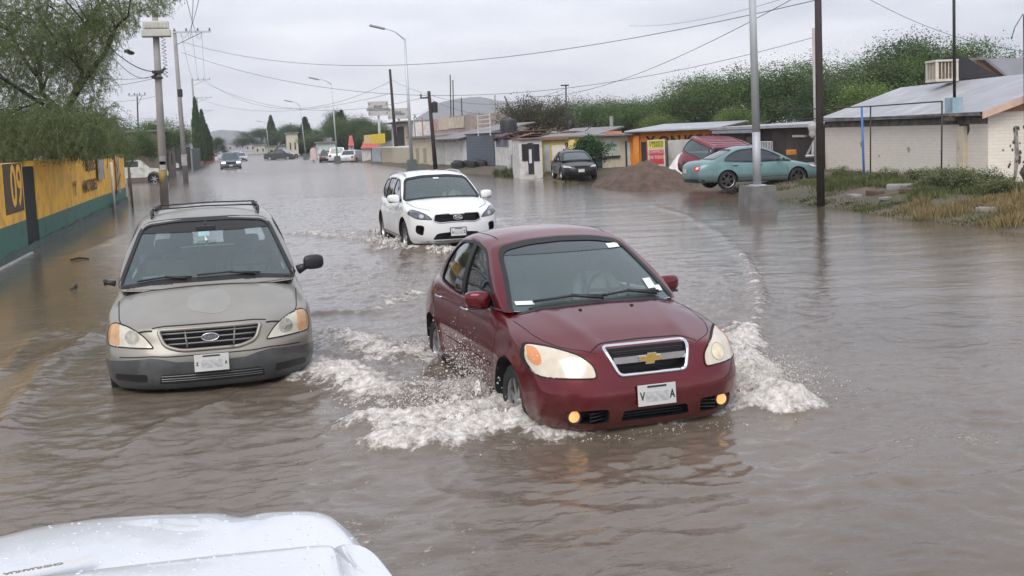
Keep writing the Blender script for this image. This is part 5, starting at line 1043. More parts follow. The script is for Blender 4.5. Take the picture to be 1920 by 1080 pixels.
# ------------------------------------------------------------------ far vehicles
def far_car(px, py, w, rz, color, label, kind='car', lights=False, rear=False, group=None, name=None):
    p = G(px, py); r = empty(name or {'car': 'distant_car', 'pickup': 'distant_pickup', 'suv': 'distant_suv'}[kind], (p.x, p.y, 0), rz, label, 'car' if kind == 'car' else ('truck' if kind == 'pickup' else 'suv'), group); b = pmat('far_paint_%d_%d_%d' % tuple(int(c*99) for c in color), color, .35, .1, .7); hw = w/2; H = {'car': 1.42, 'pickup': 1.75, 'suv': 1.75}[kind]; bl = {'car': .88, 'pickup': 1.05, 'suv': 1.05}[kind]
    low = rnd([(2.3, .25), (2.32, .6), (2.2, bl-.15), (1.2, bl), (-2.1, bl+.05), (-2.25, .6), (-2.2, .25)], .12, 3); MB().prism(low, 'Y', -hw, hw).build('body', [b], r, 'auto'); xr = {'car': -1.7, 'pickup': -.6, 'suv': -2.1}[kind]
    V = []; 
    for (x, z, y) in ((1.25, bl-.02, hw*.92), (.45, H-.05, hw*.74), (xr+.35, H-.04, hw*.74), (xr, bl, hw*.92)): V += [(x, y, z), (x, -y, z)]
    V += [(.3, 0, H+.02), (xr+.5, 0, H+.02)]; F = [(0, 1, 3, 2), (4, 5, 7, 6), (0, 2, 4, 6), (1, 7, 5, 3), (2, 3, 8), (3, 5, 9, 8), (5, 4, 9), (4, 2, 8, 9), (0, 6, 7, 1)]; MB().add(V, F).build('cab', [b], r)
    def pane(n, A, B, C, D, k=.86):
        A, B, C, D = map(Vector, (A, B, C, D)); c_ = (A+B+C+D)/4; nrm = (B-A).cross(D-A).normalized(); nrm = nrm if nrm.dot(c_-Vector((-.3, 0, 1))) > 0 else -nrm; q = [c_+(v-c_)*k+nrm*.012 for v in (A, B, C, D)]; q2 = [v-nrm*.02 for v in q]; MB().add(q+q2, [(0, 1, 2, 3), (7, 6, 5, 4), (0, 4, 5, 1), (1, 5, 6, 2), (2, 6, 7, 3), (3, 7, 4, 0)]).build(n, [pmat('far_glass', (.05, .065, .075), .08, 0, 1.)], r)
    pane('windscreen', V[0], V[1], V[3], V[2]); pane('rear_window', V[6], V[7], V[5], V[4]); pane('side_window', V[0], V[2], V[4], V[6], .8); pane('side_window', V[1], V[3], V[5], V[7], .8)
    lm = pmat('lit_headlamp', (1, 1, 1), .3, emit=(1, .97, .9), estr=2.2) if lights else pmat('clear_headlight', (.55, .56, .55), .12, .3, 1.)
    for s in (1, -1): MB().box((2.28, s*hw*.72, bl-.27), (.10, hw*.36, .16), bev=.03).build('headlight', [lm], r); MB().box((-2.22, s*hw*.8, bl-.2), (.10, hw*.26, .22), bev=.03).build('tail_light', [red_lens_m], r); MB().tube([(.95, s*(hw-.02), bl+.08), (.95, s*(hw+.16), bl+.12)], [.04, .09], 6).build('door_mirror', [b], r, True)
    m = MB(); m.box((2.315, 0, bl-.30), (.05, hw*.95, .16)); m.box((2.33, 0, .42), (.05, hw*1.5, .12)); m.build('grille', [blk_m], r); MB().box((2.36, 0, .48), (.02, .32, .15)).build('number_plate', [plate_m], r); MB().box((-2.27, 0, .62), (.02, .32, .15)).build('number_plate', [plate_m], r)
    for x in (1.4, -1.35):
        for s in (1, -1): wh = MB().lathe([(0, -.1), (.2, -.1), (.32, -.09), (.33, 0), (.32, .09), (.2, .1), (0, .1)], axis='Y', seg=18, c=(x, s*(hw-.08), .33)).build('wheel', [tyre_m], r, 'auto'); MB().lathe([(0, s*.112), (.19, s*.108)], axis='Y', seg=14, c=(x, s*(hw-.08), .33)).build('rim', [rim_m], wh)
    return r
far_car(433, 316, 1.95, -pi/2+.02, (.10, .13, .16), 'oncoming dark blue pickup with headlights on, far up the flooded street', 'pickup', True); far_car(452, 302, 1.8, -pi/2, (.42, .45, .48), 'pale car behind the oncoming blue pickup', 'car'); far_car(444, 296, 1.9, -pi/2, (.7, .72, .75), 'white car furthest behind the oncoming pickup', 'car')
far_car(527, 299, 1.95, -.4, (.035, .04, .035), 'dark truck parked sideways under the round park trees', 'pickup'); far_car(634, 303, 1.95, pi/2-.12, (.68, .69, .70), 'white suv parked tail first behind the second street lamp', 'suv'); far_car(664, 303, 1.85, pi/2-.5, (.66, .67, .68), 'white sedan parked beside the red roofed kiosk', 'car'); far_car(615, 303, 1.8, pi/2-.1, (.03, .03, .035), 'black car half hidden behind the parked white suv', 'car')
far_car(400, 293, 1.8, -pi/2, (.07, .07, .08), 'dark car parked first along the far left kerb', 'car'); far_car(408, 289, 1.8, -pi/2, (.35, .36, .37), 'grey car parked second along the far left kerb', 'car')
# ------------------------------------------------------------------ white bonnet at the viewer's feet
def bonnet():
    PAN = []
    m_ = paint('clean_white_paint', (.70, .73, .77), .28, 0, .8, flake=.05, dirt=(.58, .60, .62), da=.2); Z0 = 1.12; r = empty('vehicle_bonnet', tuple(G(300, 1080, .15)*1.0), 0, 'white bonnet of the vehicle at the bottom left, lightly dented at its far edge', 'car'); off = -Vector(r.location)
    def loft(name, pts, z, rings, seedz=0., parent=None, dent=None, fan=False):
        P = [G(px, py, z) for px, py in pts]; P = [Vector(p) for p in P]; pts_ = []; 
        for a, b in zip(P[:-1], P[1:]):
            k = max(1, int((b-a).length/.02)); pts_ += [a.lerp(b, t/k) for t in range(k)]
        pts_.append(P[-1]); A = np.array([tuple(p) for p in pts_])
        for _ in range(5): A[1:-1] = (A[:-2]+2*A[1:-1]+A[2:])/4
        tgt = np.array([G(150, 1450, z).x-.1, G(300, 1500, z).y-.3, z]); V = []
        n = len(A)
        for (d, dz) in rings:
            D = tgt-A; D[:, 2] = 0; l = np.linalg.norm(D, axis=1, keepdims=True); Q = A+D/l*d if d < .6 else A+D*min(1, d/2.0); Q = Q.copy(); Q[:, 2] = z+dz; V.append(Q)
        V = np.vstack(V)
        if dent:
            for (px, py, w, dp) in dent: c_ = G(px, py, z); V[:, 2] -= dp*np.exp(-((V[:, 0]-c_.x)**2+((V[:, 1]-c_.y)*.7)**2)/w**2)
        F = [(i*n+j, i*n+j+1, (i+1)*n+j+1, (i+1)*n+j) for i in range(len(rings)-1) for j in range(n-1)]
        if fan: c_ = V[-n:].mean(0)+[0, 0, .0005]; k_ = len(V); V = np.vstack([V, c_[None]]); F = F+[(k_-n+j, k_-n+j+1, k_) for j in range(n-1)]+[(k_-1, k_-n, k_)]
        V = V+np.array(off)[None]; me = npmesh(name, V, F, [m_]); bm = bmesh.new(); bm.from_mesh(me)
        if sum(f.normal.z for f in bm.faces) < 0: bmesh.ops.reverse_faces(bm, faces=bm.faces)
        bm.to_mesh(me); bm.free(); PAN.append((me, BVHTree.FromPolygons([v.co.copy() for v in me.vertices], [tuple(p.vertices) for p in me.polygons]))); return link(name, me, r)
    R_ = [(-.03, -.7), (-.035, -.22), (-.025, -.10), (0, -.045), (.02, -.018), (.05, 0), (.10, .014), (.18, .026), (.30, .036), (.45, .045), (.59, .05), (1., .05), (1.6, .04)]
    loft('front_panel', [(-500, 1130), (-250, 1045), (-60, 1008), (0, 998), (80, 978), (200, 962), (330, 954), (440, 951), (500, 951), (590, 948), (625, 956), (660, 984), (700, 1030), (745, 1085), (830, 1200), (900, 1320)], Z0-.015, R_, dent=[(452, 962, .055, .018), (478, 985, .045, .010), (350, 990, .10, .005)])
    R2 = [(-.012, -.05), (-.008, -.012), (0, .0), (.012, .009), (.03, .014), (.08, .020), (.2, .028), (.4, .035), (.59, .04), (1.2, .04)]
    loft('rear_panel', [(-500, 1180), (-200, 1120), (0, 1092), (180, 1070), (400, 1044), (560, 1028), (628, 1022), (634, 1040), (642, 1075), (655, 1120), (700, 1250)], Z0+.035, R2)
    loft('corner_cap', [(637, 1120), (628, 1060), (624, 1028), (640, 1018), (680, 1022), (705, 1040), (735, 1078), (770, 1130), (820, 1230)], Z0+.030, [(-.010, -.05), (-.006, -.012), (0, .0), (.004, .003), (.008, .004)], fan=True)
    rgd = np.random.default_rng(21); V, F = [], []; k = 0
    for _ in range(520):
        px, py = rgd.uniform(-80, 760), rgd.uniform(945, 1100); d_ = _fw+_r*((px-960)/FPX)+_u*((CYPX-py)/FPX); best = None
        for me_, bv_ in PAN:
            h_ = bv_.ray_cast(Vector((0, 0, CAMH))+off, d_.normalized())
            if h_[0] is not None and (best is None or h_[3] < best[1]): best = (h_[0], h_[3], h_[1])
        if best is None or abs(best[2].z) < .5: continue
        rr = .0022+.0045*rgd.uniform()**3; sx_ = rgd.uniform(.8, 1.5)
        for (q_, hh_) in ((1, -.0004), (.8, rr*.28), (.35, rr*.42)):
            for a_ in range(8): V.append((best[0].x+rr*q_*sx_*cos(a_*pi/4), best[0].y+rr*q_*sin(a_*pi/4), best[0].z+hh_))
        for lv in (0, 1): F += [(k+lv*8+a_, k+lv*8+(a_+1) % 8, k+lv*8+8+(a_+1) % 8, k+lv*8+8+a_) for a_ in range(8)]
        F.append(tuple(k+16+a_ for a_ in range(8))); k += 24
    wd = link('water_drops', npmesh('water_drops', np.array(V), F, [pmat('water_bead', (.60, .63, .66), .05, 0, 1., vary=.1, spec=.8)]), r); wd['kind'] = 'stuff'
    q = G(100, 1078, Z0+.045); st = MB().box((0, 0, 0), (.30, .045, .003)).build('sticker', [pmat('plate_white', (.66, .66, .64), .5)], r); st.location = q+off+Vector((-.05, 0, .022)); st.rotation_euler = (-.02, 0, .20)
    q = place_text('CHIHUAHUA', .024, pmat('grey_ink', (.2, .2, .21), .5), st, (0, .004, .0022), (-1, 0, 0), (0, -1, 0), squash=1.1, bold=.001, depth=.0006)
bonnet()
# ------------------------------------------------------------------ vegetation
def leafmat(name, c1, c2, rough=.55, trans=.25):
    if name in MATS: return MATS[name]
    m = bpy.data.materials.new(name); m.use_nodes = True; nt = m.node_tree; N = nt.nodes.new; L = nt.links.new; b = nt.nodes['Principled BSDF']; b.inputs['Roughness'].default_value = rough; b.inputs['Specular IOR Level'].default_value = .3
    geo = N('ShaderNodeNewGeometry'); oi = N('ShaderNodeObjectInfo'); n = N('ShaderNodeTexNoise'); n.inputs['Scale'].default_value = .9; n.inputs['Detail'].default_value = 3; L(geo.outputs['Position'], n.inputs['Vector'])
    a = N('ShaderNodeMath'); a.operation = 'MULTIPLY_ADD'; L(geo.outputs['Random Per Island'], a.inputs[0]); a.inputs[1].default_value = .45; L(n.outputs[0], a.inputs[2])
    r = N('ShaderNodeValToRGB'); L(a.outputs[0], r.inputs[0]); r.color_ramp.elements[0].position = .45; r.color_ramp.elements[0].color = (*c1, 1); r.color_ramp.elements[1].position = .95; r.color_ramp.elements[1].color = (*c2, 1); L(r.outputs[0], b.inputs['Base Color'])
    tr = N('ShaderNodeBsdfTranslucent'); L(r.outputs[0], tr.inputs[0]); mx = N('ShaderNodeMixShader'); mx.inputs[0].default_value = trans; L(b.outputs[0], mx.inputs[1]); L(tr.outputs[0], mx.inputs[2]); L(mx.outputs[0], nt.nodes['Material Output'].inputs[0])
    MATS[name] = m; return m
def quads(P, D, N_, l, w):
    "leaf quads at P along D with side direction N_"
    s = np.cross(D, N_); s /= np.linalg.norm(s, axis=1, keepdims=True)+1e-9; l = np.asarray(l).reshape(-1, 1); w = np.asarray(w).reshape(-1, 1)
    V = np.stack([P-s*w*.5, P+D*l*.5-s*w*.45*0-s*w*.5, P+D*l, P+D*l*.45+s*w*.5], 1).reshape(-1, 3); F = np.arange(len(P)*4).reshape(-1, 4); return V, F
def runit(n, rg): v = rg.normal(0, 1, (n, 3)); return v/np.linalg.norm(v, axis=1, keepdims=True)
def skeleton(rg, base, height, spread, trunk_h, r0, levels=4, nb=(3, 5), droop=0., lean=(0, 0), up=.9):
    "returns branch polylines (pts, radii) and tips"
    br, tips = [], []
    def grow(p, d, l, r, lev):
        n = 5; pts = [p]; q = np.array(p, float); dd = np.array(d, float)
        for i in range(n):
            dd = dd+rg.normal(0, .13, 3)+np.array([0, 0, -.10*droop*lev+.05*(lev < 2)]); dd /= np.linalg.norm(dd); q = q+dd*l/n; pts.append(tuple(q))
        br.append((pts, [max(.006, r*(1-.55*i/n)) for i in range(n+1)]))
        if lev >= levels: tips.append((np.array(pts[-1]), dd)); return
        if lev >= levels-1: tips.append((np.array(pts[3]), dd))
        k = rg.integers(nb[0], nb[1]+1); a0 = rg.uniform(0, 2*pi)
        for j in range(k):
            a = a0+2*pi*j/k+rg.normal(0, .3); e = rg.uniform(.35, .95); side = np.array([cos(a), sin(a), 0]); side = side-dd*side.dot(dd)
            nd = dd*cos(e)*up+side*sin(e)*spread; nd /= np.linalg.norm(nd); st = pts[-1] if j < 2 or lev == 0 else pts[rg.integers(2, 5)]; grow(st, nd, l*rg.uniform(.6, .85), r*.52, lev+1)
    grow(base, np.array([lean[0], lean[1], 1.]), trunk_h, r0, 0)
    return br, tips
def tree_meshes(seed, height, spread, trunk_h, r0, leaf, nleaf, clump, bark, foliage, levels=4, droop=0., nb=(3, 5), lean=(0, 0), flat=.8, fill=0):
    rg = np.random.default_rng(seed); br, tips = skeleton(rg, (0, 0, -.1), height, spread, trunk_h, r0, levels, nb, droop, lean)
    T = np.array([t[0] for t in tips]); zmax = T[:, 2].max(); s = height/zmax; mb = MB()
    for pts, rs in br: mb.tube([Vector(p)*s for p in pts], [r for r in rs], 5 if rs[0] < .05 else 8, caps=False)
    T = T*s; c0 = T.mean(0); rd = np.linalg.norm((T-c0)*[1, 1, 1.3], axis=1); T = T[rd < np.quantile(rd, .93)]; k = max(1, nleaf//len(T)); P = np.repeat(T, k, 0); cr = clump*rg.uniform(.6, 1.4, len(T)); off = runit(len(P), rg)*(rg.uniform(0, 1, (len(P), 1))**.62)*np.repeat(cr, k)[:, None]; off[:, 2] *= flat; P = P+off
    D = runit(len(P), rg)+off/(clump)*.6; D[:, 2] -= .3; D /= np.linalg.norm(D, axis=1, keepdims=True); Nn = runit(len(P), rg)+np.array([0, 0, .9]); l = leaf*rg.uniform(.6, 1.3, len(P)); V, F = quads(P, D, Nn, l, l*.55)
    return mb.mesh('trunk', [bark], True), npmesh('crown', V, F, [foliage], smooth=False)
bark_m = pmat('bark', (.085, .068, .052), .9, vary=.35, bump=.8, bscale=18); bark_dk = pmat('dark_bark', (.035, .030, .026), .9, vary=.3, bump=.8, bscale=18)
lf_green = leafmat('green_leaves', (.055, .100, .030), (.135, .205, .065)); lf_bright = leafmat('bright_leaves', (.105, .165, .040), (.21, .29, .085)); lf_dark = leafmat('dark_leaves', (.038, .070, .028), (.085, .135, .052)); lf_olive = leafmat('olive_leaves', (.045, .048, .020), (.10, .095, .040)); lf_mesq = leafmat('mesquite_leaves', (.085, .115, .048), (.23, .27, .12), trans=.45)
def plant_tree(name, trunk, crown, p, s=1., rz=0., label='', group=None, cat='tree', sz=None):
    o = empty(name, p, rz, label, cat, group); o.scale = (s, s, sz or s); link('trunk', trunk, o); link('crown', crown, o); return o
# big feathery tree hanging over the yellow wall
def feathery_tree():
    rg = np.random.default_rng(12); base = np.array([-7.1, 33.0, .3]); root = empty('mesquite_tree', tuple(base), 0, 'large feathery mesquite tree hanging its branches over the yellow and green wall', 'tree')
    paths = []; tips = []
    def sub(p, d, l, r, lev, mx):
        n = 6; pts = [p]; q = p.copy(); dd = d/np.linalg.norm(d)
        for i in range(n):
            dd = dd+rg.normal(0, .12, 3)+np.array([0, 0, -.05*lev]); dd /= np.linalg.norm(dd); q = q+dd*l/n; pts.append(q.copy())
        paths.append((pts, [max(.008, r*(1-.6*i/n)) for i in range(n+1)]))
        if lev >= mx: tips.extend([(pts[-1], dd), (pts[4], dd), (pts[2], dd)]); return
        for j in range(rg.integers(3, 5)):
            a = rg.uniform(0, 2*pi); e = rg.uniform(.3, .9); w = np.cross(dd, [cos(a), sin(a), .3]); w /= np.linalg.norm(w); nd = dd*cos(e)+w*sin(e); nd[2] += .08; sub(pts[-1] if j < 2 else pts[rg.integers(2, 6)], nd, l*rg.uniform(.6, .85), r*.55, lev+1, mx)
    def B(px, py, Y): return np.array(at(px, py, Y))-base
    # main limbs traced roughly where the photograph shows them
    fork = B(118, 215, 33); paths.append(([np.zeros(3), B(95, 330, 33), B(105, 262, 33), fork], [.20, .17, .14, .12]))
    for a, b, Y, r, l in (((118, 215), (200, 95), 31.5, .085, 1.6), ((118, 215), (75, 150), 33.5, .08, 1.6), ((118, 215), (150, 60), 34.5, .07, 1.8), ((75, 150), (20, 60), 33, .06, 1.5), ((110, 240), (190, 235), 30, .05, 1.2), ((100, 280), (30, 215), 31, .06, 1.5), ((200, 95), (240, 30), 30.5, .05, 1.3), ((118, 215), (10, 150), 30, .06, 1.6), ((75, 150), (90, 10), 35, .05, 1.5)):
        A = B(*a, 33 if a != (200, 95) else 31.5); E = B(*b, Y); m = (A+E)/2+rg.normal(0, .12, 3); paths.append(([A, m, E], [r, r*.85, r*.7])); d = E-A; 
        for k in range(3): sub(E if k < 2 else m, d/np.linalg.norm(d)+rg.normal(0, .45, 3), l*rg.uniform(.6, 1), r*.55, 1, 3)
    def pxy(p): rel = Vector(p)+Vector(base)-Vector((0, 0, CAMH)); z_ = rel.dot(_fw); return 960+FPX*rel.dot(_r)/z_, CYPX-FPX*rel.dot(_u)/z_
    mb = MB()
    for pts, rs in [q for q in paths if pxy(q[0][-1])[0] < np.interp(pxy(q[0][-1])[1], [-200, 0, 40, 75, 110, 300], [330, 310, 262, 225, 195, 225])]: mb.tube([Vector(p) for p in pts], rs, 6, caps=False)
    mb.build('trunk', [bark_dk], root, True)
    # hanging sprigs along the front of the crown
    ex = []
    for _ in range(950):
        px = rg.uniform(-60, 215); lo = 300 if px < 70 else (290 if px < 150 else 302); py = rg.uniform(215, lo); Y = rg.uniform(27.5, 36); ex.append((B(px, py-12, Y), np.array([rg.normal(0, .4), rg.normal(0, .4), -.3])))
    for _ in range(230):
        px = rg.uniform(-60, 330); py = rg.uniform(-70, 45 if px < 235 else 12)*(1 if px > 150 else 1.4); Y = rg.uniform(29, 34); ex.append((B(px, py, Y), np.array([.5, 0, -.2])))
    for _ in range(520):
        px = rg.uniform(-60, 190); py = rg.uniform(10, 225); Y = rg.uniform(30, 36); ex.append((B(px, py, Y), np.array([rg.normal(0, .5), rg.normal(0, .5), -.1])))
    T = tips+ex; P, D, Lq = [], [], []
    for (p, d) in T:
        for _ in range(3):
            dd = d/np.linalg.norm(d)*.5+rg.normal(0, .55, 3); L_ = rg.uniform(.35, .85); n = int(L_/.032); q = np.array(p, float)+rg.normal(0, .13, 3); pts = []
            for i in range(n): dd = dd+np.array([0, 0, -.055]); dd /= np.linalg.norm(dd); q = q+dd*.032; pts.append(q.copy())
            pts = np.array(pts); sd = np.cross(dd, runit(1, rg)[0]); sd /= np.linalg.norm(sd)
            for sg in (1, -1): P.append(pts); D.append(np.tile(sd*sg*.8+dd*.6+np.array([0, 0, -.25]), (n, 1))+rg.normal(0, .2, (n, 3)))
    P = np.vstack(P); D = np.vstack(D); D /= np.linalg.norm(D, axis=1, keepdims=True); 
    wall = (P[:, 0]+base[0] > -3.9) & (P[:, 2]+base[2] < 2.2)
    # the crown's own outline as seen from the street: rounded, thinning out to the right high up
    Q = P+base; rel = np.stack([Q[:, 0], Q[:, 1], Q[:, 2]-CAMH], 1); zz = rel @ np.array(_fw); sx = 960+FPX*(rel @ np.array(_r))/zz; sy = CYPX-FPX*(rel @ np.array(_u))/zz
    lim = np.interp(sy, [-200, 0, 40, 75, 110, 200, 290], [345, 335, 300, 235, 205, 235, 245])+rg.normal(0, 12, len(P)); wall |= (sx > lim) | ((sx > 262) & (sx < 322) & (sy > 30)) | ((sy > np.interp(sx, [0, 60, 75, 150, 240], [312, 308, 300, 298, 310])+rg.normal(0, 9, len(P))))
    P, D = P[~wall], D[~wall]
    V, F = quads(P, D, runit(len(P), rg), rg.uniform(.05, .095, len(P)), rg.uniform(.012, .020, len(P))); link('crown', npmesh('crown', V, F, [lf_mesq], smooth=False), root)
feathery_tree()
TG = 'trees behind the roadside buildings'
kinds = {}
for k, (fm, hgt, leaf, n, cl, sp) in {'broad': (lf_green, 7.5, .14, 30000, 1.35, 1.15), 'bright': (lf_bright, 6., .13, 26000, 1.15, 1.1), 'dark': (lf_dark, 8., .15, 28000, 1.4, 1.), 'olive': (lf_olive, 6., .17, 5200, .75, 1.1), 'broad2': (lf_green, 8, .14, 30000, 1.3, 1.2)}.items():
    kinds[k] = tree_meshes(30+len(kinds), hgt, sp, 2.2, .22, leaf, n, cl, bark_m, fm)
def place(kind, px, pytop, Y, s, label, name='broadleaf_tree', group=TG, rz=None, zs=1.):
    p = at(px, 250, Y); top = at(px, pytop, Y).z; h = {'broad': 7.5, 'bright': 6., 'dark': 8., 'olive': 6., 'broad2': 8.}[kind]*1.06
    sz = (top-.2)/h; return plant_tree(name, *kinds[kind], (p.x, Y, .2), s, rz if rz is not None else px*.7, label, group, sz=sz)
for a in [
 ('broad', 1505, 110, 64, 1.0, 'green tree rising between the silver lamp post and the dark pole'),
 ('broad2', 1590, 84, 66, 1.05, 'tall green tree right behind the dark wooden pole'),
 ('dark', 1685, 70, 62, 1.0, 'tallest dark green tree behind the metal roof'),
 ('broad', 1775, 66, 56, .85, 'dark green tree crown behind the rooftop cooler'),
 ('bright', 1610, 140, 54, .85, 'yellow green tree just over the left slope of the metal roof'),
 ('broad2', 1425, 120, 66, 1.0, 'green tree directly behind the silver lamp post'),
 ('broad', 1350, 130, 72, .95, 'green tree over the right end of the orange shop'),
 ('dark', 1480, 150, 56, .6, 'small dark tree over the brown building roof'),
 ('broad2', 1290, 172, 76, .9, 'rounded green tree over the letters of the orange shop'),
 ('bright', 1385, 190, 60, .55, 'low light green tree over the brown shed beside the lamp post'),
 ('broad', 1225, 178, 80, .85, 'green tree over the left end of the orange shop'),
 ('broad2', 1150, 182, 84, .85, 'green tree over the cream office front'),
 ('broad', 1095, 178, 88, .85, 'green tree right of the small roof antenna'),
 ('olive', 1000, 168, 84, .95, 'brownish olive tree over the white gatehouse'),
 ('olive', 1035, 176, 82, .65, 'small brownish tree right of the larger olive one'),
 ('broad', 935, 208, 100, .75, 'low green tree behind the grey shutter building'),
 ('bright', 1250, 205, 68, .6, 'pale green bush tree above the orange shop roof')]:
    place(*a[:5], a[5])
# far left street trees and the park trees at the far right side of the street
TL = 'trees along the left side of the street'
for a in [('broad', 268, 218, 92, .75, 'green tree behind the parked white pickup'), ('broad2', 235, 232, 72, .45, 'green tree just past the end of the yellow wall'), ('olive', 340, 232, 130, .55, 'greyish tree between the first two utility poles'), ('dark', 396, 256, 190, .45, 'dark tree past the cypress on the left'), ('broad', 280, 235, 104, .5, 'bushy tree right behind the nearest utility pole')]: place(*a[:5], a[5], group=TL)
TF = 'far trees round the walled park'
for a in [('dark', 487, 238, 300, 1.6, 'rounded dark tree at the far left of the park'), ('dark', 512, 232, 260, 1.5, 'broad dark tree behind the far lamp post'), ('dark', 530, 240, 230, 1.2, 'dark round tree behind the dark parked truck'), ('broad2', 605, 236, 200, 1.0, 'green tree behind the parked cars, left'), ('dark', 618, 206, 190, .8, 'tall ragged tree behind the parked white suv'), ('broad', 650, 215, 180, .8, 'green tree right of the two tall cypresses'), ('dark', 680, 218, 175, .9, 'dark green tree behind the red roofed hut'), ('broad2', 700, 225, 170, .8, 'green tree under the white billboard')]: place(*a[:5], a[5], group=TF)
# cypresses
def cypress_mesh(seed, h=9., r=.9):
    rg = np.random.default_rng(seed); n = 5200; z = rg.uniform(.03, 1, n)**.85; rad = r*np.minimum(1, (1-z)*2.4+.03)*np.minimum(1, .55+z*3)*(.72+.33*rg.uniform(0, 1, n)+.12*np.sin(z*40+3*rg.uniform(0, 1, n))); a = rg.uniform(0, 2*pi, n); P = np.stack([rad*np.cos(a), rad*np.sin(a), z*h], 1); D = np.stack([np.cos(a)*.35, np.sin(a)*.35, np.ones(n)], 1)+rg.normal(0, .2, (n, 3)); D /= np.linalg.norm(D, axis=1, keepdims=True); V, F = quads(P, D, np.stack([np.cos(a), np.sin(a), 0*a], 1)+rg.normal(0, .3, (n, 3)), rg.uniform(.35, .6, n), rg.uniform(.12, .22, n))
    return MB().tube([(0, 0, -.2), (0, 0, h*.5)], [.18, .08], 8).mesh('trunk', [bark_m]), npmesh('crown', V, F, [lf_dark], smooth=False)
cy = cypress_mesh(5)
for px, pt, Y, s, lb in [(369, 182, 150, .62, 'slim dark cypress touching the second utility pole line'), (380, 205, 165, .7, 'cypress just right of the slimmest one on the left side'), (387, 232, 180, .8, 'low cypress furthest along the left side'), (509, 216, 270, 1.2, 'pointed cypress behind the round park trees'), (573, 219, 215, 1.3, 'cypress just left of the pale boards'), (563, 240, 218, 1.2, 'short cypress between the far house and the next cypress'), (635, 210, 185, .95, 'left cypress of the close tall pair'), (642, 206, 186, .95, 'right cypress of the close tall pair'), (667, 246, 178, .9, 'dark cypress beside the red roofed hut')]:
    p = at(px, 250, Y); top = at(px, pt, Y).z; plant_tree('cypress_tree', *cy, (p.x, Y, .1), s, px, lb, 'dark cypress trees', 'cypress', sz=top/9.5)
# weeds
def tuft_field(name, label, n, boxes, hgt, mat, seed, w=.02, cat='weeds', clumps=40, spread=.5):
    "tufts gathered in clumps; boxes are patches of the verge given by where they show in the photograph"
    rg = np.random.default_rng(seed); bi = rg.integers(0, len(boxes), clumps); C_ = [G(rg.uniform(boxes[b][0], boxes[b][2]), rg.uniform(boxes[b][1], boxes[b][3]), .33) for b in bi]; cx = np.array([c.x for c in C_]); cy_ = np.array([c.y for c in C_]); i = rg.integers(0, clumps, n); cr = rg.uniform(.5, 1.3, clumps)*spread; x = cx[i]+rg.normal(0, 1, n)*cr[i]*.6; y = cy_[i]+rg.normal(0, 1, n)*cr[i]*.8; ch = rg.uniform(.5, 1.15, clumps)
    x = np.minimum(x, HA.x+(HB.x-HA.x)*(y-HA.y)/(HB.y-HA.y)-.03); z = ground_h(x, y)-.02; k = z > WATER_Z-.03; x, y, z, i = x[k], y[k], z[k], i[k]; n = len(x); ed = np.exp(-((x-cx[i])**2+(y-cy_[i])**2)/(2*(cr[i])**2)); D = np.stack([rg.normal(0, .38, n), rg.normal(0, .38, n), np.ones(n)], 1); D /= np.linalg.norm(D, axis=1, keepdims=True); V, F = quads(np.stack([x, y, z], 1), D, runit(n, rg), hgt*ch[i]*(.35+.65*ed)*rg.uniform(.5, 1.1, n), w*rg.uniform(.6, 1.4, n)); o = link(name, npmesh(name, V, F, [mat], smooth=False)); tag(o, label, cat, kind='stuff'); return o
HA, HB = G2(1548, 326), G2(1853, 356)
weed_g = leafmat('weed_green', (.060, .080, .028), (.17, .19, .075)); weed_y = leafmat('dry_grass', (.17, .13, .055), (.36, .28, .14)); weed_d = leafmat('low_green', (.045, .065, .02), (.12, .14, .05))
tuft_field('weeds', 'bushy green weeds growing along the white brick wall', 22000, [(1550, 346, 1650, 360), (1640, 350, 1760, 366), (1730, 362, 1885, 382), (1740, 360, 1880, 376), (1560, 340, 1640, 352)], .34, weed_g, 1, clumps=46, w=.022, spread=.45)
shb = [tree_meshes(90+k, .85, 1.1, .12, .02, .06, 5200, .26, bark_m, leafmat('shrub_leaves', (.085, .105, .042), (.20, .22, .10)), levels=3) for k in range(2)]
for k, (px, py, s_) in enumerate(((1572, 344, .75), (1622, 346, .6), (1668, 352, .8), (1712, 354, .85), (1762, 364, 1.0), (1806, 368, 1.1), (1846, 372, 1.05), (1876, 380, .8))):
    p = G(px, py, .35); plant_tree('shrub', *shb[k % 2], (p.x, p.y, float(ground_h(p.x, p.y))-.03), s_, k*1.3, ['small shrub just right of the dark wooden pole', 'low shrub at the foot of the blue pole', 'shrub under the left post of the pipe frame', 'shrub midway between the two pipe posts', 'shrub before the right pipe post', 'big rounded shrub below the antenna mast', 'big rounded shrub at the house corner', 'last shrub, beside the dry straw grass'][k], 'shrubs along the white brick wall', 'shrub', sz=s_*.62)
tuft_field('grass', 'dry straw coloured grass at the near corner of the verge', 8000, [(1850, 385, 1960, 412), (1700, 384, 1860, 400), (1880, 370, 1960, 400)], .34, weed_y, 2, clumps=36, w=.016, spread=.4)
tuft_field('weeds', 'low sparse weeds along the wet edge of the verge', 12000, [(1380, 362, 1560, 378), (1540, 372, 1720, 392), (1700, 390, 1920, 410), (1230, 350, 1400, 364)], .11, weed_d, 3, clumps=120, w=.02, spread=.4)
tuft_field('weeds', 'weeds round the teal sedan wheels', 2500, [(1300, 346, 1540, 356)], .16, weed_g, 4, clumps=30, w=.02, spread=.4)
tuft_field('weeds', 'clump of weeds in front of the patched yard wall', 4500, [(925, 322, 975, 328)], .55, weed_g, 6, clumps=10, w=.05, spread=.6)
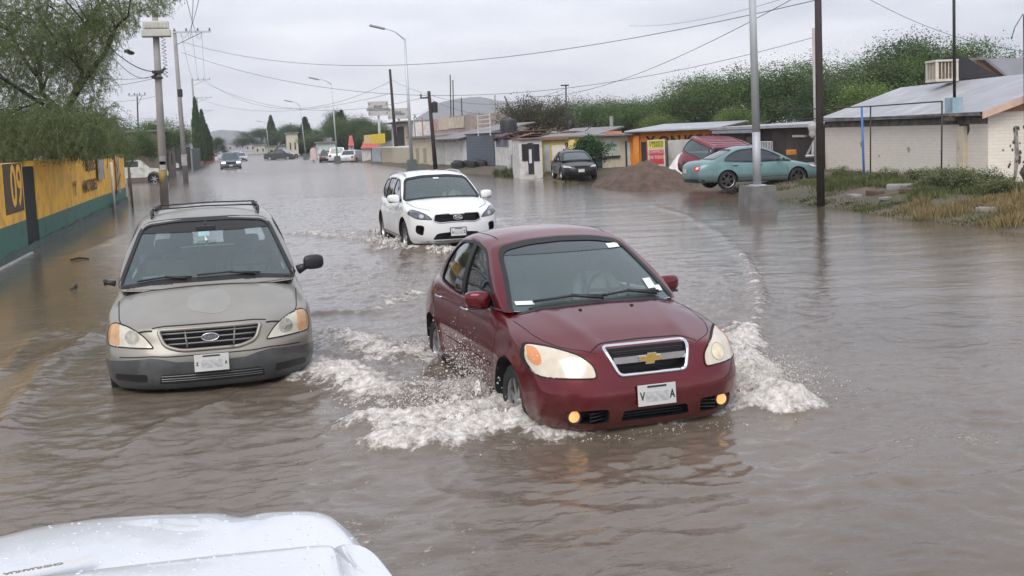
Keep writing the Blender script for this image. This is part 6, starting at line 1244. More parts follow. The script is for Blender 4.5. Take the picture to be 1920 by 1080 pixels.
# ------------------------------------------------------------------ left side: painted wall, street beyond
XW = -4.62
ywall = pmat('yellow_wall_paint', (.98, .54, .07), .75, vary=.16, vscale=1.2, dirt=(.56, .34, .13), dirt_amt=.45, dirt_scale=2.2, bump=.25, bscale=30)
gwall = pmat('green_wall_paint', (.050, .175, .135), .6, vary=.15, vscale=1.5, dirt=(.035, .07, .06), dirt_amt=.4, dirt_scale=1.5, bump=.25, bscale=30)
fadedink = pmat('faded_black_paint', (.10, .075, .045), .8, vary=.4, vscale=8); dk_post = pmat('near_black_post', (.02, .028, .024), .8); concrete = pmat('concrete', (.27, .26, .245), .85, vary=.2, bump=.4, bscale=25, dirt=(.16, .15, .14), dirt_amt=.4); white_pvc = pmat('white_pipe', (.62, .62, .60), .45)
wallroot = empty('roadside_wall', (XW, 15, 0), 0, 'long painted wall on the left, yellow above and green below, under the mesquite tree', 'wall')
def wy(px): return onX(px, 400, XW).y
def wz(px, py): return onX(px, py, XW).z
secs = [(14., wy(48), wz(78, 302), wz(60, 408)), (wy(48), wy(74), wz(78, 310), 0), (wy(74), wy(152), wz(110, 298), wz(110, 398)), (wy(152), wy(206), wz(180, 289), wz(180, 372)), (wy(206), 51.2, wz(220, 290), wz(220, 358))]
for i, (y0, y1, zt, zg) in enumerate(secs):
    t = .30; xo = -i*.02 if i != 1 else -.06
    if i == 1:
        m = MB(); m.box((XW-t/2+xo, (y0+y1)/2, zt/2), (t, y1-y0, zt)); o = m.build('gate_post', [dk_post], wallroot); o.location = (-XW, -15, 0); o['label'] = 'dark post in the painted wall'; continue  # post in one near-black colour, set slightly back from the wall face
    m = MB(); m.box((XW-t/2+xo, (y0+y1)/2, (zt+zg)/2), (t, y1-y0, zt-zg), 0); o = m.build('upper_wall', [ywall], wallroot); o.location = (-XW, -15, 0)
    m = MB(); m.box((XW-t/2+xo+.004, (y0+y1)/2, zg/2-.2), (t, y1-y0, zg+.4), 0); o = m.build('lower_wall', [gwall], wallroot); o.location = (-XW, -15, 0)
tide = pmat('tide_stain', (.035, .075, .06), .5, vary=.4, vscale=2.5)
rg4 = np.random.default_rng(3); V = []; ys_ = np.linspace(14, 51, 220); hs_ = .34+.10*fbm2(ys_*.7, ys_*0, 4)+.05*np.abs(fbm2(ys_*4, ys_*0+3, 2)); 
for y_, h_ in zip(ys_, hs_): V += [(XW+.0085, y_, .0), (XW+.0085, y_, h_)]
o = link('tide_stain', npmesh('tide_stain', np.array(V), [(2*i, 2*i+2, 2*i+3, 2*i+1) for i in range(219)], [tide], smooth=False), wallroot); o.location = (-XW, -15, 0)
m = MB(); m.box((XW+.03, 21.5, .10), (.08, 11, .16), bev=.02); o = m.build('skirting', [pmat('pale_kerb', (.5, .5, .47), .7)], wallroot); o.location = (-XW, -15, 0)
m = MB(); yc = wy(212); m.tube([(XW+.06, yc, -.1), (XW+.06, yc, 1.95)], .055, 10); o = m.build('drain_pipe', [white_pvc], wallroot, True); o.location = (-XW, -15, 0)
def wtext(t, px, py, size, m, squash=1., bold=.01):
    y = onX(px, py, XW).y; z = onX(px, py, XW).z; return place_text(t, size, m, wallroot, (.012-.0, y-15, z), (0, 1, 0), (0, 0, 1), squash=squash, bold=bold, depth=.004)
yb, zb_ = wy(29), wz(29, 352); MB().box((0, 0, 0), (.01, 2.0, 1.05)).build('number_panel', [fadedink], wallroot).location = (.008, yb-15, zb_)
wtext('09', 30, 352, 1.25, ywall, 1.05, .02)
for t, px, py, s_ in (('PARTES Y', 172, 308, .62), ('Y', 141, 355, .62), ('MOTORES', 170, 348, .52)): wtext(t, px, py, s_, fadedink, 1.35, .012)
MB().box((0, 0, 0), (.05, 1.6, .95), bev=.01).build('notice_board', [pmat('weathered_notice', (.38, .38, .34), .8, vary=.4, vscale=3)], wallroot).location = (.03, wy(194)-15, wz(194, 310))
MB().box((0, 0, 0), (.05, .55, 1.5), bev=.01).build('notice_board', [pmat('weathered_notice2', (.42, .36, .34), .8, vary=.3, vscale=3)], wallroot).location = (.03, wy(226)-15, wz(226, 325))
# debris at the foot of the wall
p = G(148, 487); tag(MB().tube([(p.x-.16, p.y-.05, .165), (p.x, p.y+.06, .18), (p.x+.2, p.y, .16)], [.015, .025, .012], 6).build('branch', [bark_dk], smooth=True), 'broken dark branch floating at the foot of the wall', 'branch')
p = G(137, 540); tag(MB().tube([(p.x, p.y-.25, .16), (p.x+.03, p.y, .2), (p.x-.02, p.y+.5, .16)], [.02, .03, .015], 6).build('branch', [bark_m], smooth=True), 'thin bare stick drifting in the brown water left of the van', 'branch')
# thin street-sign post with a crossing kerb
p = G(249, 386); tag(MB().tube([(p.x, p.y, 0), (p.x-.03, p.y, zat(245, 312, p))], .035, 8).build('sign_post', [pmat('rusty_post', (.10, .085, .08), .7)], smooth=True), 'thin dark metal post standing in the water past the wall', 'post')
# ---- white pickups in the side street
def simple_pickup(px, py, label, rz, s=1., m_body=None, bed=True, name='pickup_truck'):
    p = G(px, py); r = empty(name, (p.x, p.y, 0), rz, label, 'truck'); r.scale = (s, s, s); w = .9
    b = m_body or pmat('old_white_paint', (.62, .62, .58), .4, coat=.4, dirt=(.4, .37, .3), dirt_amt=.2)
    prof = [(2.5, .5), (2.55, .75), (2.45, 1.0), (1.3, 1.12), (1.2, 1.15), (.55, 1.2), (-2.5, 1.2), (-2.55, .55), (-1.95, .5), (-1.85, .75), (-1.5, .9), (-1.15, .75), (-1.05, .5), (1.15, .5), (1.25, .75), (1.6, .9), (1.95, .75), (2.05, .5)]
    m = MB().prism(rnd(prof, .06, 2), 'Y', -w, w); m.build('body', [b], r, 'auto')
    cab = [(1.35, 1.12), (.75, 1.70), (-.35, 1.72), (-.55, 1.2)]; MB().prism(rnd(cab, .1, 3), 'Y', -w*.88, w*.88).build('cab', [b], r, 'auto')
    for sg in (1, -1): MB().box((.15, sg*w*.885, 1.42), (.9, .02, .38), bev=.01).build('side_window', [side_glass], r)
    for sx in (1.6, -1.5):
        for sg in (1, -1): add_wheel(r, sx, sg*.78, .36, .24, tyre_m, rim_m, under_m, 6)
    MB().box((-1.5, 0, 1.205), (1.9, 1.5, .02)).build('bed_floor', [under_m], r)
    return r
simple_pickup(243, 343, 'white flatbed pickup whose rear wheel shows past the end of the yellow wall', .12)
simple_pickup(292, 322, 'second white pickup mostly hidden behind the nearest utility pole', .05, .9)
# dark gate and sheds of the side street
dk = pmat('dark_fence', (.045, .045, .048), .7, vary=.3); brn = pmat('brown_block_wall', (.16, .125, .11), .85, vary=.2, bump=.5, bscale=12); gry = pmat('grey_steel_sheet', (.19, .21, .21), .5, .2, vary=.12)
p0, p1 = G(255, 322), G(300, 318); tag(MB().box(((p0.x+p1.x)/2, p0.y+2, 1.3), (9, .2, 2.4)).build('yard_fence', [dk]), 'dark yard fence behind the white pickups', 'fence')
a, b = G(308, 336), G(345, 328); h_ = zat(330, 245, a); 
r_ = empty('block_house', (a.x, a.y, 0), 0, 'brown block building between the first two utility poles', 'building'); MB().box((-1.3, 9, h_/2-.2), (2.6, 18, h_+.4)).build('wall', [brn], r_); MB().box((-1.3, 9, h_+.06), (2.9, 18.4, .12)).build('roof', [gry], r_); MB().box((.03, 6, 1.0), (.05, 1.6, 2.0)).build('door', [dk], r_); MB().box((.03, 12, 1.5), (.05, 1.4, .9)).build('window', [dk], r_)
a = G(352, 322); h_ = zat(360, 278, a); m = MB(); m.box((a.x+.4, a.y+14, h_/2), (.12, 24, h_))
for k in range(40): m.box((a.x+.47, a.y+2.3+k*.6, h_/2), (.03, .12, h_))
tag(m.build('sheet_fence', [gry]), 'grey corrugated sheet fence past the second utility pole', 'fence')
p = G(383, 303); r_ = empty('market_stall', (p.x, p.y, 0), 0, 'small red stall standing in the water left of the oncoming pickup', 'stall'); redm = pmat('faded_red', (.50, .10, .07), .6, vary=.2); MB().prism([(-1.6, 0), (1.6, 0), (1.6, 1.4), (1.2, 1.9), (-1.2, 1.9), (-1.6, 1.4)], 'X', -1.4, 1.4).build('cover', [redm], r_).rotation_euler = (0, 0, pi/2); MB().box((.3, -1.65, .8), (1.3, .1, .8)).build('counter', [pmat('dark_red', (.16, .02, .02), .5)], r_)
# ------------------------------------------------------------------ right side buildings
def fy(X0, px, py=300): return onX(px, py, X0).y
def fz(X0, px, py): return onX(px, py, X0).z
class Plane:
    "upright plane through two ground points: a on the left, b on the right as seen from the street"
    def __init__(s, a, b):
        s.b = Vector((b.x, b.y, 0)); d = Vector((a.x-b.x, a.y-b.y, 0)); s.W = d.length; s.d = d/s.W; s.rz = atan2(-s.d.x, s.d.y); s.n = Vector((cos(s.rz), sin(s.rz), 0))
    def hit(s, px, py):
        d = _fw+_r*((px-960)/FPX)+_u*((CYPX-py)/FPX); t = s.b.dot(s.n)/Vector((d.x, d.y, 0)).dot(s.n); return Vector((d.x*t, d.y*t, CAMH+d.z*t))
    def y(s, px, py=300): return (s.hit(px, py)-s.b).dot(s.d)
    def z(s, px, py): return s.hit(px, py).z
    def world(s, x, y, z=0.): return s.b+s.n*x+s.d*y+Vector((0, 0, z))
def XP(X0, pxL, pxR): return Vector((X0, fy(X0, pxL), 0)), Vector((X0, fy(X0, pxR), 0))
class Front:
    "a building whose street face stands on the line a-b; features are placed by where they are seen on that face"
    def __init__(s, name, label, ab, pyt, mat, depth=6., cat='building', roof=None, over=.25, roof_t=.1, slope=0., zt=None):
        s.P = Plane(*ab); a_, b_ = ab; s.W = s.P.W; W_ = s.W; pc = s.P.world(0, W_/2); s.root = empty(name, tuple(s.P.b), s.P.rz, label, cat)
        rel = pc+Vector((0, 0, 1.5))-Vector((0, 0, CAMH)); pcx = 960+FPX*rel.dot(_r)/rel.dot(_fw); s.zt = zt or s.P.z(pcx, pyt)
        MB().box((depth/2, W_/2, s.zt/2-.1), (depth, W_, s.zt+.2)).build('wall', [mat], s.root)
        if roof is not None:
            z = s.zt; MB().prism([(-over, z+.01), (depth, z+.01+slope), (depth, z+.01+slope+roof_t), (-over, z+.01+roof_t)], 'Y', -.06, W_+.06).build('roof', [roof], s.root)
    def rect(s, name, px0, py0, px1, py1, mat, out=.03, parent=None, thick=.06, bev=0.):
        y0, y1 = s.P.y(px0), s.P.y(px1); pc = (px0+px1)/2; z0, z1 = s.P.z(pc, py1), s.P.z(pc, py0); return MB().box((-out+thick/2, (y0+y1)/2, (z0+z1)/2), (thick, abs(y0-y1), z1-z0), bev=bev).build(name, [mat], parent or s.root)
    def text(s, t, px, py, size, mat, out=.04, squash=1., bold=.01, parent=None):
        return place_text(t, size, mat, parent or s.root, (-out, s.P.y(px), s.P.z(px, py)), (0, -1, 0), (0, 0, 1), squash=squash, bold=bold)
def corrug(name, c, rough=.45, metal=.4, dirt=None):
    m = pmat(name, c, rough, metal, vary=.10, vscale=1.2, dirt=dirt, dirt_amt=.35, dirt_scale=.8); nt = m.node_tree; N = nt.nodes.new; L = nt.links.new; tc = N('ShaderNodeTexCoord'); w = N('ShaderNodeTexWave'); w.bands_direction = 'Y'; w.inputs['Scale'].default_value = 2.4; L(tc.outputs['Object'], w.inputs['Vector']); bp = N('ShaderNodeBump'); bp.inputs['Strength'].default_value = .5; bp.inputs['Distance'].default_value = .03; L(w.outputs[0], bp.inputs['Height']); L(bp.outputs[0], nt.nodes['Principled BSDF'].inputs['Normal']); return m
def brickm(name, c, mortar, rough=.8, dirt=None, amt=.3):
    if name in MATS: return MATS[name]
    m = bpy.data.materials.new(name); m.use_nodes = True; nt = m.node_tree; N = nt.nodes.new; L = nt.links.new; b = nt.nodes['Principled BSDF']; b.inputs['Roughness'].default_value = rough
    tc = N('ShaderNodeTexCoord'); mp = N('ShaderNodeMapping'); mp.inputs['Rotation'].default_value = (pi/2, 0, pi/2); L(tc.outputs['Object'], mp.inputs[0]); sx = N('ShaderNodeSeparateXYZ'); L(tc.outputs['Object'], sx.inputs[0]); cb = N('ShaderNodeCombineXYZ'); ad = N('ShaderNodeMath'); L(sx.outputs[0], ad.inputs[0]); L(sx.outputs[1], ad.inputs[1]); L(ad.outputs[0], cb.inputs[0]); L(sx.outputs[2], cb.inputs[1])
    br = N('ShaderNodeTexBrick'); L(cb.outputs[0], br.inputs['Vector']); br.inputs['Color1'].default_value = (*c, 1); br.inputs['Color2'].default_value = (*[x*.93 for x in c], 1); br.inputs['Mortar'].default_value = (*mortar, 1); br.inputs['Scale'].default_value = 1.; br.inputs['Brick Width'].default_value = .30; br.inputs['Row Height'].default_value = .095; br.inputs['Mortar Size'].default_value = .006
    last = br.outputs[0]
    if dirt:
        n = N('ShaderNodeTexNoise'); n.inputs['Scale'].default_value = 1.1; n.inputs['Detail'].default_value = 9; n.inputs['Roughness'].default_value = .72; L(tc.outputs['Object'], n.inputs['Vector']); mr = N('ShaderNodeMapRange'); L(n.outputs[0], mr.inputs[0]); mr.inputs[1].default_value = .66-amt*.2; mr.inputs[2].default_value = .72; mx = N('ShaderNodeMixRGB'); L(mr.outputs[0], mx.inputs[0]); L(last, mx.inputs[1]); mx.inputs[2].default_value = (*dirt, 1); last = mx.outputs[0]
    L(last, b.inputs['Base Color']); bp = N('ShaderNodeBump'); bp.inputs['Strength'].default_value = .5; bp.inputs['Distance'].default_value = .01; L(br.outputs['Fac'], bp.inputs['Height']); bp.invert = True; L(bp.outputs[0], b.inputs['Normal']); MATS[name] = m; return m
white_brick = brickm('white_painted_brick', (.88, .81, .71), (.74, .67, .58), dirt=(.42, .37, .31), amt=.12)
cream = pmat('cream_plaster', (.66, .58, .44), .8, vary=.1, dirt=(.40, .36, .28), dirt_amt=.3); white_pl = pmat('white_plaster', (.66, .65, .63), .8, vary=.1, dirt=(.38, .36, .33), dirt_amt=.35); yellow_pl = pmat('yellow_plaster', (.68, .56, .20), .8, vary=.12, dirt=(.45, .36, .15), dirt_amt=.3); orange_pl = pmat('orange_plaster', (.72, .26, .035), .75, vary=.12, dirt=(.45, .18, .04), dirt_amt=.3)
dkbrown = pmat('dark_brown_wall', (.075, .058, .052), .85, vary=.25, vscale=1.5, bump=.3, bscale=14); grey_shut = pmat('grey_shutter_paint', (.125, .145, .18), .5, vary=.08); peach = pmat('peach_plaster', (.42, .235, .145), .8, vary=.08); salmon = pmat('salmon_board', (.55, .25, .17), .7)
tin = corrug('pale_tin_roof', (.50, .51, .53), .4, .5, (.36, .35, .34)); tin_dk = corrug('weathered_tin', (.26, .25, .25), .6, .3, (.14, .10, .08)); felt = pmat('dark_fascia', (.035, .035, .04), .8); wood_m = pmat('weathered_wood', (.13, .095, .065), .85, vary=.3, bump=.5, bscale=20); steel_dk = pmat('dark_steel', (.045, .042, .042), .6, .4)
blackp = pmat('black_sign_paint', (.02, .018, .018), .6)
# --- white brick house
HP = Plane(HA, HB); h0 = 2.40; root = empty('brick_house', tuple(HP.b), HP.rz, 'long white painted brick house with grey metal roof at the right edge', 'building'); Wd = HP.W; RX, RZ = 3.1, 3.45
MB().box((3.1, Wd/2, h0/2-.1), (6.2, Wd, h0+.2)).build('wall', [white_brick], root)
o = MB().prism([(-.12, h0+.02), (RX, RZ), (6.32, h0+.02), (6.32, h0+.10), (RX, RZ+.09), (-.30, h0-.02+.05)], 'Y', -.28, Wd+.2).build('roof', [corrug('grey_metal_roof', (.40, .405, .42), .4, .4, (.56, .56, .56))], root)
MB().prism([(.0, h0), (RX, RZ-.01), (6.2, h0)], 'Y', .0, .12).build('gable', [peach], root).location = (0, -.004, .0); 
for sgn, (xa, xb) in ((1, (-.30, RX)), (-1, (6.4, RX))): MB().prism([(xa, h0-.16), (xb, RZ-.10), (xb, RZ+.06), (xa, h0+.02)], 'Y', -.34, -.285).build('barge_board', [pmat('peach_board', (.62, .43, .33), .6)], root)
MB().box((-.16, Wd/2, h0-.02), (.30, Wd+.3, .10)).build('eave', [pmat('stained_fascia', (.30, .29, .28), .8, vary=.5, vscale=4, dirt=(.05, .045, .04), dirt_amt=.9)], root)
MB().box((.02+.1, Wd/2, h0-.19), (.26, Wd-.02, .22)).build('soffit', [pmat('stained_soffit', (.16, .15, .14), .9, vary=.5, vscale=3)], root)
yp = HP.y(1808); MB().box((-.06, yp, 1.05), (.14, .42, 2.0)).build('pilaster', [cream], root)
st = pmat('bare_stained_brick', (.10, .085, .07), .95, vary=.6, vscale=7, bump=1, bscale=30); 
rgs = np.random.default_rng(6)
MB().prism(rnd([(.70, 2.0), (.82, 2.02), (.86, 1.2), (.80, .6), (.70, .5), (.74, 1.2)], .06, 3), 'Y', -.006, .01).build('damp_stain', [pmat('grey_stain', (.30, .27, .24), .95, vary=.5, vscale=9)], root)
m = MB()
for k in range(26):
    cx_, cz__ = .82+rgs.normal(0, .16), rgs.uniform(.5, 2.0); rr_ = rgs.uniform(.015, .055)*(1.5 if cz__ < .8 else 1); m.prism([(cx_+rr_*rgs.uniform(.6, 1.2)*cos(a_), cz__+rr_*rgs.uniform(.8, 1.8)*sin(a_)) for a_ in np.linspace(0, 2*pi, 9)[:-1]], 'Y', -.009, .01)
m.build('bare_patches', [st], root)['kind'] = 'stuff'
MB().prism(rnd([(yp-.35, 1.9), (yp-.3, 2.25), (yp+.5, 2.25), (yp+.3, 2.1), (yp+.15, 1.75), (yp-.1, 1.7)], .1, 3), 'X', -.006, .01).build('damp_stain', [st], root)
for k, (a_, b_, w_) in enumerate(((5.3, 1.35, .14), (2.6, .75, .12), (7.8, 1.1, .08), (9.4, 1.5, .18))): MB().prism(rnd([(a_-w_, b_), (a_, b_+w_*.7), (a_+w_*1.2, b_+.02), (a_+.02, b_-w_)], .05, 2), 'X', -.004, .01).build('chipped_plaster', [pmat('chipped', (.42, .37, .31), .9, vary=.4, vscale=10)], root)
cz_ = at(1766, 148, 34.5)
c = empty('evaporative_cooler', (cz_.x, cz_.y, cz_.z-.1), HP.rz, 'boxy cream evaporative cooler with louvred sides on the metal roof', 'cooler'); c.scale = (.72,)*3; fr = pmat('cooler_frame', (.62, .56, .48), .6)
m = MB()
for sx in (-.5, .5):
    for sy in (-.55, .55): m.box((sx, sy, .5), (.10, .10, .9), bev=.01)
m.box((0, 0, .98), (1.14, 1.24, .10), bev=.02); m.box((0, 0, .06), (1.12, 1.22, .12)); m.build('housing', [fr], c)
for (cx_, cy__, sx, sy) in ((-.5, 0, .03, 1.0), (.5, 0, .03, 1.0), (0, -.55, .9, .03), (0, .55, .9, .03)):
    m = MB(); m.box((cx_*.93, cy__*.93, .5), (sx, sy, .82)); q = m.build('louvre_panel', [pmat('cooler_pad', (.14, .10, .07), .9, vary=.5, vscale=9)], c); m = MB()
    for k in range(6): t = -.42+k*.168; m.box((cx_+(t if sx > .1 else 0), cy__+(t if sy > .1 else 0), .5), (.035, .035, .84))
    m.build('louvres', [fr], q)
# duct and pale sheet behind the cooler
tag(MB().prism([(-.9, 0), (.9, 0), (-.5, .75), (-.9, .8)], 'Y', -.4, .4).build('roof_vent', [felt], loc=tuple(at(1822, 148, 35.5))), 'dark wedge shaped vent hood right of the rooftop cooler', 'vent')
# house behind with peach gable
bp_ = at(1836, 150, 43.); bx, by = bp_.x, 43.; r2 = empty('back_house', (bx, by, 0), 0, 'peach gabled house with grey roof behind the white brick house', 'building'); MB().box((5, .8, 1.9), (10, 1.5, 3.8)).build('wall', [peach], r2)
MB().prism([(-.2, 4.72), (.05, 4.72), (1.4, 3.75), (10.4, 3.75), (10.4, 3.83), (1.44, 3.83), (.1, 4.84), (-.2, 4.84)], 'Y', -.3, 1.6).build('roof', [tin_dk], r2); MB().prism([(1.5, 3.84), (.3, 4.86), (10.4, 4.86), (10.4, 3.84)], 'Y', 1.5, 1.6).build('roof_slope', [corrug('back_roof', (.36, .37, .40), .5, .3)], r2); MB().prism([(-.15, 3.8), (-.15, 4.72), (.05, 4.72), (1.3, 3.8)], 'Y', .0, .3).build('gable', [peach], r2)
# masts on the brick house
pm_ = HP.world(-.12, HP.y(1798)); bz = h0+.1
mr_ = empty('antenna_mast', (pm_[0], pm_[1], bz), HP.rz, 'tall dark mast held by a pale blue bracket on the brick house eave', 'mast'); MB().tube([(0, 0, -.1), (0, 0, 5.2)], .045, 8).build('pole', [steel_dk], mr_, True); m = MB(); m.box((-.02, -.22, .12), (.30, .05, .50)); m.box((-.02, .22, .12), (.30, .05, .50)); m.box((.12, 0, .12), (.04, .44, .50)); m.box((0, 0, -.10), (.30, .5, .05)); m.build('bracket', [pmat('pale_blue_metal', (.30, .42, .48), .6)], mr_); MB().box((.0, 0, -.22), (.36, .75, .14)).build('bearer', [wood_m], mr_)
p = HP.world(.75, -.5); m = MB(); m.tube([(p[0]+.05, p[1], 0), (p[0], p[1], 4.9)], .035, 8); m.tube([(p[0], p[1], 4.85), (p[0]-.12, p[1]-.1, 4.95), (p[0]-.3, p[1], 4.6), (p[0]-.4, p[1], 4.3)], .012, 5); tag(m.build('conduit_mast', [steel_dk], smooth=True), 'thin dark conduit mast with a curling wire at the peach gable', 'mast')
# pipe frame in front of the wall
def post(px, py0, py1, r, mat, label, name='thin_post', lean=0.):
    p = G(px, py0, .33); z = zat(px, py1, p); m = MB().tube([(p.x, p.y, .1), (p.x+lean, p.y, z)], r, 8); return tag(m.build(name, [mat], smooth=True), label, 'post'), Vector((p.x+lean, p.y, z))
_, bt_ = post(1621, 352, 201, .035, pmat('blue_pole_paint', (.06, .16, .42), .5), 'slim bright blue pole standing in the weeds', lean=-.06); 
fr_root = empty('washing_line_stand', (0, 0, 0), 0, 'dark thin pipe frame standing before the white brick wall', 'frame')
pA = G(1632, 342, .35); pB = G(1765, 354, .35); zA, zB = zat(1639, 198, pA), zat(1765, 190, pB); pC = G(1560, 334, .35)
for q, z in ((pA, zA), (pB, zB)): MB().tube([(q.x, q.y, .2), (q.x+.04, q.y, z)], .022, 6).build('post', [steel_dk], fr_root, True)
MB().tube([(pC.x-.4, pC.y+2.5, zA+.05), (pA.x, pA.y, zA-.02), (pB.x+.04, pB.y, zB)], .022, 6).build('rail', [steel_dk], fr_root, True); MB().tube([(pC.x-.4, pC.y+2.5, zA-.28), (pB.x+.04, pB.y, zB-.42), tuple(HP.world(-.1, HP.y(1800), h0-.05))], .016, 6).build('rail', [steel_dk], fr_root, True)
# --- brown shed row
f = Front('brown_shed', 'dark brown block shed with low grey tin roof behind the teal sedan', (Vector((22.9, 50.6, 0)), Vector((22.4, 39.9, 0))), 240, dkbrown, 7, zt=2.14, roof=tin, slope=.16, over=.5, roof_t=.12)
f.rect('door', 1497, 262, 1530, 330, pmat('darker_door', (.04, .034, .032), .7)); f.rect('lintel_lamp', 1491, 253, 1514, 257, pmat('lamp_tube', (.75, .75, .72), .4), .12, thick=.12); w = f.rect('window', 1398, 252, 1447, 275, felt, .02)
f.rect('window_grille', 1402, 256, 1416, 268, pmat('dull_brick', (.20, .13, .10), .8), .05, parent=w); f.rect('fascia', 1356, 243, 1440, 249, pmat('blue_grey_fascia', (.28, .28, .34), .6), .54, thick=.06)
m = MB()
for k in range(9): p = onX(1424+k*3, 280, 22.2); m.tube([(22.2, p.y, fz(22.2, 1436, 300)), (22.2, p.y, fz(22.2, 1436, 265))], .022, 5)
m.tube([(22.2, fy(22.2, 1424), fz(22.2, 1436, 266)), (22.2, fy(22.2, 1448), fz(22.2, 1436, 266))], .025, 5); tag(m.build('gate', [pmat('white_rails', (.62, .62, .62), .5)]), 'white barred gate behind the roof of the teal sedan', 'gate')
tag(MB().box((21.9, fy(21.9, 1484), 1.15), (.32, .32, .22), bev=.03).build('crate', [pmat('orange_crate', (.62, .25, .04), .7)]), 'small orange crate behind the bonnet of the teal sedan', 'crate')
q = onX(1522, 300, 21.9); m = MB(); m.tube([(22, q.y+.6, 1.0), (22, q.y-.1, 1.65), (22, q.y-.4, 1.1)], .05, 6); m.tube([(22, q.y+.6, 1.0), (22, q.y-.5, 1.05)], .06, 6); m.tube([(22, q.y+.1, 1.1), (22, q.y, 1.6)], .05, 6); m.box((22, q.y, .4), (.3, .8, .7)); tag(m.build('scrap_frame', [pmat('white_scrap', (.6, .6, .6), .5)], smooth=False), 'white bent metal scrap leaning beside the dark pole', 'scrap')
q, tp = post(1530, 335, 52, .05, pmat('grey_conduit', (.40, .37, .35), .6), 'pale service pole just left of the dark wooden pole', 'service_pole'); sp_ = q; m = MB(); yy = tp.y; xx = tp.x
qq = onX(1527, 237, xx); m.lathe([(.0, .18), (.12, .13), (.16, 0), (.12, -.12), (.1, -.2), (.12, -.3), (.0, -.42)], c=(xx-.12, yy, qq.z), seg=14); o = m.build('electric_meter', [pmat('meter_grey', (.5, .48, .46), .4)], q, True)
# --- orange shop and cream office
f = Front('orange_shop', 'low orange shop front with big black lettering and pale tin roof', (Vector((19.3, 53.6, 0)), Vector((23., 50.8, 0))), 250, orange_pl, 7, zt=2.20, roof=tin, slope=.30, over=.45, roof_t=.07)
MB().box((-.42, f.W/2, f.zt+.0), (.05, f.W+.1, .07)).build('fascia', [felt], f.root)
zc = f.P.z(1270, 265)
def yt(px): return f.P.y(px)
for ch, px in (('Y', 1221), ('O', 1246), ('N', 1268), ('K', 1292), ('E', 1312)): place_text(ch, .74, blackp, f.root, (-.02, yt(px), zc), (0, -1, 0), (0, 0, 1), squash=.95, bold=.022, depth=.01)
b_ = MB().box((-.02, yt(1334), f.P.z(1334, 259)), (.03, .55, .36)).build('number_panel', [blackp], f.root); place_text('09', .36, pmat('sign_white', (.7, .7, .68), .6), b_, (-.045, yt(1334), f.P.z(1334, 260)), (0, -1, 0), (0, 0, 1), squash=1.2, bold=.02, depth=.006)
f.rect('doorway', 1203, 266, 1213, 322, felt, .01)
f.rect('post', 1190, 254, 1201, 324, orange_pl, .18, thick=.2)
# white hoarding panels and banner before it
def panel(name, label, px0, px1, py0, py1, Y, mat, cat='panel', t=.06):
    "upright sheet facing the street, Y metres along it"
    a, b = at(px0, py0, Y), at(px1, py0, Y); z0, z1 = at((px0+px1)/2, py1, Y).z, at((px0+px1)/2, py0, Y).z; r = empty(name, ((a.x+b.x)/2, Y, z0), pi/2, label, cat); MB().box((0, 0, (z1-z0)/2), (t, abs(b.x-a.x), z1-z0)).build('board', [mat], r); return r, abs(b.x-a.x), z1-z0
r, w_, h_ = panel('banner', 'yellow and red printed banner standing left of the maroon vehicle', 1213, 1246, 262, 322, 49.6, pmat('banner_white', (.66, .63, .58), .6), 'banner')
yb_ = pmat('banner_yellow', (.78, .66, .05), .6); rb_ = pmat('banner_red', (.62, .06, .07), .6); gp = pmat('banner_green_ink', (.12, .2, .06), .6)
MB().box((-.035, 0, h_*.86), (.012, w_*.86, h_*.24)).build('yellow_band', [yb_], r); MB().box((-.035, 0, h_*.46), (.012, w_*.82, h_*.46)).build('red_band', [rb_], r)
for t, z, s_, mt in (('CAMIONETAS', .91, .20, gp), ('Y CARROS', .81, .19, gp), ('COMPRO', .62, .20, pmat('pink_ink', (.75, .45, .45), .6)), ('DE TODO', .45, .2, pmat('pale_ink', (.72, .6, .55), .6)), ('614 412 09', .12, .18, pmat('navy_ink', (.05, .05, .14), .6))): place_text(t, s_, mt, r, (-.045, 0 if z != .62 else w_*.1, h_*z), (0, -1, 0), (0, 0, 1), squash=min(1.2, w_*.8/(len(t)*s_*.62)), bold=.006)
MB().tube([(-.06, w_*.55, -.8), (-.06, w_*.55, h_)], .03, 6).build('stake', [pmat('red_stake', (.35, .04, .04), .6)], r); MB().tube([(-.02, -w_*.55, -.6), (-.02, -w_*.55, h_)], .03, 6).build('stake', [wood_m], r)
panel('hoarding_panel', 'plain white sheet leaning behind the maroon vehicle', 1252, 1300, 262, 312, 50.2, pmat('grubby_white', (.56, .55, .53), .6, vary=.15, vscale=.8, dirt=(.35, .33, .3), dirt_amt=.5)); panel('hoarding_panel', 'narrow weathered board right of the red banner', 1246, 1252, 264, 316, 50.0, wood_m)
panel('hoarding_panel', 'white sheet between the maroon vehicle and the brown shed', 1300, 1352, 262, 300, 50.3, white_pl)
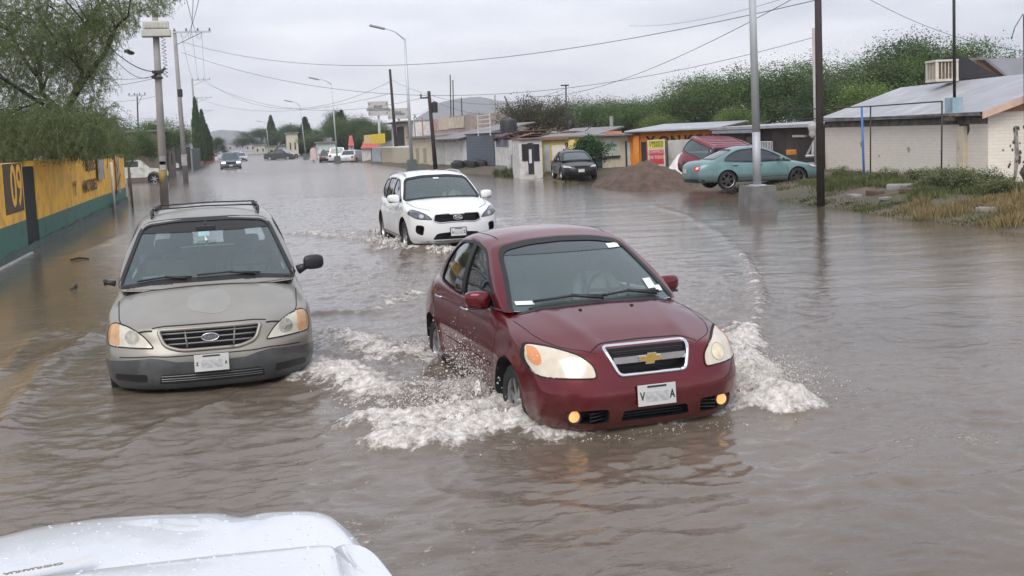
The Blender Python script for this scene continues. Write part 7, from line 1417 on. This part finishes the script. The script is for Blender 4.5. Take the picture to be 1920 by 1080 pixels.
# white plastic sheet heap
def mound(label, name, cx, cy_, rx, ry, h, mat, seed, cat, n=60, sharp=1.):
    xs = np.linspace(-1.25, 1.25, n); X, Y = np.meshgrid(xs, xs, indexing='ij'); R = np.sqrt(X**2+Y**2); Z = h*np.maximum(0, 1-R**1.6)**sharp*(1+.35*fbm2(X*2+seed, Y*2, 4))+.10*h*fbm2(X*7+seed, Y*7, 4, .6)*(R < 1.1)-.12*(R > 1.0)
    wx, wy_ = cx+X*rx, cy_+Y*ry; base = ground_h(wx, wy_)-.03; V = np.stack([wx.ravel(), wy_.ravel(), (base+Z).ravel()], 1); i = np.arange(n-1)[:, None]*n+np.arange(n-1)[None]; F = np.stack([i, i+n, i+n+1, i+1], -1).reshape(-1, 4); return tag(link(name, npmesh(name, V, F, [mat])), label, cat)
soil = pmat('heaped_soil', (.135, .088, .066), .95, vary=.3, vscale=2.5, bump=1, bscale=9, dirt=(.08, .055, .042), dirt_amt=.8, dirt_scale=3.)
p = G(1205, 345, .3); mound('low heap of reddish brown earth beside the black sedan', 'earth_mound', p.x+.3, p.y+1.2, 1.7, 4.2, 1.0, soil, 3, 'mound', 90)
p = G(1262, 335, .3); rgm = np.random.default_rng(9)
for k in range(26):
    px = rgm.uniform(1135, 1285); py = rgm.uniform(334, 352); q_ = G(px, py, .3); s_ = rgm.uniform(.08, .2); V, F = blob(lambda P: P*np.array([s_, s_, s_*.6])*(1+.25*np.sin(P[:, :1]*7+k)), 4, 4, 3, 1); o = link('clod', npmesh('clod', V, F, [soil], smooth=False)); o.location = (q_.x, q_.y, float(ground_h(q_.x, q_.y))+.02); tag(o, 'earth clod lying at the foot of the reddish brown mound', 'clod', 'clods round the earth mound')
m = MB(); z_ = .25; tag(mound('white plastic sheeting slumped below the maroon vehicle', 'plastic_sheet', p.x+1.0, p.y+1.0, .7, 1.7, .75, pmat('white_sheet', (.78, .75, .71), .5, vary=.06), 8, 'sheet', 50), None)
for k, (px, py, s_) in enumerate(((1640, 372, .3), (1690, 368, .45), (1705, 374, .3), (1600, 372, .28), (1740, 380, .25), (1660, 378, .2), (1780, 392, .22), (1850, 398, .25))):
    p = G(px, py, .3); V, F = blob(lambda P: P*np.array([s_*.5, s_*.8, s_*.22])*(1+.2*np.sin(P[:, :1]*7+k)), 6, 6, 4, 2); o = link('stone', npmesh('stone', V, F, [concrete if k % 2 else soil], smooth=False)); o.location = (p.x, p.y, float(ground_h(p.x, p.y))+.03); o.rotation_euler = (0, 0, k)
    tag(o, 'rubble lump lying on the verge among the low weeds', 'stone', 'rubble lumps on the verge')
f = Front('cream_office', 'cream office with salmon board and sign window left of the orange shop', (Vector((17.5, 53.3, 0)), Vector((19.3, 53.6, 0))), 255, cream, 7, zt=2.06, roof=tin_dk, slope=.3, over=.5, roof_t=.07)
f.rect('board', 1132, 246, 1163, 256, salmon, .25, thick=.06); w = f.rect('sign_window', 1132, 258, 1160, 292, pmat('sign_pale_green', (.55, .62, .52), .5), .06); f.rect('window_frame', 1131, 292, 1162, 296, steel_dk, .09, parent=w); f.text('Oficina', 1146, 272, .2, pmat('green_ink', (.1, .25, .18), .6), .09, parent=w)
d = f.rect('door', 1175, 266, 1188, 322, pmat('white_door', (.62, .66, .68), .5), .05); f.rect('door_frame', 1173, 265, 1175, 322, steel_dk, .07, parent=d)
f = Front('yellow_shop', 'yellow shop with white shuttered window behind the black sedan', (G2(1018, 326), Vector((17.5, 53.3, 0))), 258, yellow_pl, 8, roof=tin_dk, slope=.4, over=.2, roof_t=.08)
w = f.rect('shuttered_window', 1036, 272, 1064, 300, pmat('white_shutter', (.74, .68, .62), .6), .05); f.rect('sill', 1033, 300, 1066, 304, pmat('ochre_sill', (.45, .3, .12), .7), .14, parent=w, thick=.16); f.rect('door', 1021, 272, 1032, 322, pmat('grey_white_door', (.5, .52, .5), .6), .05)
f.rect('post', 1068, 262, 1080, 322, yellow_pl, .16, thick=.2); f.rect('opening', 1083, 266, 1129, 318, pmat('deep_green', (.03, .06, .05), .8), .02); f.rect('fascia', 1016, 257, 1070, 262, pmat('rust_board', (.24, .13, .09), .8), .25, thick=.1)
bl = pmat('blue_tarp', (.03, .11, .34), .6, vary=.15)
for px0, px1, py0, lb in ((1083, 1091, 283, 'left of two blue plastic barrels beside the yellow shop'), (1093, 1106, 279, 'right, larger blue plastic barrel beside the yellow shop')):
    A_, B_ = at(px0, 300, 52.6), at(px1, 300, 52.6); w2 = (B_.x-A_.x)/2; z1 = at(px0, py0, 52.6).z; tag(MB().lathe([(.0, 0), (w2, 0), (w2*1.06, z1*.4), (w2, z1*.8), (w2*.7, z1*.97), (0, z1)], c=((A_.x+B_.x)/2, 52.6, .2), seg=18).build('barrel', [bl], smooth='auto'), lb, 'barrel', 'blue barrels')
bsh = tree_meshes(77, 2.3, 1., .5, .06, .14, 5000, .42, bark_m, leafmat('bush_leaves', (.018, .05, .014), (.05, .12, .035)), levels=3); p = at(1122, 320, 51.2); plant_tree('bush', *bsh, (p.x, p.y, .25), .8, 1, 'dense dark green bush between the black sedan and the cream office', None, 'bush')
f = Front('white_gatehouse', 'small white gatehouse with tall dark barred openings', (G2(975, 330), G2(1018, 328)), 262, white_pl, 3, roof=pmat('red_tile_edge', (.22, .13, .11), .8), over=.15, roof_t=.07)
for a_, b_ in ((979, 990), (1001, 1012)): 
    w = f.rect('barred_opening', a_, 270, b_, 302, felt, .015)
    for k in range(4): f.rect('bar', a_+1.5+k*2.6, 270, a_+2.1+k*2.6, 302, steel_dk, .05, parent=w)
d = f.rect('doorway', 990, 268, 1001, 327, felt, .012); f.rect('door', 992, 280, 997, 306, white_pl, .06, parent=d)
f = Front('scrap_yard_wall', 'patched white and grey yard wall left of the gatehouse', (G2(930, 321), G2(974, 325)), 260, white_pl, 3)
f.rect('grey_panel', 932, 251, 955, 275, pmat('slate_grey', (.16, .18, .23), .6), .03); f.rect('steel_door', 959, 290, 973, 322, pmat('steel_grey_door', (.30, .31, .34), .5), .04); f.rect('grime', 930, 310, 950, 322, concrete, .02)
sp__ = at(1030, 255, 57.); sc = empty('scrap_roof', (sp__.x, 57., sp__.z-.1), 0, 'tangle of rusty sheets and timber piled on the roofs behind the gatehouse', 'scrap'); rg = np.random.default_rng(4); m = MB(); m2 = MB()
for k in range(46): m.box((rg.uniform(-2.2, 2.4), rg.uniform(0, 5), .0+rg.uniform(0, .28)), (rg.uniform(.5, 1.6), rg.uniform(.4, 1.6), .03), rz=rg.uniform(0, 3), rx=rg.normal(0, .2))
for k in range(26): y = rg.uniform(0, 3); x_ = rg.uniform(-2.2, 2.2); m2.tube([(x_, y, .0), (x_+rg.uniform(-1.3, 1.3), y+rg.uniform(-.5, .5), .2+rg.uniform(0, .5))], .025, 5)
m.build('sheets', [pmat('rusty_sheet', (.17, .10, .075), .85, vary=.4)], sc); m2.build('timber', [wood_m], sc)
f = Front('grey_shutter_garage', 'slate grey garage with wide steel shutter', (G2(876, 314), G2(932, 317)), 252, grey_shut, 5, roof=felt, over=.1, roof_t=.06); s_ = f.rect('shutter', 882, 256, 928, 308, grey_shut, .05)
for k in range(9): f.rect('rib', 882, 260+k*5.3, 928, 260.8+k*5.3, pmat('shutter_rib', (.09, .105, .13), .5), .07, parent=s_)
f = Front('white_garage', 'white plastered garage with slanting tin lean-to roof', (G2(819, 312), G2(876, 314)), 262, white_pl, 5, roof=tin_dk, slope=.9, over=.6, roof_t=.07)
f.rect('wall_panel', 836, 268, 866, 300, pmat('off_white', (.58, .57, .55), .7), .03); f.rect('steel_sheet', 820, 262, 834, 308, pmat('pale_sheet', (.50, .50, .47), .6), .05)
tk = empty('water_tank', tuple(at(954, 251, 64.)), 0, 'black roof water tank beside a slatted white frame', 'tank'); MB().lathe([(0, 0), (.5, 0), (.5, .7), (.44, .82), (.15, .9), (0, .9)], seg=20).build('tank_body', [pmat('black_tank', (.02, .022, .025), .5)], tk, 'auto'); m = MB()
for k in range(5): m.box((-.9, 2.6, .15+k*.26), (.05, 3.6, .07))
m.box((-.9, .9, .6), (.07, .07, 1.3)); m.box((-.9, 4.3, .6), (.07, .07, 1.3)); m.build('frame', [white_pl], tk)
f = Front('cream_house', 'cream plastered house between the beige wall and the white garage', (G2(772, 308), G2(819, 312)), 258, cream, 7, roof=tin_dk, slope=.3, over=.4); f.rect('door', 781, 278, 786, 305, pmat('tan_door', (.4, .33, .24), .7), .04); f.rect('door', 795, 278, 800, 305, pmat('tan_door', (.4, .33, .24), .7), .04)
up = Front('upper_storey', 'unfinished upper storey hung with a wrinkled cream banner', XP(19., 792, 884), 225, pmat('block_grey', (.36, .29, .26), .85, vary=.2), 5, zt=fz(19., 850, 218)); 
up.rect('banner', 846, 219, 875, 240, pmat('cream_banner', (.52, .45, .36), .7, vary=.15, vscale=1.5), .1); up.rect('banner', 828, 219, 846, 243, pmat('tan_banner', (.5, .40, .32), .7), .12); up.rect('brick_panel', 794, 224, 828, 246, pmat('dusty_pink', (.42, .26, .24), .8, vary=.4, vscale=1.3), .04)
f = Front('beige_yard_wall', 'plain beige yard wall behind the street lamp', (G2(716, 304), G2(772, 308)), 277, pmat('beige_plaster', (.50, .46, .36), .8, vary=.06), .4, 'wall')
f = Front('open_porch_house', 'pale house with a dark open porch above the beige wall', XP(17., 737, 778), 232, white_pl, 7, zt=fz(17., 757, 230), roof=tin_dk, over=1.2); f.rect('porch_opening', 747, 237, 766, 274, felt, .03); f.rect('porch_post', 766, 235, 770, 275, cream, .3, thick=.2)
f = Front('yellow_awning_stall', 'stall with bright yellow awning above the beige wall', (G2(700, 303), G2(742, 305.5)), 276, white_pl, 5); f.rect('awning', 716, 250, 742, 268, pmat('awning_yellow', (.80, .58, .02), .6, vary=.1), .9, thick=.06); f.rect('awning_side', 702, 252, 716, 268, pmat('awning_pale', (.75, .55, .25), .6), .9, thick=.06); f.rect('counter', 700, 277, 716, 303, pmat('blue_grey', (.45, .48, .55), .6), .1)
def hut(label, pxl, pxr, pyb, pye, pyr, name='red_roof_hut'):
    p = G((pxl+pxr)/2, pyb); w = (pxr-pxl)*p.length/FPX; ze, zr = zat((pxl+pxr)/2, pye, p), zat((pxl+pxr)/2, pyr, p); r = empty(name, (p.x, p.y, 0), -.1, label, 'hut'); MB().box((0, w/2, ze/2), (w, w, ze)).build('wall', [white_pl], r)
    V = [(-w*.56, -.3, ze-.2), (w*.56, -.3, ze-.2), (w*.56, w+.3, ze-.2), (-w*.56, w+.3, ze-.2), (-w*.25, w*.35, zr), (w*.25, w*.35, zr), (w*.25, w*.65, zr), (-w*.25, w*.65, zr)]; MB().add(V, [(0, 1, 5, 4), (1, 2, 6, 5), (2, 3, 7, 6), (3, 0, 4, 7), (4, 5, 6, 7), (0, 3, 2, 1)]).build('roof', [pmat('red_tiles', (.52, .13, .11), .7, vary=.15)], r); MB().box((w*.05, -.03, ze*.45), (w*.08, .06, ze*.85)).build('door_frame', [pmat('maroon_trim', (.2, .06, .05), .6)], r); return r
hut('white hut with red tiled roof beside the yellow awning', 680, 712, 303, 274, 256); hut('narrow red roofed kiosk behind the parked white sedan', 655, 665, 302, 270, 254)
for px, w_, h_, lb, c_ in ((588, 11, 28, 'pale pink rounded board standing beyond the lamp base', (.68, .52, .52)), (601, 8, 26, 'white rounded board right of the pink one', (.72, .70, .70))):
    p = G(px, 303); W_ = w_*p.length/FPX; H_ = h_*p.length/FPX; r = empty('roadside_board', (p.x, p.y, 0), -.1, lb, 'board'); MB().prism(rnd([(-W_/2, .35), (W_/2, .35), (W_/2, H_*.8), (W_*.25, H_), (-W_*.25, H_), (-W_/2, H_*.8)], .2, 3), 'Y', -.06, .06).build('panel', [pmat('board_'+lb.split()[1], c_, .6)], r); MB().box((0, 0, .2), (.12, .1, .6)).build('leg', [steel_dk], r)
# far low buildings lining the street
rg = np.random.default_rng(8)
for k, (px0, px1, py, pyt, c_, lb) in enumerate(((541, 560, 292, 250, (.62, .58, .46), 'cream house front beyond the dark parked truck'), (600, 630, 296, 268, (.55, .62, .60), 'long pale green shed behind the parked white suv'), (478, 500, 288, 272, (.5, .5, .42), 'far pale yard wall under the round trees'), (500, 540, 289, 274, (.42, .45, .33), 'far greenish yard wall by the parked truck'), (395, 412, 287, 262, (.3, .3, .32), 'far grey house at the end of the left side'), (440, 462, 283, 262, (.42, .44, .5), 'far bluish building closing the street'), (412, 440, 284, 270, (.5, .5, .52), 'lowest far building closing the street'), (460, 480, 284, 268, (.5, .46, .42), 'far tan building at the end of the right side'))):
    p = G((px0+px1)/2, py); w = (px1-px0)*p.length/FPX; h = zat((px0+px1)/2, pyt, p); r = empty('far_building', (p.x, p.y, 0), 0, lb, 'building', 'far low buildings along the street'); MB().box((0, 3, h/2), (w, 6, h)).build('wall', [pmat('far_wall_%d' % k, c_, .8)], r); MB().box((0, 3, h+.1), (w+.5, 6.6, .2)).build('roof', [tin_dk], r)
    for j in (-.25, .2): MB().box((w*j, -.03, h*.45), (w*.12, .06, h*.3)).build('window', [felt], r)
# billboards
for px0, px1, py0, py1, Y, lb, t1, t2 in ((690, 728, 190, 217, 135, 'larger white billboard on a single post above the red roofed hut', 'RUA', 'REFACCIONES'), (727, 767, 203, 223, 142, 'lower faded billboard behind the leaning dark pole', 'RUA', 'MOTORES')):
    a, b = at(px0, (py0+py1)/2, Y), at(px1, (py0+py1)/2-1.5, Y); z0, z1 = at((px0+px1)/2, py1, Y).z, at((px0+px1)/2, py0, Y).z; w = b.x-a.x; r = empty('billboard', ((a.x+b.x)/2, Y, 0), -.12, lb, 'billboard'); bd = MB().box((0, 0, (z0+z1)/2), (w, .2, z1-z0)).build('panel', [pmat('billboard_white', (.52, .51, .48), .6, vary=.08)], r)
    MB().tube([(0, .2, 0), (0, .2, z0+.2)], .14, 8).build('post', [pmat('post_white', (.45, .46, .45), .5)], r, True); bi = pmat('faded_ink', (.16, .16, .2), .7)
    for t, z, s_ in ((t1, .62, .5), (t2, .42, .42)): place_text(t, s_*(z1-z0)*.6, bi, bd, (0, -.11, z0+(z1-z0)*z), (1, 0, 0), (0, 0, 1), bold=.02)
    for sx in (-.42, .42):
        for sz in (.18, .82): MB().box((sx*w, -.105, z0+(z1-z0)*sz), (w*.06, .02, (z1-z0)*.14)).build('emblem', [bi], bd)
# thin masts and pipes on the roofs
for px, py0, py1, Y, lb in ((845, 216, 140, 100, 'tallest thin mast over the cream banner'), (850, 216, 150, 101, 'thin mast right beside the tallest one'), (866, 216, 183, 99, 'short thin mast right of the cream banner'), (929, 234, 178, 92, 'pale mast over the grey shutter garage'), (934, 234, 190, 92, 'pale mast paired over the grey shutter garage'), (1062, 260, 160, 74, 'service mast over the yellow shop with a small box'), (1073, 262, 222, 74, 'thin rod right of the service mast'), (1147, 245, 218, 70, 'short white vent pipe over the cream office'), (1636, 60, 60, 50, '')):
    if not lb: continue
    a, b = at(px, py0, Y), at(px-1, py1, Y); m = MB().tube([(a.x, Y, a.z-1), (b.x, Y, b.z)], .05 if 'vent' not in lb else .12, 6)
    if px == 1062: m.box((a.x+.35, Y, a.z+.9), (.35, .2, .75)); m.tube([(b.x-.35, Y, b.z), (b.x+.2, Y, b.z)], .05, 5)
    tag(m.build('roof_mast', [steel_dk if 'pale' not in lb and 'white' not in lb else concrete], smooth=True), lb, 'mast')
m = MB(); a = at(946, 180, 90); b = at(976, 255, 90); tag(m.tube([a, b], .06, 6).build('leaning_beam', [wood_m], smooth=True), 'long pole leaning over the scrap yard wall', 'pole')
# rusty pipe arch
q = G(783, 312); q2 = G(796, 313); z = zat(783, 214, q); tag(MB().tube([(q.x, q.y, 0), (q.x-.1, q.y, z-.3), (q.x, q.y, z), (q2.x-.2, q.y, z), (q2.x, q.y, z-.35)], .05, 6).build('pipe_arch', [pmat('grey_pipe', (.35, .34, .34), .6)], smooth=True), 'grey pipe bent over at the top beside the street lamp', 'pipe')
tag(MB().tube([(q2.x, q2.y, 0), (q2.x, q2.y, z-.3)], .05, 6).build('pipe_post', [pmat('rust_pipe', (.30, .12, .08), .7)], smooth=True), 'rusty red upright pipe right of the bent grey pipe', 'pipe')
for px, lb in ((882, 'left dark tyre heap by the white garage wall'), (905, 'right dark tyre heap by the grey shutter')):
    p = G(px-20 if px < 890 else px-7, 316, .3); V, F = blob(lambda P: P*np.array([.5, 1.0, .38])*(1+.25*np.sin(P[:, :1]*5+px)), 8, 8, 6, 2); o = link('tyre_heap', npmesh('tyre_heap', V, F, [tyre_m])); o.location = (p.x, p.y, .4); tag(o, lb, 'heap')
# ------------------------------------------------------------------ poles, lamps and wires
conc_pole = pmat('concrete_pole', (.30, .285, .275), .8, vary=.15, vscale=2, bump=.3, bscale=20); wood_pole = pmat('creosoted_pole', (.035, .024, .022), .75, vary=.3, bump=.5, bscale=25); galv = pmat('galvanised_pole', (.52, .55, .58), .4, .3, vary=.06); insul = pmat('insulator', (.08, .06, .055), .4)
def upole(px, py, px2, py2, r0, r1, mat, label, arms=(), name='utility_pole', z=WATER_Z, extra=None, group=None):
    p = G(px, py, z); zt = zat(px2, py2, p); root = empty(name, (p.x, p.y, 0), 0, label, 'pole', group); lean = 0.
    q = at(px2, py2, p.y); lean = q.x-p.x; zt = q.z
    MB().tube([(0, 0, -.1), (lean*.5, 0, zt*.5), (lean, 0, zt)], [r0, (r0+r1)/2, r1], 14).build('shaft', [mat], root, True)
    for (dz, half_, off) in arms:
        m = MB(); m.box((lean+off, -.08, zt-dz), (half_*2, .1, .1)); 
        a = m.build('cross_arm', [steel_dk if mat is wood_pole else galv], root); m = MB()
        for t in (-.92, -.3, .3, .92): m.lathe([(.0, .0), (.05, 0), (.06, .08), (.03, .12), (.05, .17), (0, .2)], c=(lean+off+half_*t, -.08, zt-dz+.05), seg=8)
        m.tube([(lean, -.05, zt-dz-.8), (lean+off+half_*.6*(1 if off >= 0 else -1), -.08, zt-dz)], .02, 5); m.build('insulators', [insul], a)
    return root, lean, zt
# nearest concrete pole with the white box
r, ln, zt = upole(309, 384, 290, 20, .17, .115, conc_pole, 'nearest grey utility pole, with a white box on top and a yellow band'); pz = lambda py: zat(300, py, r.location)
def lx(py): return ln*pz(py)/zt
b = MB(); b.box((lx(58)+.02, -.12, pz(63)), (1.10, .55, .28), bev=.03); b.box((lx(45)+.02, -.12, pz(48)), (.98, .5, .30), bev=.03)
for k in range(6): b.box((lx(48)-.35+k*.15, -.38, pz(48)), (.05, .04, .2))
b.build('white_box', [pmat('box_white', (.56, .55, .50), .5, vary=.12)], r)
MB().tube([(lx(345), 0, pz(345)), (lx(317), 0, pz(317))], [.162, .16], 14).build('yellow_band', [pmat('ochre_band', (.35, .25, .06), .7, vary=.3)], r, True)
for k, (a_, c_) in enumerate(((316, (.45, .44, .42)), (306, (.30, .30, .30)))): MB().box((lx(a_)+.01, -.165, pz(a_-5)), (.24, .012, .34)).build('pasted_notice', [pmat('notice_%d' % k, c_, .8, vary=.3, vscale=9)], r)
m = MB(); m.tube([(lx(140), -.2, pz(137)), (lx(140), .2, pz(137))], .05, 6); m.box((lx(137), 0, pz(135)), (.42, .42, .10)); m.box((lx(145), 0, pz(146)), (.34, .5, .07)); m.tube([(lx(130)-.25, -.1, pz(146)), (lx(130)+.3, -.1, pz(128))], .05, 6); m.build('cable_clamp', [steel_dk], r)
m = MB(); rg = np.random.default_rng(2); m.tube([(lx(150)+.30+.08*sin(k*1.3), -.05+.08*cos(k*1.9), pz(145)-k*.0+ (pz(60)-pz(145))*k/60) for k in range(61)], .012, 4); m.build('loose_cables', [steel_dk], r)
r2, ln2, zt2 = upole(349, 344, 327, 57, .17, .11, conc_pole, 'second utility pole on the left with a wide bare cross arm at the top', [(.12, 1.15, 1.05)]); m = MB(); q = zt2*.60
m.box((ln2*.6+.05, 0, q), (.3, .3, .5), bev=.05); m.build('transformer', [steel_dk], r2); MB().box((ln2*.2, -.18, zat(343, 300, r2.location)), (.34, .02, .7)).build('pasted_notice', [pmat('notice_3', (.40, .38, .37), .8, vary=.3, vscale=6)], r2)
GL = 'line of utility poles down the left side'
r['group'] = GL; r2['group'] = GL
r3, ln3, zt3 = upole(372, 306, 360, 149, .17, .11, conc_pole, 'third pole of the left line, rising beside the cypress', [(.1, 1.3, 1.2)], group=GL); r4, ln4, zt4 = upole(378, 299, 369, 183, .17, .11, conc_pole, 'fourth pole of the left line, its arm lower than the third', [(.1, 1.4, 1.3)], group=GL); r5, _, _ = upole(386, 293, 379, 207, .17, .1, conc_pole, 'fifth and smallest pole of the left line', [(.1, 1.4, 1.3)], group=GL)
rb, _, _ = upole(262, 330, 257, 176, .09, .05, steel_dk, 'thin antenna pole above the trees behind the wall', [(.15, .7, 0)], name='antenna_pole')
# right side wooden poles
upole(745, 303.3, 731, 130, .17, .11, wood_pole, 'tall leaning dark pole between the street lamp and the billboards', name='wooden_pole', z=.25)
rw, lw, zw = upole(817, 317, 804, 171, .15, .11, wood_pole, 'leaning dark wooden pole with a small transformer near its top', name='wooden_pole', z=.25)
m = MB(); m.lathe([(0, -.35), (.2, -.35), (.22, .3), (.1, .4), (0, .4)], c=(lw*.8+.3, 0, zw*.80), seg=12); m.build('transformer', [steel_dk], rw, 'auto'); m = MB(); m.box((lw-.35, 0, zw*.92), (.5, .1, .1)); m.tube([(lw-.55, 0, zw*.92), (lw-.55, 0, zw*.97)], .06, 6); m.build('insulators', [insul], rw)
rd, _, _ = upole(1539, 384, 1533, -60, .105, .085, wood_pole, 'thick near black wooden pole at the edge of the verge', name='wooden_pole', z=.2); m = MB(); 
# silver lamp post on concrete foot
p = G(1421, 396); rl = empty('lamp_post', (p.x, p.y, 0), 0, 'silver lamp post on a tapered concrete foot standing in the water', 'lamp post')
MB().prism([(-.40, -.1), (.40, -.1), (.33, .80), (-.33, .80)], 'Y', -.36, .36).build('foot', [pmat('wet_concrete_foot', (.17, .165, .16), .75, vary=.25, vscale=3, bump=.5, bscale=15)], rl); m = MB(); MB().tube([(0, 0, .78), (0, 0, 2.15)], [.105, .10], 16).build('lower_shaft', [pmat('worn_grey_shaft', (.42, .43, .46), .5, .2, vary=.1)], rl, True); MB().tube([(0, 0, 2.15), (-.02, 0, 5), (-.05, 0, 9.5)], [.099, .09, .07], 16).build('upper_shaft', [galv], rl, True)
MB().box((0, 0, .815), (.32, .32, .03)).build('base_plate', [galv], rl)
MB().tube([(-.05, 0, 9.4), (-.8, 0, 9.9), (-2., 0, 10.1)], [.05, .04, .035], 8).build('arm', [galv], rl, True); MB().box((-2.3, 0, 10.1), (.8, .28, .12), bev=.04).build('lamp_head', [galv], rl)
def lamp_post(px, py, pxt, pyt, pxh, pyh, label, base=True, k=1., group='curved street lamps on the right side'):
    p = G(px, py, .15); q = at(pxt, pyt, p.y); h = at(pxh, pyh, p.y); l = q.x-p.x; r = empty('street_lamp', (p.x, p.y, 0), 0, label, 'street lamp', group); MB().tube([(0, 0, .5), (l, 0, q.z)], [.13*k, .07*k], 10).build('shaft', [galv], r, True); MB().prism([(-.42, -.1), (.42, -.1), (.28, .9), (-.28, .9)], 'Y', -.35, .35).build('foot', [pmat('dark_foot', (.12, .15, .14), .8)], r)
    hx, hz = h.x-p.x, h.z; MB().tube([(l, 0, q.z-.1), (l+(hx-l)*.45, 0, q.z+(hz-q.z)*.62), (hx, 0, hz)], [.05, .04, .035], 6).build('arm', [galv], r, True); MB().box((hx-.4, 0, hz+.05), (1.1, .34, .14), ry=.25, bev=.05).build('lamp_head', [pmat('lamp_head_grey', (.30, .31, .33), .5)], r); return r
lamp_post(773, 319, 759, 72, 718, 52, 'nearest curved street lamp rising behind the white suv'); lamp_post(633, 306, 621, 156, 596, 148, 'second street lamp, over the parked white suv', k=.7); lamp_post(574, 299, 562, 197, 546, 190, 'third street lamp, left of the pale boards', k=.6); lamp_post(505, 292, 499, 232, 490, 228, 'farthest street lamp before the round park trees', k=.6)
# wires
wire_m = pmat('wire', (.03, .03, .035), .7); WG = 'overhead wires'
def wire(A, B, sag, r, label, n=28):
    A, B = Vector(A), Vector(B); pts = [A.lerp(B, t)-Vector((0, 0, 4*sag*t*(1-t))) for t in np.linspace(0, 1, n)]; return tag(MB().tube(pts, r*.65, 4, caps=False).build('wire', [wire_m]), label, 'wire', WG)
wire(at(340, 78, 76), at(1540, -2, 29), 1.7, .016, 'upper long wire sagging across the whole sky'); wire(at(340, 98, 76), at(1526, 70, 43), 2.6, .016, 'second long wire sagging to the pale service pole'); wire(at(985, 180, 86), at(1580, -55, 29), 1.1, .018, 'wire climbing steeply to the top of the dark wooden pole'); wire(at(1600, -18, 30), at(1935, 97, 33), .35, .012, 'wire falling to the right edge over the trees'); wire(at(1180, 48, 60), at(1500, -12, 30), .3, .010, 'faint short wire above the orange shop')
wire(at(291, 134, 48.6), at(95, -35, 26), .5, .030, 'thick cable bundle passing through the mesquite tree'); wire(at(291, 138, 48.6), at(122, -35, 27), .9, .018, 'thinner cable under the thick bundle'); wire(at(295, 145, 48.8), at(120, 160, 55), .2, .014, 'level wire left of the nearest pole'); wire(at(291, 142, 49), at(-20, 75, 33), .5, .012, 'pale wire crossing the tree to the left edge')
wire(at(300, 178, 70), at(180, 190, 60), .15, .012, 'low wire behind the tree edge')
for k, (a_, b_) in enumerate((((336, 60), (386, -60)), ((352, 62), (392, -60)), ((378, 62), (392, -60)))): wire(at(*a_, 76.9), at(b_[0]-28*k, b_[1], 24), .8, .012, ['outer', 'middle', 'inner'][k]+' wire from the wide cross arm toward the viewer')
for k, (a_, Ya, b_, Yb) in enumerate((((340, 62), 77, (366, 150), 128), ((360, 62), 77, (374, 150), 128), ((378, 62), 77, (384, 150), 128))): wire(at(*a_, Ya), at(*b_, Yb), 1.0, .014, ['left', 'centre', 'right'][k]+' wire between the second and third poles')
wire(at(384, 150, 126), at(733, 152, 80), 2.5, .018, 'high wire from the third pole to the tall leaning pole'); wire(at(384, 155, 126), at(806, 180, 82), 1.9, .018, 'lower wire from the third pole to the leaning wooden pole'); wire(at(372, 185, 160), at(733, 175, 82), 1.5, .018, 'far wire from the fourth pole'); wire(at(806, 178, 82), at(1062, 165, 76), .9, .016, 'wire from the leaning wooden pole to the service mast'); wire(at(806, 185, 82), at(1060, 172, 76), 1.4, .016, 'slack wire from the leaning wooden pole'); wire(at(1145, 235, 60), at(1430, 196, 45), .1, .012, 'thin wire low over the orange shop roof'); wire(at(1430, 196, 45), at(1560, 200, 43), .1, .012, 'thin wire low over the brown shed roof'); wire(at(735, 150, 80), at(806, 178, 82), .1, .014, 'short wire between the two leaning poles'); wire(at(770, 215, 90), at(806, 200, 82), .2, .012, 'thin stay wire beside the leaning wooden pole')
for px, py, s_ in ((240, 97, .14), (236, 90, .09)): pass
p = at(243, 98, 43.3); V, F = blob(lambda P: P*np.array([.15, .2, .045])*(1+.2*np.sin(P[:, :1]*6)), 6, 6, 4, 2); o = link('cable_splice', npmesh('cable_splice', V, F, [steel_dk])); o.location = p; o.rotation_euler = (0, .45, .4); tag(o, 'dark cable splice on the bundle between tree and pole', 'splice')
# hills
def hills(name, pts, Y, base, mat, seed, wob):
    V, F = [], []; n = 160; px = np.linspace(pts[0][0], pts[-1][0], n); py = np.interp(px, [a for a, b in pts], [b for a, b in pts]); py = py+wob*fbm2(px*.02+seed, px*0, 4)
    for a, b in zip(px, py):
        p = at(a, b, Y); V += [(p.x, Y+260, -5), (p.x, Y, p.z), (p.x, Y-260, -5)]
    for i in range(n-1):
        for j in (0, 1): F.append((3*i+j, 3*i+3+j, 3*i+4+j, 3*i+1+j))
    return tag(link(name, npmesh(name, np.array([tuple(v) for v in V]), F, [mat])), kind='structure')
hm_ = pmat('hill_rock', (.10, .10, .10), .95, vary=.2, vscale=.01)
hills('mountain', [(700, 262), (780, 222), (820, 196), (860, 184), (900, 181), (940, 190), (990, 186), (1050, 205), (1150, 232), (1200, 250)], 2500, 0, hm_, 2, 5); hills('hills', [(250, 268), (330, 258), (400, 246), (440, 244), (480, 250), (560, 256), (640, 262), (720, 270)], 2560, 0, hm_, 5, 4)
# damp air between the viewer and the hills
hz = MB().box((0, 1400, 70), (5600, 2900, 190)).build('haze', [bpy.data.materials.new('damp_air')]); tag(hz, kind='stuff'); hmt = hz.data.materials[0]; hmt.use_nodes = True; nt = hmt.node_tree; nt.nodes.clear(); o_ = nt.nodes.new('ShaderNodeOutputMaterial'); pv = nt.nodes.new('ShaderNodeVolumePrincipled'); pv.inputs['Color'].default_value = (.93, .95, 1, 1); pv.inputs['Density'].default_value = .00038; nt.links.new(pv.outputs[0], o_.inputs['Volume'])
